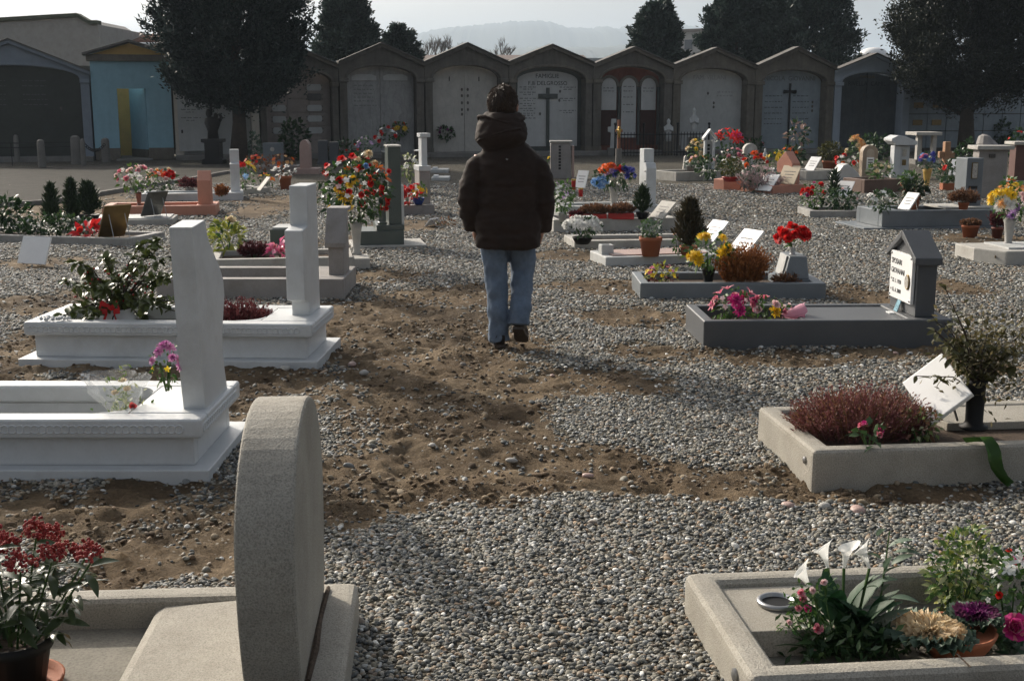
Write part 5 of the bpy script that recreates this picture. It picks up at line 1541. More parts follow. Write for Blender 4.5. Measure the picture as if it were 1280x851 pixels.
for i in range(14):
    q = to_local(1100 + rnd.uniform(-8, 22), 670 + i * 7, .07)
    put_leaf(ca_, LEAF_GR, q, (rnd.uniform(-1, 1), -.3, rnd.uniform(-.2, .8)), rnd.uniform(.7, 1.2))
MB().tube([(to_local(1085, 805, .03)), to_local(1102, 740, .07), to_local(1112, 664, .07)], [.004, .003, .002], 5).build('grey_stem', STALK, ca_)
# cabbages in a terracotta bowl
bb = gp(1192, 818, .02); s = mpp(bb)
cbw = thing('cabbage_bowl', 'cream ornamental cabbage and purple one in a terracotta bowl', 'potted plant', bb)
potmesh('bowl', 50 * s, 36 * s).build('bowl', TERRA, cbw, smooth=True)
MB().lathe([(45 * s, 31 * s), (45 * s, 31.5 * s)], 20).build('soil', SOIL, cbw)
def cabbage(root, c, r, mats, n, up=.5):
    m = {}
    for i in range(n):
        q = (i + .5) / n
        a = i * 2.39996; e = 1.35 - 1.25 * q
        L_ = r * (.35 + .65 * q)
        mt = mats[min(len(mats) - 1, int(q * len(mats)))]
        mm = m.setdefault(mt.name, (MB(), mt))[0]
        ca, sa = math.cos(a), math.sin(a)
        K, J = 7, 4
        for j in range(J):
            tj = j / (J - 1)
            rr = L_ * tj * math.cos(e * (1 - .35 * tj)); zz = L_ * tj * math.sin(e * (1 - .35 * tj)) * up
            for k in range(K):
                tk = k / (K - 1) * 2 - 1
                wd = r * .26 * (.25 + .75 * tj) * (.4 + .6 * q)
                fr = (.085 * r * math.sin(k * 2.4 + i) if j == J - 1 else 0) + (.05 * r * math.cos(k * 2.9 + i) if j == J - 2 else 0) + .05 * r * math.sin(i * 7.7)
                mm.v.append((c[0] + ca * (rr - .12 * r * abs(tk) ** 2 * tj) - sa * wd * tk, c[1] + sa * (rr - .12 * r * abs(tk) ** 2 * tj) + ca * wd * tk, c[2] + zz + fr + .06 * r * abs(tk)))
        o = len(mm.v) - K * J
        for j in range(J - 1):
            for k in range(K - 1):
                mm.f.append((o + j * K + k, o + j * K + k + 1, o + (j + 1) * K + k + 1, o + (j + 1) * K + k))
    for mm, mt in m.values(): mm.build('cabbage_leaves', mt, root)
cabbage(cbw, ((1154 - 1192) * s, -.03, 32 * s), 60 * s, [F_CREAM, F_CREAM, pet('cream_tan', (.5, .34, .18), (.66, .5, .3), (.72, .58, .4)), G_BLUE], 150, .62)
cabbage(cbw, ((1222 - 1192) * s, .04, 42 * s), 38 * s, [F_PURP, F_PURP, pet('plum', (.1, .02, .07), (.2, .06, .12)), G_BLUE], 110, .8)
P('variegated_shrub', 'yellow green variegated shrub rising behind the cabbage bowl', 'shrub', (1200, 772, .02), 104, 122, None, [('bush', G_VAR, 330, 13), ('bush', G_MID, 200, 13), ('bush', G_YEL, 60, 13), ('grass', G_DARK, 24, 12)], yscale=.5)
rs = thing('rose_cluster', 'large magenta artificial rose with green leaves by the bowl', 'flowers', gp(1258, 815, .02)); s = mpp(rs.location)
put_flowers(rs, 'rose', F_MAG, [((.01, -.01, 34 * s), (-.1, -.8, .55))], 22 * s, False); put_flowers(rs, 'rose', F_PINK, [((.01, -.008, 34 * s), (-.1, -.8, .55))], 24 * s, False)
for i in range(22): put_leaf(rs, LEAF_GR if i % 3 else LEAF_CA, (rnd.uniform(-.05, .05), rnd.uniform(-.02, .03), rnd.uniform(.0, .06)), (rnd.uniform(-1, 1), rnd.uniform(-1, .4), rnd.uniform(0, 1)), rnd.uniform(.5, .9))
P('white_daisies', 'white lilies and daisies with red buds at the right edge', 'flowers', (1262, 800, .02), 76, 118, None, [('bush', G_MID, 130, 16), ('bush', G_DARK, 110, 14)], [('lily', F_WHITE, 4, 19, .1), ('small', F_WHITE, 14, 9), ('rose', F_MAG, 3, 18, .5), ('rose', F_RED, 3, 12)], yscale=.5)
P('pink_orchid', 'small pale pink blossoms low at the front kerb', 'flowers', (1170, 815, .03), 36, 30, None, ('bush', G_DARK, 40, 12), [('lily', F_LPINK, 4, 14, .3)])
# R2 middle right
f = Fr((1015, 610), (1280, 601), 1.9)
g = f.thing('grave', 'rounded granite grave with heather and white plaque at right')
W = .80; kerbs(g, 1.9, W, .17, .09, GREYBUSH, bevel=.028, tl=.1, one=True)
B(.1, 1.8, .09, W - .09, -.06, .125).build('soil', SOIL, g)
B(.80, 1.79, .4, W - .092, .126, .165).build('slab', GREYBUSH, g, .006)
MB().lathe([(.017, 0), (.017, .006), (.008, .01)], 14).xf(Matrix.Translation((-.001, .10, .10)) @ Matrix.Rotation(-PI / 2, 4, 'Y')).build('bolt_cap', GREYM, g)
P('heather_plant', 'large mauve brown heather bed in the granite grave at right', 'heather', None, 190, 72, world=f.w(.36, .38, .11), leaf=[('heather', H_MAUVE, 650, 6), ('heather', H_BROWN, 420, 5.5)], yscale=.55)
P('cyclamen', 'single pink cyclamen with dark leaves hanging over the kerb', 'flower', None, 40, 30, world=f.w(.28, .08, .15), leaf=('bush', G_DARK, 16, 18), fl=[('carn', F_MAG, 2, 13, .2), ('carn', F_PINK, 2, 12, .2)])
P('variegated_ivy', 'trailing cream edged ivy beside the tilted white plaque', 'ivy', None, 56, 46, world=f.w(.60, .26, .11), leaf=[('bush', G_VAR, 130, 10), ('bush', H_BROWN, 60, 10)], yscale=.6)
pq = f.w(.70, .36, .185)
o = thing('leaning_plaque', 'bright white square plaque tilted on its corner beside the heather', 'plaque', pq, f.ang + R(28))
B(-.012, .012, -.15, .15, -.115, .115).xf(Matrix.Translation((.03, 0, .155)) @ Matrix.Rotation(R(36), 4, 'Y') @ Matrix.Rotation(R(34), 4, 'X')).build('slab', PLAQ, o, .004)
MB().tube([(.06, .05, .15), (.14, .05, 0)], .006, 5).tube([(.06, -.05, .13), (.13, -.05, 0)], .006, 5).build('stand', GREYM, o)
vz = f.w(.88, .30, .165)
bv = thing('black_vase_plant', 'drying branches and leaves in a tall black vase at the right', 'potted plant', vz)
MB().lathe([(.062, 0), (.066, .012), (.048, .02), (.04, .035), (.042, .20), (.052, .235), (.046, .235), (.036, .2)], 20).build('vase', BLACKP, bv, smooth=True)
LEAF_RO = bigleaf(.052, .028, foliage('leaf_olive', [(.03, .045, .014), (.07, .075, .025), (.12, .09, .035)], .25, .4))
stm = MB()
for i in range(26):
    a = i * 2.4; r = .05 + .2 * math.sqrt(i / 26)
    top = Vector((r * math.cos(a), r * math.sin(a) * .7, .47 + rnd.uniform(-.08, .14) - r * .4))
    if i == 3: top = Vector((-.20, -.05, .68))
    if i == 7: top = Vector((-.30, -.04, .26))
    stm.tube([(0, 0, .18), (top.x * .4, top.y * .4, .22 + (top.z - .2) * .5), top], [.004, .003, .002], 5)
    for k in range(12):
        q = rnd.uniform(.3, 1); pp = Vector((0, 0, .2)).lerp(top, q)
        put_leaf(bv, LEAF_RO, pp, (rnd.uniform(-1, 1), rnd.uniform(-1, 1), rnd.uniform(-.6, .8)), rnd.uniform(.6, 1.15))
stm.build('stems', BARK, bv)
Pn = nr.normal(size=(700, 3)) * np.array([.11, .08, .1]) + np.array([0.05, 0, .36])
V, F = leaf_arrays(Pn, nr.normal(size=(700, 3)), .034, .016)
tag(link('foliage', arrmesh('foliage', V, F, foliage('leaf_drying', [(.05, .05, .02), (.13, .11, .05), (.25, .21, .11)], .3)), bv), kind='stuff')
gl = thing('green_ribbon', 'broad dark green ribbon hanging over the granite kerb', 'ribbon', f.w(.71, 0, .17))
m = MB()
for k in range(9):
    q = k / 8
    x = .0 + .16 * q + .02 * math.sin(q * 6); y = .05 - .085 * min(1, q * 2.2) - .03 * q; z = .012 + .02 * math.sin(q * 5) - .15 * max(0, q - .25) / .75
    w = .030 + .012 * math.sin(q * 3)
    m.v += [(x - w * .5, y, z + .012), (x, y - .008, z - .008), (x + w, y + .005, z + .012)]
for k in range(8):
    o_ = k * 3; m.f += [(o_, o_ + 1, o_ + 4, o_ + 3), (o_ + 1, o_ + 2, o_ + 5, o_ + 4)]
m.build('ribbon', foliage('ribbon_green', [(.03, .075, .012)], .3, .3), gl, smooth=True)
# R3 dark grave with house shaped headstone
f = Fr((879, 434), (1190, 432))
g = f.thing('grave', 'dark grey granite grave with house shaped headstone and white plaque')
W = .72; L_ = f.L
kerbs(g, L_, W, .185, .075, DARK, bevel=.014, tr=.30, one=True)
B(.075, L_ - .3, .075, W - .075, -.05, .10).build('pit_floor', SOIL, g)
B(.72, L_ - .301, .077, W - .077, .101, .172).build('slab', DARK, g, .006)
x1 = L_ - .10; x0 = x1 - .14
zt = at(1140, 290, f.w(x0, .36).y).z
ze = at(1155, 325, f.w(x0, .1).y).z
h = stele(g, [(.10, .186), (.10, ze), (.36, zt - .04), (.62, ze), (.62, .186)], x0, x1, DARK, .006)
for s_ in (-1, 1):
    MB().prism([(.36, zt - .035), (.36 + s_ * .30, ze - .035), (.36 + s_ * .30, ze + .015), (.36, zt + .015)], x0 - .035, x1 + .02, 'x').build('roof_slab', DARK, h, .006)
pqt = B(x0 - .028, x0 - .004, .13, .57, .27, ze + .02).build('plaque', PLAQ, g, .003)
for j, (tx, sz) in enumerate((('SPOSARI', .056), ('GIOVANNI', .056), ('* 22. 1. 1920', .041), ('+ 15. 6. 2000', .041))):
    text(pqt, tx, sz, Matrix.Translation((x0 - .0285, .545, ze - .07 - j * .068)) @ RYZ, INK, align='LEFT', extrude=.0015)
MB().lathe([(.055, 0), (.055, .008), (.048, .012), (.047, .008)], 22).xf(Matrix.Translation((x0 - .028, .195, ze - .17)) @ Matrix.Diagonal((1, .72, 1, 1)) @ Matrix.Rotation(-PI / 2, 4, 'Y')).build('photo_frame', BRONZE, pqt, smooth=True)
MB().lathe([(.046, 0.002), (.046, .010)], 20).xf(Matrix.Translation((x0 - .0285, .195, ze - .17)) @ Matrix.Diagonal((1, .72, 1, 1)) @ Matrix.Rotation(-PI / 2, 4, 'Y')).build('photo', PHOTOL, pqt)
for y in (.15, .55):
    for z in (.29, ze + .0): MB().ball((x0 - .03, y, z), .008, 8, 6).build('bolt', GREYM, pqt)
o = thing('photo_card', 'shiny blue holy card leaning under the white plaque', 'card', f.w(x0 - .05, .37, .172), f.ang)
B(0, .006, -.035, .035, 0, .10).xf(Matrix.Rotation(R(18), 4, 'Y')).build('card', plain('card_blue', (.25, .42, .5), .15, 0, .5, 30, 0), o); B(-.05, 0, -.04, .04, 0, .006).build('foot', PLAQ, o)
P('pink_bouquet', 'magenta and pink lilies and gerberas at the end of the dark grave', 'flowers', None, 56, 44, world=f.w(.27, .30, .11), leaf=('bush', G_MID, 120, 9), fl=[('mum', F_MAG, 7, 17), ('lily', F_PINK, 6, 17), ('rose', F_PINK, 5, 12), ('small', F_LPINK, 10, 7)])
P('wrapped_flowers', 'yellow sunflower with pale roses in pink paper on the dark grave', 'flowers', None, 56, 34, world=f.w(.52, .28, .11), leaf=[('bush', G_MID, 60, 10)], fl=[('mum', F_YEL, 2, 16, .1, (.25, -.1, .2)), ('rose', F_LPINK, 5, 13), ('rose', F_PINK, 3, 12)])
o = thing('paper_cone', 'pink florist paper cone lying behind the sunflower', 'paper', f.w(.60, .28, .11), f.ang)
m = MB(); n = 12
for k, (q, r) in enumerate(((0, .012), (.5, .04), (1, .06))):
    for i in range(n):
        a = PI * 1.5 * i / (n - 1)
        m.v.append((.02 + .15 * q + .012 * math.sin(a * 5), r * math.cos(a) * 1.3, .06 + .035 * q + r * math.sin(a) * (1 + .2 * math.sin(a * 4))))
for k in range(2):
    for i in range(n - 1): m.f.append((k * n + i, k * n + i + 1, (k + 1) * n + i + 1, (k + 1) * n + i))
m.build('paper', foliage('pale_pink_paper', [(.72, .36, .46)], .4, .5), o, smooth=True)
# R4 blue grey grave with carnations on a block
f = Fr((800, 374), (1032, 374))
g = f.thing('grave', 'blue grey granite grave with tapered block headstone topped by carnations')
W = .75; L_ = f.L
kerbs(g, L_, W, .14, .08, BLUEGREY, bevel=.012, tr=.1, one=True)
B(.08, L_ - .1, .08, W - .08, -.05, .08).build('soil', SOIL, g)
B(L_ - .38, L_ - .101, .15, .6, .081, .15).build('block_base', BLUEGREY, g, .006)
zt = at(1000, 318, f.w(0, .35).y).z
m = MB()
m.v = [(L_ - .33, .16, .151), (L_ - .11, .16, .151), (L_ - .11, .59, .151), (L_ - .33, .59, .151), (L_ - .28, .20, zt), (L_ - .13, .20, zt), (L_ - .13, .55, zt), (L_ - .28, .55, zt)]
m.f = [(0, 3, 2, 1), (4, 5, 6, 7), (0, 1, 5, 4), (1, 2, 6, 5), (2, 3, 7, 6), (3, 0, 4, 7)]
hb = m.build('headstone', BLUEGREY, g, .008)
B(-.004, .006, -.13, .13, -.09, .09).xf(Matrix.Translation((L_ - .312, .375, .26)) @ Matrix.Rotation(R(12), 4, 'Y')).build('name_plate', MARBW, hb, .002)
P('red_carnations', 'bright red carnations in a small white vase on the block headstone', 'flowers', None, 40, 34, ('vase', WHITE2, 11, 9), ('bush', G_MID, 50, 7), [('carn', F_RED, 24, 14, -.35)], world=f.w(L_ - .22, .36, zt))
P('yellow_chrysanthemums', 'yellow chrysanthemums in a black vase on the blue grey grave', 'flowers', None, 62, 66, ('vase', BLACKP, 20, 26), ('bush', G_MID, 110, 11), [('mum', F_YEL, 5, 15, -.8, (-.65, -.35, .22)), ('mum', F_YEL, 4, 15, -.5, (-.3, .75, .22)), ('mum', F_YEL, 4, 15, -.5, (.55, .1, .3)), ('mum', F_YEL, 1, 13, -.5, (.5, .85, .05))], world=f.w(.63, .27, .06))
P('heather_plant', 'rust orange heather bush in the blue grey grave', 'heather', None, 58, 54, world=f.w(.92, .25, .08), leaf=('heather', H_RUST, 460, 6))
P('succulents', 'low yellow and reddish succulents at the end of the blue grey grave', 'plants', None, 46, 28, world=f.w(.22, .32, .06), leaf=[('bush', G_YEL, 60, 8), ('bush', H_RED, 60, 7)], fl=[('small', F_YEL, 9, 6), ('small', F_PINK, 7, 6)])
easel('photo_plate', 'tiny white photo plate with portrait on the blue grey grave', None, .12, .12, 35, 0, PLAQ, False, 'photo plate', world=f.w(1.28, .22, .13))
P('heather_plant', 'dry rusty sprigs under the carnation block', 'heather', None, 36, 16, world=f.w(1.3, .16, .10), leaf=('heather', H_BROWN, 90, 5))
# R5 pale slab with pots
f = Fr((757, 333), (900, 329))
g = f.thing('grave', 'thin white slab grave with terracotta pot and square vase')
B(0, f.L, 0, .62, -.05, .095).build('slab', WHITE2, g, .012); B(.10, f.L - .1, .08, .54, .0955, .108).build('top_slab', PINK2, g, .003)
o = thing('square_vase', 'small square white stone vase at the corner of the thin slab', 'vase', f.w(.02, .22, .096), f.ang)
for a in ((0, .13, 0, .02), (0, .13, .11, .13), (0, .02, .021, .109), (.11, .13, .021, .109)): B(*a, 0, .1).build('side', WHITE2, o, .002)
B(.02, .11, .02, .11, .0, .05).build('bottom', BLACKP, o)
P('terracotta_pot_plant', 'round terracotta pot with trimmed green plant on the thin slab', 'potted plant', (813, 320, .10), 30, 46, ('pot', TERRA, 29, 24), [('bush', G_BLUE, 110, 7), ('bush', G_MID, 60, 6)], [('small', F_WHITE, 6, 4)])
P('cone_cypress', 'brownish cone cypress in a terracotta pot beside the pale plaque', 'potted plant', (861, 320, .10), 38, 70, ('pot', TERRA, 24, 13), ('cone', foliage('leaf_bronze_cypress', [(.03, .03, .015), (.06, .05, .025), (.09, .065, .035)], .15), 2600, 8))
P('peach_sprig', 'few pale peach blooms left of the cone cypress', 'flowers', (848, 319, .10), 16, 34, None, ('bush', G_MID, 40, 7), [('rose', F_PEACH, 4, 7)])
easel('leaning_plaque', 'long pale plaque leaning above the yellow chrysanthemums', (915, 322, .05), .34, .40, 44, 0, PLAQ, True)
easel('leaning_plaque', 'white plaque leaning just behind the cone cypress', (880, 302, .05), .32, .34, 44, 0, PLAQ, True)
f = Fr((718, 311), (905, 308))
g = f.thing('grave', 'narrow pale kerbed grave with white chrysanthemum pot')
kerbs(g, f.L, .7, .09, .12, LIGHTK, bevel=.01); B(.12, f.L - .12, .12, .58, -.05, .05).build('soil', SOIL, g)
P('white_chrysanthemums', 'round cushion of white chrysanthemums on the path edge', 'flowers', (728, 305, .08), 46, 34, ('bowl', BLACKP, 26, 9), ('bush', G_DARK, 110, 7), [('mum', F_WHITE, 34, 11, -.2)])
# R7
f = Fr((692, 291), (846, 288))
g = f.thing('grave', 'pale kerbed grave with three planters of dark heather')
kerbs(g, f.L, .8, .17, .1, LIGHTK, bevel=.01); B(.1, f.L - .1, .1, .7, -.05, .12).build('soil', SOIL, g)
P('planter_heather', 'short heather in a dark red trough, leftmost of the planters', 'potted plant', (722, 274, .16), 22, 10, ('trough', REDPL, 20, 6), ('heather', H_RED, 60, 4))
P('planter_heather', 'brown heather in a red trough, middle of the planters', 'potted plant', (743, 274, .16), 36, 19, ('trough', REDPL, 30, 7), ('heather', H_BROWN, 170, 5))
P('planter_heather', 'brown heather in a dark red trough nearest the tiny fir', 'potted plant', (776, 274, .16), 36, 20, ('trough', REDPL, 32, 8), ('heather', H_BROWN, 170, 5))
P('dwarf_fir', 'tiny dark fir in a glazed black pot beside the dark plaque', 'potted plant', (803, 274, .16), 22, 40, ('bowl', BLACKP, 17, 9), ('cone', CYP, 900, 6))
easel('leaning_plaque', 'dark edged plaque on a wire stand at the kerb end', (818, 274, .17), .34, .32, 44, 0, LIGHTK, True)
# R8 white stepped stele and blue red bouquet
f = Fr((700, 270), (826, 268))
g = f.thing('grave', 'white grave with tall stepped white headstone at right of the man')
kerbs(g, f.L, .8, .14, .12, WHITE2, bevel=.01); B(.12, f.L - .12, .12, .68, -.05, .1).build('slab', LIGHTK, g)
Ya = f.w(0, .3).y
zt, zst = at(813, 187, Ya).z, at(813, 211, Ya).z
stele(g, [(.15, .1), (.15, zst), (.20, zst + .08), (.30, zst + .08), (.30, zt), (.54, zt), (.54, .1)], f.L - .20, f.L - .04, WHITE, .008)
studs(g, [(f.L - .205, .2, z) for z in (.35, .5, .65, .8)], .014)
P('big_bouquet', 'round bouquet of blue, violet and red orange flowers in a grey vase', 'flowers', (767, 258, .1), 52, 52, ('vase', GREYKERB, 14, 24), ('bush', G_DARK, 160, 9), [('mum', F_ORANGE, 9, 10, -.2, (-.3, .6, .4)), ('mum', F_RED, 5, 9, -.2, (-.1, .6, .4)), ('mum', F_BLUE, 14, 10, -.3, (.45, .25, .5)), ('mum', F_LBLUE, 11, 10, -.5, (-.7, -.5, .35)), ('mum', F_LILAC, 6, 10, -.2, (.1, .3, .5))])
P('low_flowers', 'violet and white pansies with green leaves at the left kerb end', 'flowers', (703, 262, .1), 36, 34, None, ('bush', G_MID, 130, 7), [('daisy', F_LILAC, 7, 6), ('daisy', F_WHITE, 6, 6)])
P('white_pot_flowers', 'white little flowers in a square pale pot on the kerb corner', 'flowers', (703, 277, .15), 22, 36, ('pot', WHITE2, 11, 12), ('bush', G_MID, 60, 7), [('small', F_WHITE, 9, 6)])
for u, v, hgt, lab in ((717, 238, 12, 'red votive candle left of the leaning white plaque'), (726, 246, 9, 'shorter red votive candle right of the taller one')):
    o = thing('votive_candle', lab, 'candle', gp(u, v, .1), 0, 'red votive candles'); s = mpp(o.location)
    MB().lathe([(2.4 * s, 0), (2.8 * s, hgt * .9 * s), (2.8 * s, hgt * s)], 14).build('glass', REDPL, o, smooth=True); MB().lathe([(3 * s, 0), (3 * s, 2 * s)], 14, (0, 0, hgt * s + .001)).build('cap', GOLD, o)
easel('leaning_plaque', 'white upright plaque behind the red votive candles', (724, 236, .1), .26, .36, 20, 20, PLAQ, True)
# stone stele and crucifix behind the man
f = Fr((688, 223), (716, 223))
g = f.thing('headstone', 'rough pale stone headstone with vertical inscription beside the man', 'headstone'); zt = at(702, 177, f.p0.y).z; s = mpp(f.p0)
MB().prism([(0, -.05), (26 * s, -.05), (25 * s, zt - .05), (23 * s, zt - .03), (2 * s, zt - .03), (0, zt - .06)], 0, .35, 'y').build('slab', TAUPE, g, .012)
B(-.02, 26 * s + .02, -.04, .38, zt - .028, zt + .015).build('cap', LIGHTK, g, .01)
B(27 * s, 29.5 * s, .0, .3, -.05, zt - .1).build('pink_back', PINK2, g, .006)
m = MB()
for k in range(8): m.box(10 * s, 13 * s, -.004, 0, .2 + k * .07, .25 + k * .07)
m.build('lettering', INK, g)
P('yellow_flowers', 'yellow flowers peeping out just right of the man', 'flowers', (691, 214, .15), 12, 22, None, ('bush', G_MID, 40, 6), [('rose', F_YEL, 5, 7)])
o = thing('crucifix', 'thin reddish wooden grave cross with golden figure', 'cross', gp(773, 206)); s = mpp(o.location); zt = at(773, 150, o.location.y).z
MB().tube([(0, 0, -.05), (0, 0, zt)], .045, 6).build('post', WOOD, o); B(-4.5 * s, 4.5 * s, -.03, .03, zt - 15 * s, zt - 12 * s).build('crossbar', WOOD, o, .005)
MB().tube([(0, -.06, zt - 22 * s), (0, -.07, zt - 15 * s), (0, -.06, zt - 11 * s)], [.03, .05, .04], 8).ball((0, -.07, zt - 10 * s), .045, 8, 6).tube([(-3.5 * s, -.06, zt - 12 * s), (0, -.06, zt - 13.5 * s), (3.5 * s, -.06, zt - 12 * s)], .022, 6).build('figure', GOLD, o, smooth=True)
MB().tube([(0, 0, 0), (0, 0, .45)], .09, 8).build('socket', STEP, o)
# iron fence with statues before the brick chapel
o = thing('iron_fence', 'black wrought iron fence around the brick tympanum chapel', 'fence')
fa, fb = rowp(rows_(748), -1.6), rowp(rows_(861), -1.6)
n = 30
br = MB().tube([(0, 0, 0), (0, 0, .78)], .012, 5).mesh('bar', IRON)
for i in range(n + 1): link('bar', br, o, fa.lerp(fb, i / n))
for zq in (.12, .7): MB().tube([fa + Vector((0, 0, zq)), fb + Vector((0, 0, zq))], .02, 5).build('rail', IRON, o)
for q in (0, .30, .66, 1): 
    p = fa.lerp(fb, q); MB().tube([p, p + Vector((0, 0, 1.0))], .03, 8).ball(p + Vector((0, 0, 1.04)), .05, 8, 6).build('fence_post', IRON, o)
o = thing('stone_cross', 'white stone grave cross behind the iron fence', 'cross', rowp(rows_(755), -.9)); 
MB().prism([(-.12, 0), (.12, 0), (.09, .75), (.19, .78), (.19, .94), (.09, .95), (.08, 1.2), (-.08, 1.2), (-.09, .95), (-.19, .94), (-.19, .78), (-.09, .75)], -.07, .07, 'y').build('cross', WHITE2, o, .02); B(-.2, .2, -.15, .15, -.1, .25).build('foot', STEP, o, .01)
for u, hgt, lab in ((822, 1.0, 'small white statue at the right end of the tablets'), (853, 1.3, 'tall white saint statue on a pedestal beside the fence')):
    o = thing('white_statue', lab, 'statue', rowp(rows_(u), -.9)); k = hgt
    B(-.16, .16, -.14, .14, -.1, .45 * k).build('pedestal', CONC2, o, .015)
    MB().rings([(0, 0, .45 * k, .12, .1), (0, 0, .7 * k, .10, .08), (0, 0, .95 * k, .13, .08), (0, 0, 1.02 * k, .05, .05), (0, 0, 1.05 * k, .05, .05), (0, 0, 1.12 * k, .065, .06), (0, 0, 1.2 * k, .02, .02)], 14, 2).tube([(-.12, 0, .93 * k), (-.13, -.08, .8 * k), (-.02, -.12, .86 * k)], [.04, .035, .03], 6).tube([(.12, 0, .93 * k), (.13, -.08, .8 * k), (.02, -.12, .86 * k)], [.04, .035, .03], 6).build('figure', WHITE2, o, smooth=True)

# ------------------------------------------------------------------ far right rows
def blk(name, label, cat, u, v, mat, parts, group=None):
    """parts: (part name, x0, x1, z0, z1, y0, y1, mat) with x and z in photo pixels from the spot, y in metres"""
    o = thing(name, label, cat, gp(u, v), 0, group); s = mpp(o.location)
    for nm, x0, x1, z0, z1, y0, y1, m_ in parts:
        B(x0 * s, x1 * s, y0, y1, z0 * s if z0 else -.05, z1 * s).build(nm, m_ or mat, o, min(.012, abs(x1 - x0) * s * .1))
    return o, s
def fgrave(label, a, b, W, h, mat, t_=.1, fill=SOIL, fh=.6):
    f = Fr(a, b); g = f.thing('grave', label)
    kerbs(g, f.L, W, h, t_, mat, bevel=.01)
    B(t_, f.L - t_, t_, W - t_, -.05, h * fh).build('soil' if fill is SOIL else 'slab', fill, g)
    return f, g
f, g = fgrave('pale kerbed grave with little obelisk in the far right rows', (845, 227), (905, 225), 1.0, .2, LIGHTK)
o, s = blk('obelisk', 'little pale stone obelisk on the far pale kerb', 'obelisk', 852, 217, LIGHTK, [('foot', 0, 10, 0, 3, 0, .25, None)])
MB().prism([(2 * s, 3 * s), (8 * s, 3 * s), (6.5 * s, 20 * s), (5 * s, 22 * s), (3.5 * s, 20 * s)], .03, .18, 'y').build('shaft', LIGHTK, o)
P('potted_flowers', 'small grey green plant in a stone pot beside the obelisk', 'potted plant', (863, 215, .15), 14, 14, ('pot', GREYKERB, 10, 8), ('bush', G_BLUE, 50, 5), [('small', F_WHITE, 5, 4)])
P('peach_flowers', 'peach pink flowers in a white urn on the far pale kerb', 'flowers', (873, 216, .15), 22, 20, ('urn', WHITE2, 10, 9), ('bush', G_MID, 40, 5), [('rose', F_PEACH, 6, 7), ('rose', F_LPINK, 4, 6)])
P('green_garland', 'dark trailing greenery between the pale kerb and salmon planter', 'plants', (890, 222, .1), 46, 28, None, ('bush', G_DARK, 200, 7), [('small', F_LPINK, 6, 4)])
P('cream_chrysanthemums', 'round bush of cream yellow chrysanthemums far right of the crucifix', 'flowers', (872, 200, .1), 28, 24, None, ('bush', G_MID, 80, 6), [('mum', F_CREAM, 14, 8, -.3), ('mum', F_YEL, 4, 7)])
o, s = blk('niche_headstone', 'narrow white house shaped niche headstone in the far rows', 'headstone', 880, 212, WHITE, [('left_post', 0, 2.5, 0, 36, 0, .2, None), ('right_post', 9.5, 13, 0, 36, 0, .2, None), ('back', 2.6, 9.4, 0, 36, .14, .2, WHITE2)])
for k in (-1, 1): MB().prism([(6.5 * s, 47 * s), (6.5 * s + k * 8.5 * s, 36.2 * s), (6.5 * s + k * 8.5 * s, 39 * s), (6.5 * s, 50 * s)], -.08, .28, 'y').build('roof', WHITE, o, .006)
m = MB()
for k in range(5): m.box(4.5 * s, 7.5 * s, .13, .139, (10 + k * 4.5) * s, (13 + k * 4.5) * s)
m.build('lettering', INK, o)
P('poinsettia', 'crimson red poinsettia standing before the plain weathered panel', 'flowers', (910, 205, .1), 34, 42, ('pot', WHITE2, 18, 16), ('bush', G_DARK, 70, 7), [('lily', F_RED, 8, 12, -.1), ('lily', F_MAG, 4, 11, -.1)])
def arch_stone(label, u, v, w_, h_, mat, inset):
    o = thing('arched_headstone', label, 'headstone', gp(u, v)); s = mpp(o.location)
    MB().prism([(0, -.05), (w_ * s, -.05)] + arc(w_ * s / 2, w_ * s / 2, (h_ - w_ / 2) * s, h_ * s, 12), 0, .28, 'y').build('slab', mat, o, .012)
    MB().prism([(w_ * .25 * s, 6 * s), (w_ * .75 * s, 6 * s)] + arc(w_ * s / 2, w_ * .25 * s, (h_ - w_ / 2) * s, (h_ - w_ / 4) * s, 10), -.012, -.001, 'y').build('inset', inset, o)
    return o, s
arch_stone('cream arched headstone between red flowers and the salmon planter', 929, 216, 17, 36, LIGHTK, MARBW)
P('pink_flowers', 'dusky pink roses in front of the cream arched headstone', 'flowers', (917, 212, .2), 26, 26, None, ('bush', G_DARK, 70, 6), [('rose', F_PINK, 9, 7), ('rose', F_LPINK, 4, 6)])
P('red_orange_flowers', 'red and orange flowers right of the cream arched headstone', 'flowers', (942, 221, .1), 28, 30, None, ('bush', G_DARK, 80, 6), [('carn', F_RED, 7, 8, 0), ('carn', F_ORANGE, 7, 8, -.1)])
o = thing('white_figurine', 'tiny white angel figurine between orange and yellow flowers', 'figurine', gp(956, 202, .0)); s = mpp(o.location)
MB().rings([(0, 0, -.03, 3 * s, 3 * s), (0, 0, 6 * s, 2.4 * s, 2.4 * s), (0, 0, 10 * s, 2.8 * s, 2 * s), (0, 0, 12 * s, 1 * s, 1 * s), (0, 0, 14 * s, 1.6 * s, 1.6 * s), (0, 0, 16 * s, .5 * s, .5 * s)], 12, 2).build('figure', WHITE, o, smooth=True)
P('yellow_flowers', 'low yellow flowers left of the salmon headstone', 'flowers', (971, 208, .1), 28, 20, None, ('bush', G_MID, 70, 6), [('daisy', F_YEL, 14, 6, -.1)])
o = thing('salmon_planter', 'six sided salmon pink stone planter on the gravel', 'planter', gp(912, 237)); s = mpp(o.location)
MB().prism([(-19 * s, .1), (-9 * s, -.15), (12 * s, -.15), (20 * s, .1), (12 * s, .35), (-9 * s, .35)], -.04, 13 * s, 'z').build('box', PINK, o, .01)
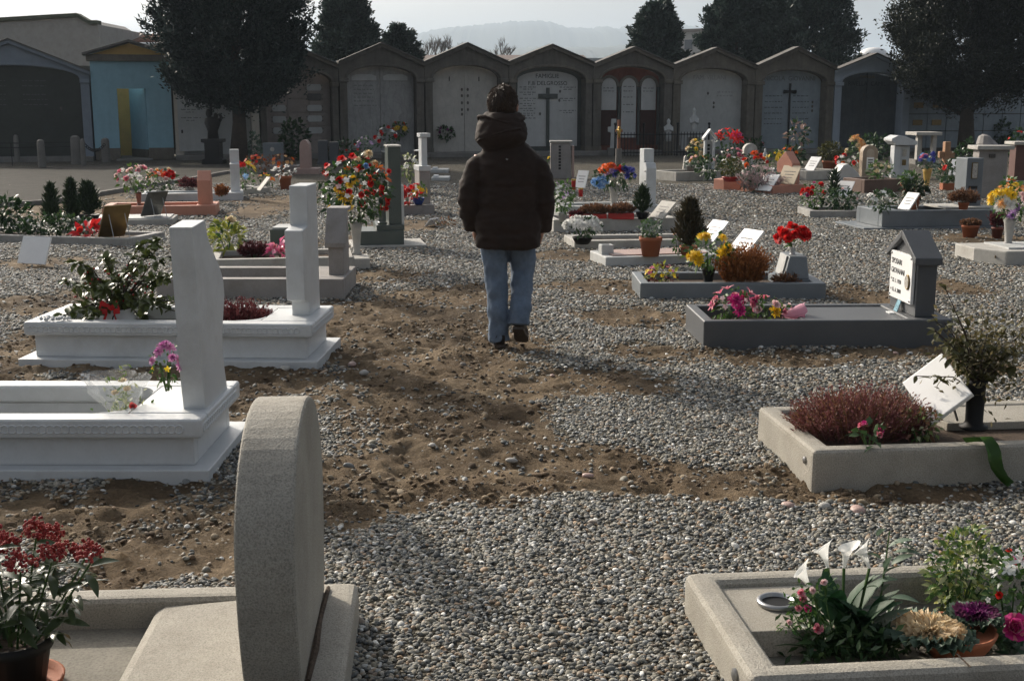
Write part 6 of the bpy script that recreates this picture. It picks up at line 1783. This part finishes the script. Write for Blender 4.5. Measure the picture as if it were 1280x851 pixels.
P('ball_plant', 'yellow green ball plant in a red pot on the salmon planter', 'potted plant', (914, 227, .2), 30, 30, ('pot', REDPL, 24, 6), ('bush', BALLB, 260, 5), [('small', F_WHITE, 3, 8, .4)])
P('trailing_flowers', 'greyish pink heather trailing on the gravel beside the salmon planter', 'flowers', (950, 241, 0), 52, 34, None, [('bush', G_BLUE, 160, 7), ('heather', pet('dusty', (.35, .25, .25), (.5, .4, .4)), 120, 5)], [('small', F_LPINK, 14, 5)], yscale=.6)
f, g = fgrave('salmon granite grave with pointed headstone in the far right rows', (966, 243), (1008, 241), .9, .16, PINK)
zt = at(996, 190, f.p0.y + .3).z; zh = at(996, 205, f.p0.y + .2).z; fL = f.L
stele(g, [(.15, .15), (.15, zh), (.36, zt), (.58, zh), (.58, .15)], fL - .25, fL - .05, PINK, .008)
easel('leaning_plaque', 'cream plaque leaning against the far salmon headstone', None, .4, .42, 32, 15, F_CREAM if False else stone('cream_plaque', (.6, .5, .36), .06, .05), True, world=f.w(fL - .45, .12, .16))
easel('leaning_plaque', 'white plaque left of the cream one on the far salmon grave', None, .38, .42, 42, 10, PLAQ, True, world=f.w(fL - .95, .2, .05))
o, s = blk('grave_slab', 'grey blue slab behind the far salmon headstone plaques', 'grave', 966, 224, BLUEGREY, [('slab', 0, 24, 0, 12, 0, .5, None), ('top', 2, 22, 12.05, 13, .05, .45, WHITE2)])
MB().tube([(10 * s, .2, 13 * s), (14 * s, .1, 22 * s), (20 * s, .1, 30 * s)], [.03, .04, .07], 7).build('torch_vase', TERRA, o)
P('ball_topiary', 'clipped round bush in a terracotta pot by the pale blue chapel', 'potted plant', (1037, 214, 0), 31, 36, ('pot', TERRA, 20, 13), ('bush', BALLB, 800, 4))
easel('leaning_plaque', 'small white plaque left of the clipped round bush', (1010, 214, .15), .3, .42, 40, 10, PLAQ, True)
f, g = fgrave('low pale grave beneath the clipped round bush', (1008, 225), (1050, 223), .8, .2, LIGHTK)
o = thing('white_wedge', 'white marble wedge grave below the peach bouquet', 'grave', gp(1043, 229)); s = mpp(o.location)
MB().prism([(0, -.05), (38 * s, -.05), (30 * s, 12 * s), (16 * s, 24 * s), (10 * s, 22 * s), (2 * s, 10 * s)], 0, .5, 'y').build('block', WHITE2, o, .03)
P('peach_bouquet', 'peach and cream bouquet above the white wedge grave', 'flowers', (1068, 205, .1), 26, 34, None, ('bush', G_MID, 60, 6), [('mum', F_PEACH, 9, 9, -.1), ('mum', F_CREAM, 6, 8)])
P('red_white_flowers', 'red and white flowers trailing over the white wedge grave', 'flowers', (1058, 212, .15), 28, 18, None, ('bush', G_DARK, 50, 5), [('carn', F_RED, 5, 7), ('mum', F_WHITE, 7, 6), ('rose', F_ORANGE, 3, 6)])
o, s = arch_stone('tan arched headstone with small lettered tablet', 1077, 221, 19, 39, stone('tan_stone', (.34, .27, .2)), stone('tan_inset', (.45, .38, .3)))
B(5 * s, 14 * s, -.03, -.013, 9 * s, 24 * s).build('tablet', PLAQ, o, .004)
m = MB()
for k in range(4): m.box(6.5 * s, 12.5 * s, -.034, -.031, (11 + k * 3) * s, (12.4 + k * 3) * s)
m.build('lettering', INK, o)
o, s = blk('kiosk_headstone', 'white kiosk shaped headstone with broad roof slab', 'headstone', 1116, 223, WHITE, [('base', -4, 24, 0, 4, -.1, .5, WHITE2), ('left_block', 0, 8, 4.05, 40, 0, .3, None), ('right_block', 8.5, 20, 4.05, 40, .05, .4, None), ('bronze_plate', 11, 16, 16, 23, .03, .048, BRONZE), ('photo', 11, 16, 27, 36, .03, .048, PHOTOL)])
MB().prism([(-6 * s, 46 * s), (-6 * s, 49 * s), (2 * s, 53 * s), (10 * s, 52 * s), (26 * s, 46 * s), (26 * s, 41 * s), (0, 41 * s)], -.12, .5, 'y').build('roof', WHITE, o, .01)
o, s = blk('table_tomb', 'pale stone table tomb on small columns near the burial wall', 'tomb', 1145, 206, LIGHTK, [('base', -1, 27, 0, 6, 0, .8, STEP), ('table_top', -3, 29, 36, 40, -.1, .9, None), ('column', 1, 5, 6.05, 35.9, .05, .25, None), ('column', 9, 12, 6.05, 35.9, .4, .6, None), ('column', 20, 25, 6.05, 35.9, .05, .25, None)])
f, g = fgrave('reddish brown box grave with green plants on top', (1080, 242), (1130, 241), .8, .26, stone('brown_stone', (.14, .09, .07)))
P('low_green_plants', 'fresh green leafy plants on the brown box grave', 'plants', (1100, 226, .2), 34, 24, None, ('bush', G_MID, 120, 7), [('small', F_CREAM, 8, 5)])
P('yellow_vase_bouquet', 'blue and pink bouquet in a tall yellow vase', 'flowers', (1158, 233, 0), 24, 42, ('vase', plain('yellow_vase', (.5, .32, .08), .35), 13, 22), ('bush', G_DARK, 70, 6), [('mum', F_BLUE, 10, 8), ('mum', F_LBLUE, 5, 7), ('mum', F_PINK, 4, 7, -.1, (-.5, .4, .3))])
o, s = blk('terracotta_cross', 'stubby terracotta coloured stone cross near the right conifer', 'cross', 1176, 216, stone('tan_cross', (.36, .2, .11)), [('foot', 0, 15, 0, 5, 0, .3, None), ('shaft', 4, 11, 5.05, 38, .03, .22, None), ('arm_left', -2, 3.9, 18, 26, .05, .2, None), ('arm_right', 11.1, 17, 18, 26, .05, .2, None)])
P('dark_shrub', 'dark shrub behind the trough with the white plaque', 'shrub', (1207, 226, 0), 34, 50, None, ('bush', G_DARK, 260, 8))
P('trough_plants', 'dark green plants in a terracotta trough beside the tall grey headstone', 'potted plant', (1193, 238, 0), 46, 34, ('trough', TERRA, 34, 9), ('bush', G_DARK, 160, 7), [('carn', F_RED, 3, 6)])
easel('leaning_plaque', 'white plaque standing in the dark trough plants', (1196, 220, .2), .36, .42, 38, 30, PLAQ, True)
P('red_ribbon_pot', 'red and gold ribboned pot beside the tall grey headstone', 'flowers', (1211, 236, 0), 18, 22, ('pot', GOLD, 10, 10), ('bush', REDBOW, 24, 7), [('carn', F_RED, 3, 6)])
o = thing('rough_rock', 'rough natural rock marker behind the tall grey headstone', 'rock', gp(1230, 207)); s = mpp(o.location)
m = MB().ball((0, 0, 16 * s), (15 * s, .4, 20 * s), 14, 10); m.v = [tuple(Vector(q) * (1 + .25 * noise.noise(Vector(q) * 3))) for q in m.v]; m.build('rock', TAUPE, o)
# R14 flower kerb
f, g = fgrave('low kerbed grave crowded with cyclamen and a small plaque', (1012, 272), (1078, 272), .8, .1, GREYKERB)
P('red_cyclamen', 'deep red cyclamen at the left end of the crowded kerb', 'flowers', (1016, 262, .06), 30, 34, None, ('bush', G_MID, 120, 7), [('carn', F_RED, 9, 8, .1), ('rose', F_MAG, 3, 7, 0)])
P('green_cushion', 'dark leafy cushion in the middle of the crowded kerb', 'plants', (1050, 264, .06), 46, 28, None, ('bush', G_DARK, 220, 8), [('rose', F_LPINK, 3, 6)])
P('dwarf_conifer', 'tiny green conifer shoot behind the small plaque', 'shrub', (1042, 248, .06), 10, 34, None, ('cone', CYP, 300, 7))
easel('leaning_plaque', 'small white plaque on the crowded kerb behind the green cushion', (1050, 246, .1), .3, .34, 40, 20, PLAQ, True)
P('white_cyclamen', 'white cyclamen in a row on the grey box grave', 'flowers', (1103, 264, .24), 48, 26, None, ('bush', G_DARK, 160, 7), [('small', F_WHITE, 16, 7, -.2)], yscale=.5)
easel('leaning_plaque', 'little plaque between the white cyclamen and terracotta pot', (1128, 263, .24), .22, .3, 38, 0, PLAQ, True)
P('terracotta_pot_plant', 'terracotta pot with drooping dark conifer on the grey box grave', 'potted plant', (1141, 262, .22), 34, 34, ('pot', TERRA, 17, 18), ('bush', CYP, 260, 8))
P('terracotta_pot_plant', 'terracotta pot of leafy green behind the drooping conifer pot', 'potted plant', (1135, 244, .1), 26, 28, ('pot', TERRA, 20, 15), ('bush', G_MID, 120, 7))
# R13 grey box grave with tall headstone
f = Fr((1102, 287), (1243, 285))
g = f.thing('grave', 'long grey box grave with tall portrait headstone at right')
B(-.28, f.L + .1, -.06, .95, -.05, .03).build('base_plate', BLUEGREY, g, .008)
kerbs(g, f.L, .85, .25, .12, BLUEGREY, z0=.031, bevel=.01, tl=.3)
B(.3, f.L - .12, .12, .73, .031, .2).build('slab', BLUEGREY, g)
B(.95, f.L + .02, .1, .75, .2515, .28).build('white_slab', LIGHTK, g, .006)
Ya = f.w(0, .45).y; zt = at(1230, 198, Ya).z
B(f.L - .30, f.L - .06, .30, .62, .2815, zt).build('headstone', BLUEGREY, g, .008)
B(f.L - .235, f.L - .145, .285, .298, zt - .28, zt - .06).build('portrait_frame', BRONZE, g, .004); B(f.L - .225, f.L - .155, .279, .2845, zt - .27, zt - .07).build('portrait', PHOTOL, g)
m = MB()
for k in range(4): m.box(f.L - .26, f.L - .13, .294, .2985, zt - .42 - k * .1, zt - .38 - k * .1)
m.build('lettering', INK, g)
P('rust_heather_pot', 'rust brown heather in a pot at the foot of the portrait headstone', 'heather', (1204, 262, .28), 34, 26, ('pot', TERRA, 14, 9), ('heather', H_BROWN, 150, 5))
o, s = blk('capped_headstone', 'pale capped headstone standing behind the portrait headstone', 'headstone', 1220, 248, TAUPE, [('slab', 0, 36, 0, 60, 0, .3, None), ('cap', -5, 41, 60.1, 65, -.1, .4, LIGHTK), ('bronze_bird', 12, 20, 50, 55, -.03, -.001, PHOTO)])
o, s = blk('brown_headstone', 'dark red headstone with pale cap at the far right edge', 'headstone', 1262, 240, stone('dark_red_stone', (.12, .06, .05)), [('slab', 4, 26, 0, 58, 0, .3, None), ('cap', -1, 30, 58.1, 62, -.1, .4, LIGHTK), ('base', -12, 34, 0, 14, -.1, .6, LIGHTK)])
o = thing('small_madonna', 'small ochre madonna figure before the dark red headstone', 'figurine', gp(1263, 236, .0)); s = mpp(o.location)
MB().rings([(0, -.2, 14 * s, 5 * s, 4 * s), (0, -.2, 24 * s, 4 * s, 3 * s), (0, -.2, 30 * s, 2.2 * s, 2.2 * s), (0, -.2, 34 * s, .6 * s, .6 * s)], 12, 2).build('figure', stone('ochre_figure', (.35, .26, .12)), o, smooth=True); B(-6 * s, 6 * s, -.4, -.0, -.05, 13.8 * s).build('block', LIGHTK, o, .01)
P('evergreen_shrub', 'leafy green plant at the right edge behind the yellow bouquet', 'shrub', (1262, 262, 0), 34, 40, None, ('bush', G_MID, 140, 8), [('small', F_ORANGE, 4, 6)])
P('terracotta_pot_plant', 'terracotta pot of dry heather alone on the gravel', 'potted plant', (1212, 297, 0), 26, 24, ('pot', TERRA, 22, 16), ('heather', H_BROWN, 90, 4))
P('terracotta_pot_plant', 'dark red pot with reddish plant beside the yellow bouquet', 'potted plant', (1246, 298, 0), 20, 34, ('pot', stone('dark_terracotta', (.2, .06, .04)), 15, 14), ('heather', H_RED, 80, 5))
# R15 right edge block with yellow bouquet
f = Fr((1257, 332), (1330, 331))
g = f.thing('grave', 'pale stone block grave at the right edge under the yellow bouquet')
MB().prism([(-.18, .35), (0, 0), (1.2, 0), (1.2, .8), (-.18, .8)], -.05, .15, 'z').build('block', LIGHTK, g, .015); B(.1, 1.1, .15, .7, .151, .17).build('top', WHITE2, g)
MB().lathe([(.014, 0), (.014, .008)], 12).xf(Matrix.Translation((-.06, .11, .08)) @ Matrix.Rotation(-PI / 2 - .4, 4, 'Z') @ Matrix.Rotation(PI / 2, 4, 'X')).build('bolt_cap', BRONZE, g)
P('yellow_bouquet', 'yellow, white and lilac chrysanthemum bouquet in a grey fluted vase', 'flowers', (1260, 306, .15), 56, 76, ('vase', GREYKERB, 17, 34), ('bush', G_MID, 130, 9), [('mum', F_YEL, 13, 12), ('mum', F_PEACH, 9, 13), ('mum', F_WHITE, 9, 13, -.4, (-.6, -.1, .4)), ('mum', F_LPINK, 6, 11), ('mum', F_LILAC, 4, 12, -.5, (-.1, -.5, .3))])
for u, v, lab, c1, c2 in ((1180, 226, 'pale leafy plants at the foot of the terracotta cross', G_BLUE, F_WHITE), (990, 207, 'dark plants by the iron cross chapel with orange pot', G_DARK, F_ORANGE), (940, 196, 'dark plants with pink blooms before the iron cross chapel', G_DARK, F_PINK)):
    P('small_plants', lab, 'plants', (u, v, 0), 34, 24, None, ('bush', c1, 140, 7), [('small', c2, 6, 5)])
P('tall_plant', 'tall leggy plant with pale leaves before the iron cross', 'plant', (997, 196, .1), 26, 46, ('pot', TERRA, 12, 8), [('bush', G_DARK, 60, 9), ('bush', pet('dusty_leaf', (.3, .2, .18), (.4, .28, .24)), 30, 9)])
P('dark_shrub', 'dark shrubs at the foot of the pale blue chapel panel', 'shrub', (1090, 200, 0), 60, 30, None, ('bush', G_DARK, 260, 8), yscale=.4)
P('ring_wreath', 'dark round wreath on the burial wall near the right edge', 'wreath', None, 26, 26, world=rowp(rows_(1255), .1, rz_(1255, 178)), leaf=('bush', G_DARK, 140, 7), yscale=.4)
P('dark_bush', 'dark bush with red flowers at the right edge before the wall', 'shrub', (1275, 205, 0), 40, 44, None, ('bush', G_DARK, 220, 8), [('small', F_RED, 8, 5)])

# ------------------------------------------------------------------ the man walking away
def remeshed(mb, name, mat, voxel, smooth, parent, wr=0.0, ws=14.0, zs=1.0):
    tmp = mb.build('tmp', None)
    m1 = tmp.modifiers.new('r', 'REMESH'); m1.mode = 'VOXEL'; m1.voxel_size = voxel
    m2 = tmp.modifiers.new('s', 'SMOOTH'); m2.iterations = smooth; m2.factor = .5
    dg = bpy.context.evaluated_depsgraph_get()
    me = bpy.data.meshes.new_from_object(tmp.evaluated_get(dg))
    old = tmp.data; bpy.data.objects.remove(tmp); bpy.data.meshes.remove(old)
    if wr:
        n = len(me.vertices)
        NN = np.empty(n * 3, dtype=np.float32); me.vertex_normals.foreach_get('vector', NN); NN = NN.reshape(-1, 3)
        CO = np.empty(n * 3, dtype=np.float32); me.vertices.foreach_get('co', CO); CO = CO.reshape(-1, 3)
        for i_ in range(n):
            c = Vector(CO[i_])
            q = noise.noise(Vector((c.x * ws, c.y * ws, c.z * ws * zs)))
            r = noise.noise(Vector((c.x * ws * 2.3 + 7, c.y * ws * 2.3, c.z * ws * 2.3 * zs)))
            CO[i_] += NN[i_] * (wr * (q + .5 * r))
        me.vertices.foreach_set('co', CO.ravel()); me.update()
    me.materials.clear(); me.materials.append(mat); me.name = name
    me.polygons.foreach_set('use_smooth', [True] * len(me.polygons))
    return link(name, me, parent)
def fabric(name, col, rough, sc_, b, var=.2):
    t = NT(name); co = t.coord()
    nz = t.noise(co, 7, 5, .65)
    t.l(t.ramp(nz, [(.3, sc3(col, 1 - var)), (.7, sc3(col, 1 + var))]), t.b.inputs['Base Color'])
    t.b.inputs['Roughness'].default_value = rough
    t.b.inputs['Sheen Weight'].default_value = .03
    t.b.inputs['Specular IOR Level'].default_value = .2
    t.l(t.bump(t.noise(co, sc_, 3), b, .002), t.b.inputs['Normal'])
    return t.m
JACK = fabric('brown_down_jacket', (.026, .016, .012), .8, 400, .3)
JEAN = fabric('blue_denim', (.125, .165, .225), .85, 500, .4, .35)
SHOE = fabric('dark_leather', (.022, .016, .013), .5, 120, .3)
SKIN = plain('skin', (.45, .24, .17), .5, 0, .08)
SOLE = plain('shoe_sole', (.06, .045, .035), .7)
HAIR = foliage('hair_strands', [(.035, .02, .011), (.055, .031, .017), (.085, .05, .027)], .12, .45, .5)
mp = gp(633, 432)
man = thing('person', 'man in dark brown hooded jacket and jeans walking away up the path', 'person', mp)
HX, HY = -.022, .03
legL = [(-.09, 0, .92), (-.085, .03, .70), (-.072, .035, .48), (-.06, .0, .26), (-.05, -.02, .08)]
legR = [(.09, 0, .92), (.105, .06, .70), (.118, .09, .50), (.105, .01, .32), (.09, -.07, .17)]
body = MB()
body.rings([(0, 0, .86, .15, .10), (0, 0, .98, .16, .11), (.005, 0, 1.10, .145, .105), (.01, 0, 1.25, .165, .11), (.01, 0, 1.36, .14, .09), (0, .01, 1.41, .06, .06), (HX, .02, 1.50, .052, .055), (HX, HY, 1.56, .055, .06)], 20, 2.2)
body.tube(legL, [.085, .075, .055, .05, .04], 12).tube(legR, [.085, .075, .055, .05, .04], 12)
for sx, el, wr_ in ((-1, (-.255, -.03, 1.02), (-.225, .07, .83)), (1, (.255, -.03, 1.01), (.25, .07, .83))):
    body.tube([(sx * .17, 0, 1.31), el, wr_], [.05, .042, .03], 10)
    h_ = Vector(wr_) + Vector((-sx * .01, .03, -.05))
    body.ball(h_, (.022, .042, .045), 12, 8)
    for k in range(4):
        b_ = h_ + Vector((sx * .004, -.024 + k * .018, -.03)); ln = (.055, .07, .075, .06)[k]
        body.tube([b_, b_ + Vector((-sx * .008, .008, -ln * .55)), b_ + Vector((-sx * .03, .016, -ln * .9))], [.010, .009, .008], 7)
    body.tube([h_ + Vector((-sx * .012, .03, .01)), h_ + Vector((-sx * .03, .055, -.02)), h_ + Vector((-sx * .035, .06, -.045))], [.011, .010, .008], 7)
YAW = Matrix.Translation((HX, HY, 0)) @ Matrix.Rotation(R(-14), 4, 'Z') @ Matrix.Translation((-HX, -HY, 0))
hd = MB().ball((HX, HY + .005, 1.655), (.076, .098, .108), 20, 14).ball((HX, HY + .03, 1.60), (.058, .065, .065), 14, 10)
hd.tube([(HX, HY + .095, 1.685), (HX, HY + .125, 1.648), (HX, HY + .10, 1.64)], [.010, .016, .014], 8)
for sx in (-1, 1):
    hd.ball((HX + sx * .094, HY + .012, 1.635), (.013, .022, .034), 10, 8)
    hd.ball((HX + sx * .032, HY + .086, 1.69), .012, 8, 6)
hd.ball((HX, HY + .09, 1.60), (.024, .012, .008), 10, 6)
hd.xf(YAW); body.add(hd.v, hd.f)
remeshed(body, 'body', SKIN, .009, 3, man)
# jeans
j = MB()
j.rings([(0, 0, .80, .165, .118), (0, 0, .88, .172, .125), (0, 0, .96, .165, .12)], 22, 2.3)
j.tube([(-.082, 0, .88), (-.082, .03, .72), (-.075, .035, .5), (-.062, .0, .28), (-.052, -.015, .10), (-.05, -.012, .035)], [.10, .098, .082, .072, .072, .077], 16)
j.tube([(.085, 0, .88), (.10, .055, .72), (.115, .085, .52), (.106, .01, .34), (.092, -.065, .20), (.09, -.075, .16)], [.10, .098, .083, .072, .074, .078], 16)
remeshed(j, 'jeans', JEAN, .010, 4, man, .013, 12, .8)
# jacket, quilted in broad bands
jk = MB()
rs = [(.012, 0, .685, .19, .13)]
for z, rx, ry in ((.70, .222, .155), (.735, .226, .160), (.77, .224, .158), (.795, .212, .148), (.82, .224, .158), (.88, .226, .160), (.935, .216, .155), (.955, .205, .145), (.975, .214, .153), (1.03, .216, .156), (1.09, .211, .152), (1.11, .203, .144), (1.13, .212, .152), (1.2, .217, .152), (1.28, .212, .142), (1.325, .203, .13), (1.36, .172, .112), (1.41, .09, .085)):
    rs.append((.012, 0 if z > .75 else .004, z, rx, ry))
jk.rings(rs, 40, 2.5)
for sx, pts in ((-1, [(-.13, 0, 1.285), (-.195, -.005, 1.225), (-.24, -.015, 1.12), (-.252, -.03, 1.02), (-.245, .01, .92), (-.225, .06, .83), (-.222, .07, .80)]), (1, [(.145, 0, 1.28), (.212, -.005, 1.225), (.25, -.015, 1.12), (.258, -.03, 1.01), (.256, .01, .92), (.25, .06, .83), (.248, .07, .80)])):
    fine = []; rad = []
    R0 = [.075, .086, .082, .078, .074, .069, .060]
    for k in range(len(pts) - 1):
        for q in (0, .25, .5, .75):
            fine.append(Vector(pts[k]).lerp(Vector(pts[k + 1]), q)); rad.append(R0[k] + (R0[k + 1] - R0[k]) * q)
    rad = [r * (1 - (.075 if i % 6 == 5 else 0)) for i, r in enumerate(rad)]
    jk.tube(fine + [pts[-1]], rad + [.056], 18)
hc = (-.035, -.035)
jk.rings([(hc[0], hc[1], 1.345, .09, .06), (hc[0], hc[1], 1.375, .145, .105), (hc[0], hc[1], 1.42, .172, .135), (hc[0], hc[1], 1.455, .176, .145), (hc[0], hc[1] + .005, 1.485, .172, .142), (hc[0], hc[1] + .01, 1.52, .165, .135), (hc[0], hc[1] + .02, 1.55, .155, .125), (hc[0] + .006, hc[1] + .03, 1.58, .142, .115), (hc[0] + .012, hc[1] + .035, 1.60, .12, .10)], 30, 2.1)
jo = remeshed(jk, 'jacket', JACK, .010, 4, man, .011, 9, 1.9)
MB().tube([(.0, -.158, 1.30), (.006, -.160, 1.292), (.012, -.159, 1.298)], .004, 6).build('loop', GREYM, jo)
# hood hem folds
remeshed(MB().tube([(hc[0] + .155 * math.cos(a), hc[1] + .02 + .125 * math.sin(a), 1.555 + .022 * math.sin(2 * a + .6)) for a in [PI * 2 * k / 24 for k in range(25)]], .013, 8).tube([(hc[0] + .170 * math.cos(a), hc[1] + .135 * math.sin(a), 1.445 + .05 * math.cos(a + .5)) for a in [PI * 1.1 + PI * .7 * k / 14 for k in range(15)]], .012, 8), 'hood_fold', JACK, .009, 2, jo, .004, 20, 1)
# hair
hs = MB().ball((HX, HY - .008, 1.67), (.097, .110, .112), 26, 18)
hs.v = [(x, y, z) for x, y, z in hs.v]
keep = [i for i, (x, y, z) in enumerate(hs.v)]
hs.f = [fc for fc in hs.f if sum((hs.v[i][1] - HY) < .045 + max(0, hs.v[i][2] - 1.68) * .9 for i in fc) == len(fc) and min(hs.v[i][2] for i in fc) > 1.56 and not any(abs(hs.v[i][0] - HX) > .08 and hs.v[i][2] < 1.665 and hs.v[i][1] > HY - .012 for i in fc)]
hs.xf(YAW)
hme = hs.mesh('hair', plain('hair_base', (.032, .019, .011), .6, 0, .3, 60), True)
ho_ = link('hair', hme, man)
rgp = []
for _ in range(9000):
    d = Vector(nr.normal(size=3)).normalized()
    y_ = d.y * .108 - .008; z_ = 1.67 + d.z * .112
    if y_ < .045 + max(0, z_ - 1.68) * .9 and z_ > 1.56 and not (abs(d.x) * .097 > .08 and z_ < 1.665 and y_ > -.012): rgp.append((d, Vector((HX + d.x * .097, HY + y_, z_))))
Pn = np.array([YAW @ p for d, p in rgp]); 
crown = Vector((0, -.02, 1.78))
Dn = np.array([(Vector((d.x, d.y, d.z)) * .16 + Vector((d.x * .5 * max(0, d.z), d.y * .5 * max(0, d.z), -.9 * (1 - max(0, d.z)) )) + Vector((.3 * d.z, .1 * d.z, 0))) for d, p in rgp]) + nr.normal(size=(len(rgp), 3)) * .13
Nn = np.array([YAW.to_3x3() @ Vector((d.x / .09, d.y / .108, d.z / .112)).normalized() for d, p in rgp])
sw = np.array([.6, -.5, 0]) * np.clip(Nn[:, 2:3] - .5, 0, 1) + np.array([0, 0, -1.0]) + np.array([.15, 0, 0])
Tn = unit(sw - Nn * (sw * Nn).sum(1, keepdims=True))
V, F = blade_arrays(Pn, Tn + Nn * .16 + nr.normal(size=Nn.shape) * .10, nr.uniform(.018, .04, len(Pn)), .0028)
tag(link('hair_strands', arrmesh('hair_strands', V, F, HAIR), ho_), kind='stuff')
# shoes
def shoe(M, nm):
    m = MB()
    prof = [(-.075, .032, .07), (-.06, .038, .095), (-.02, .038, .10), (.03, .040, .085), (.08, .046, .062), (.13, .048, .05), (.17, .042, .042), (.195, .024, .03)]
    n = 14
    for y, w, h in prof:
        for i in range(n):
            a = 2 * PI * i / n
            c_, s_ = math.cos(a), math.sin(a)
            m.v.append((w * math.copysign(abs(c_) ** .7, c_), y, .02 + h / 2 + h / 2 * math.copysign(abs(s_) ** .7, s_)))
    for k in range(len(prof) - 1):
        for i in range(n): m.f.append((k * n + i, k * n + (i + 1) % n, (k + 1) * n + (i + 1) % n, (k + 1) * n + i))
    m.f += [tuple(range(n)), tuple(range((len(prof) - 1) * n, len(prof) * n))]
    m.xf(M); so = m.build('shoe', SHOE, man, smooth=True)
    ou = [(w * 1.06 * sx, y) for sx, seq in ((1, prof), (-1, prof[::-1])) for y, w, h in seq]
    MB().prism(ou, 0, .026, 'z').xf(M).build('sole', SOLE, so, .004)
shoe(Matrix.Translation((-.052, -.01, .0)) @ Matrix.Rotation(R(6), 4, 'Z'), 'l')
shoe(Matrix.Translation((.09, -.065, .10)) @ Matrix.Rotation(R(-8), 4, 'Z') @ Matrix.Rotation(R(-30), 4, 'X'), 'r')

md = gravel.modifiers.new('pebbles', 'NODES'); md.node_group = ng
md = clods.modifiers.new('clods', 'NODES'); md.node_group = ng2
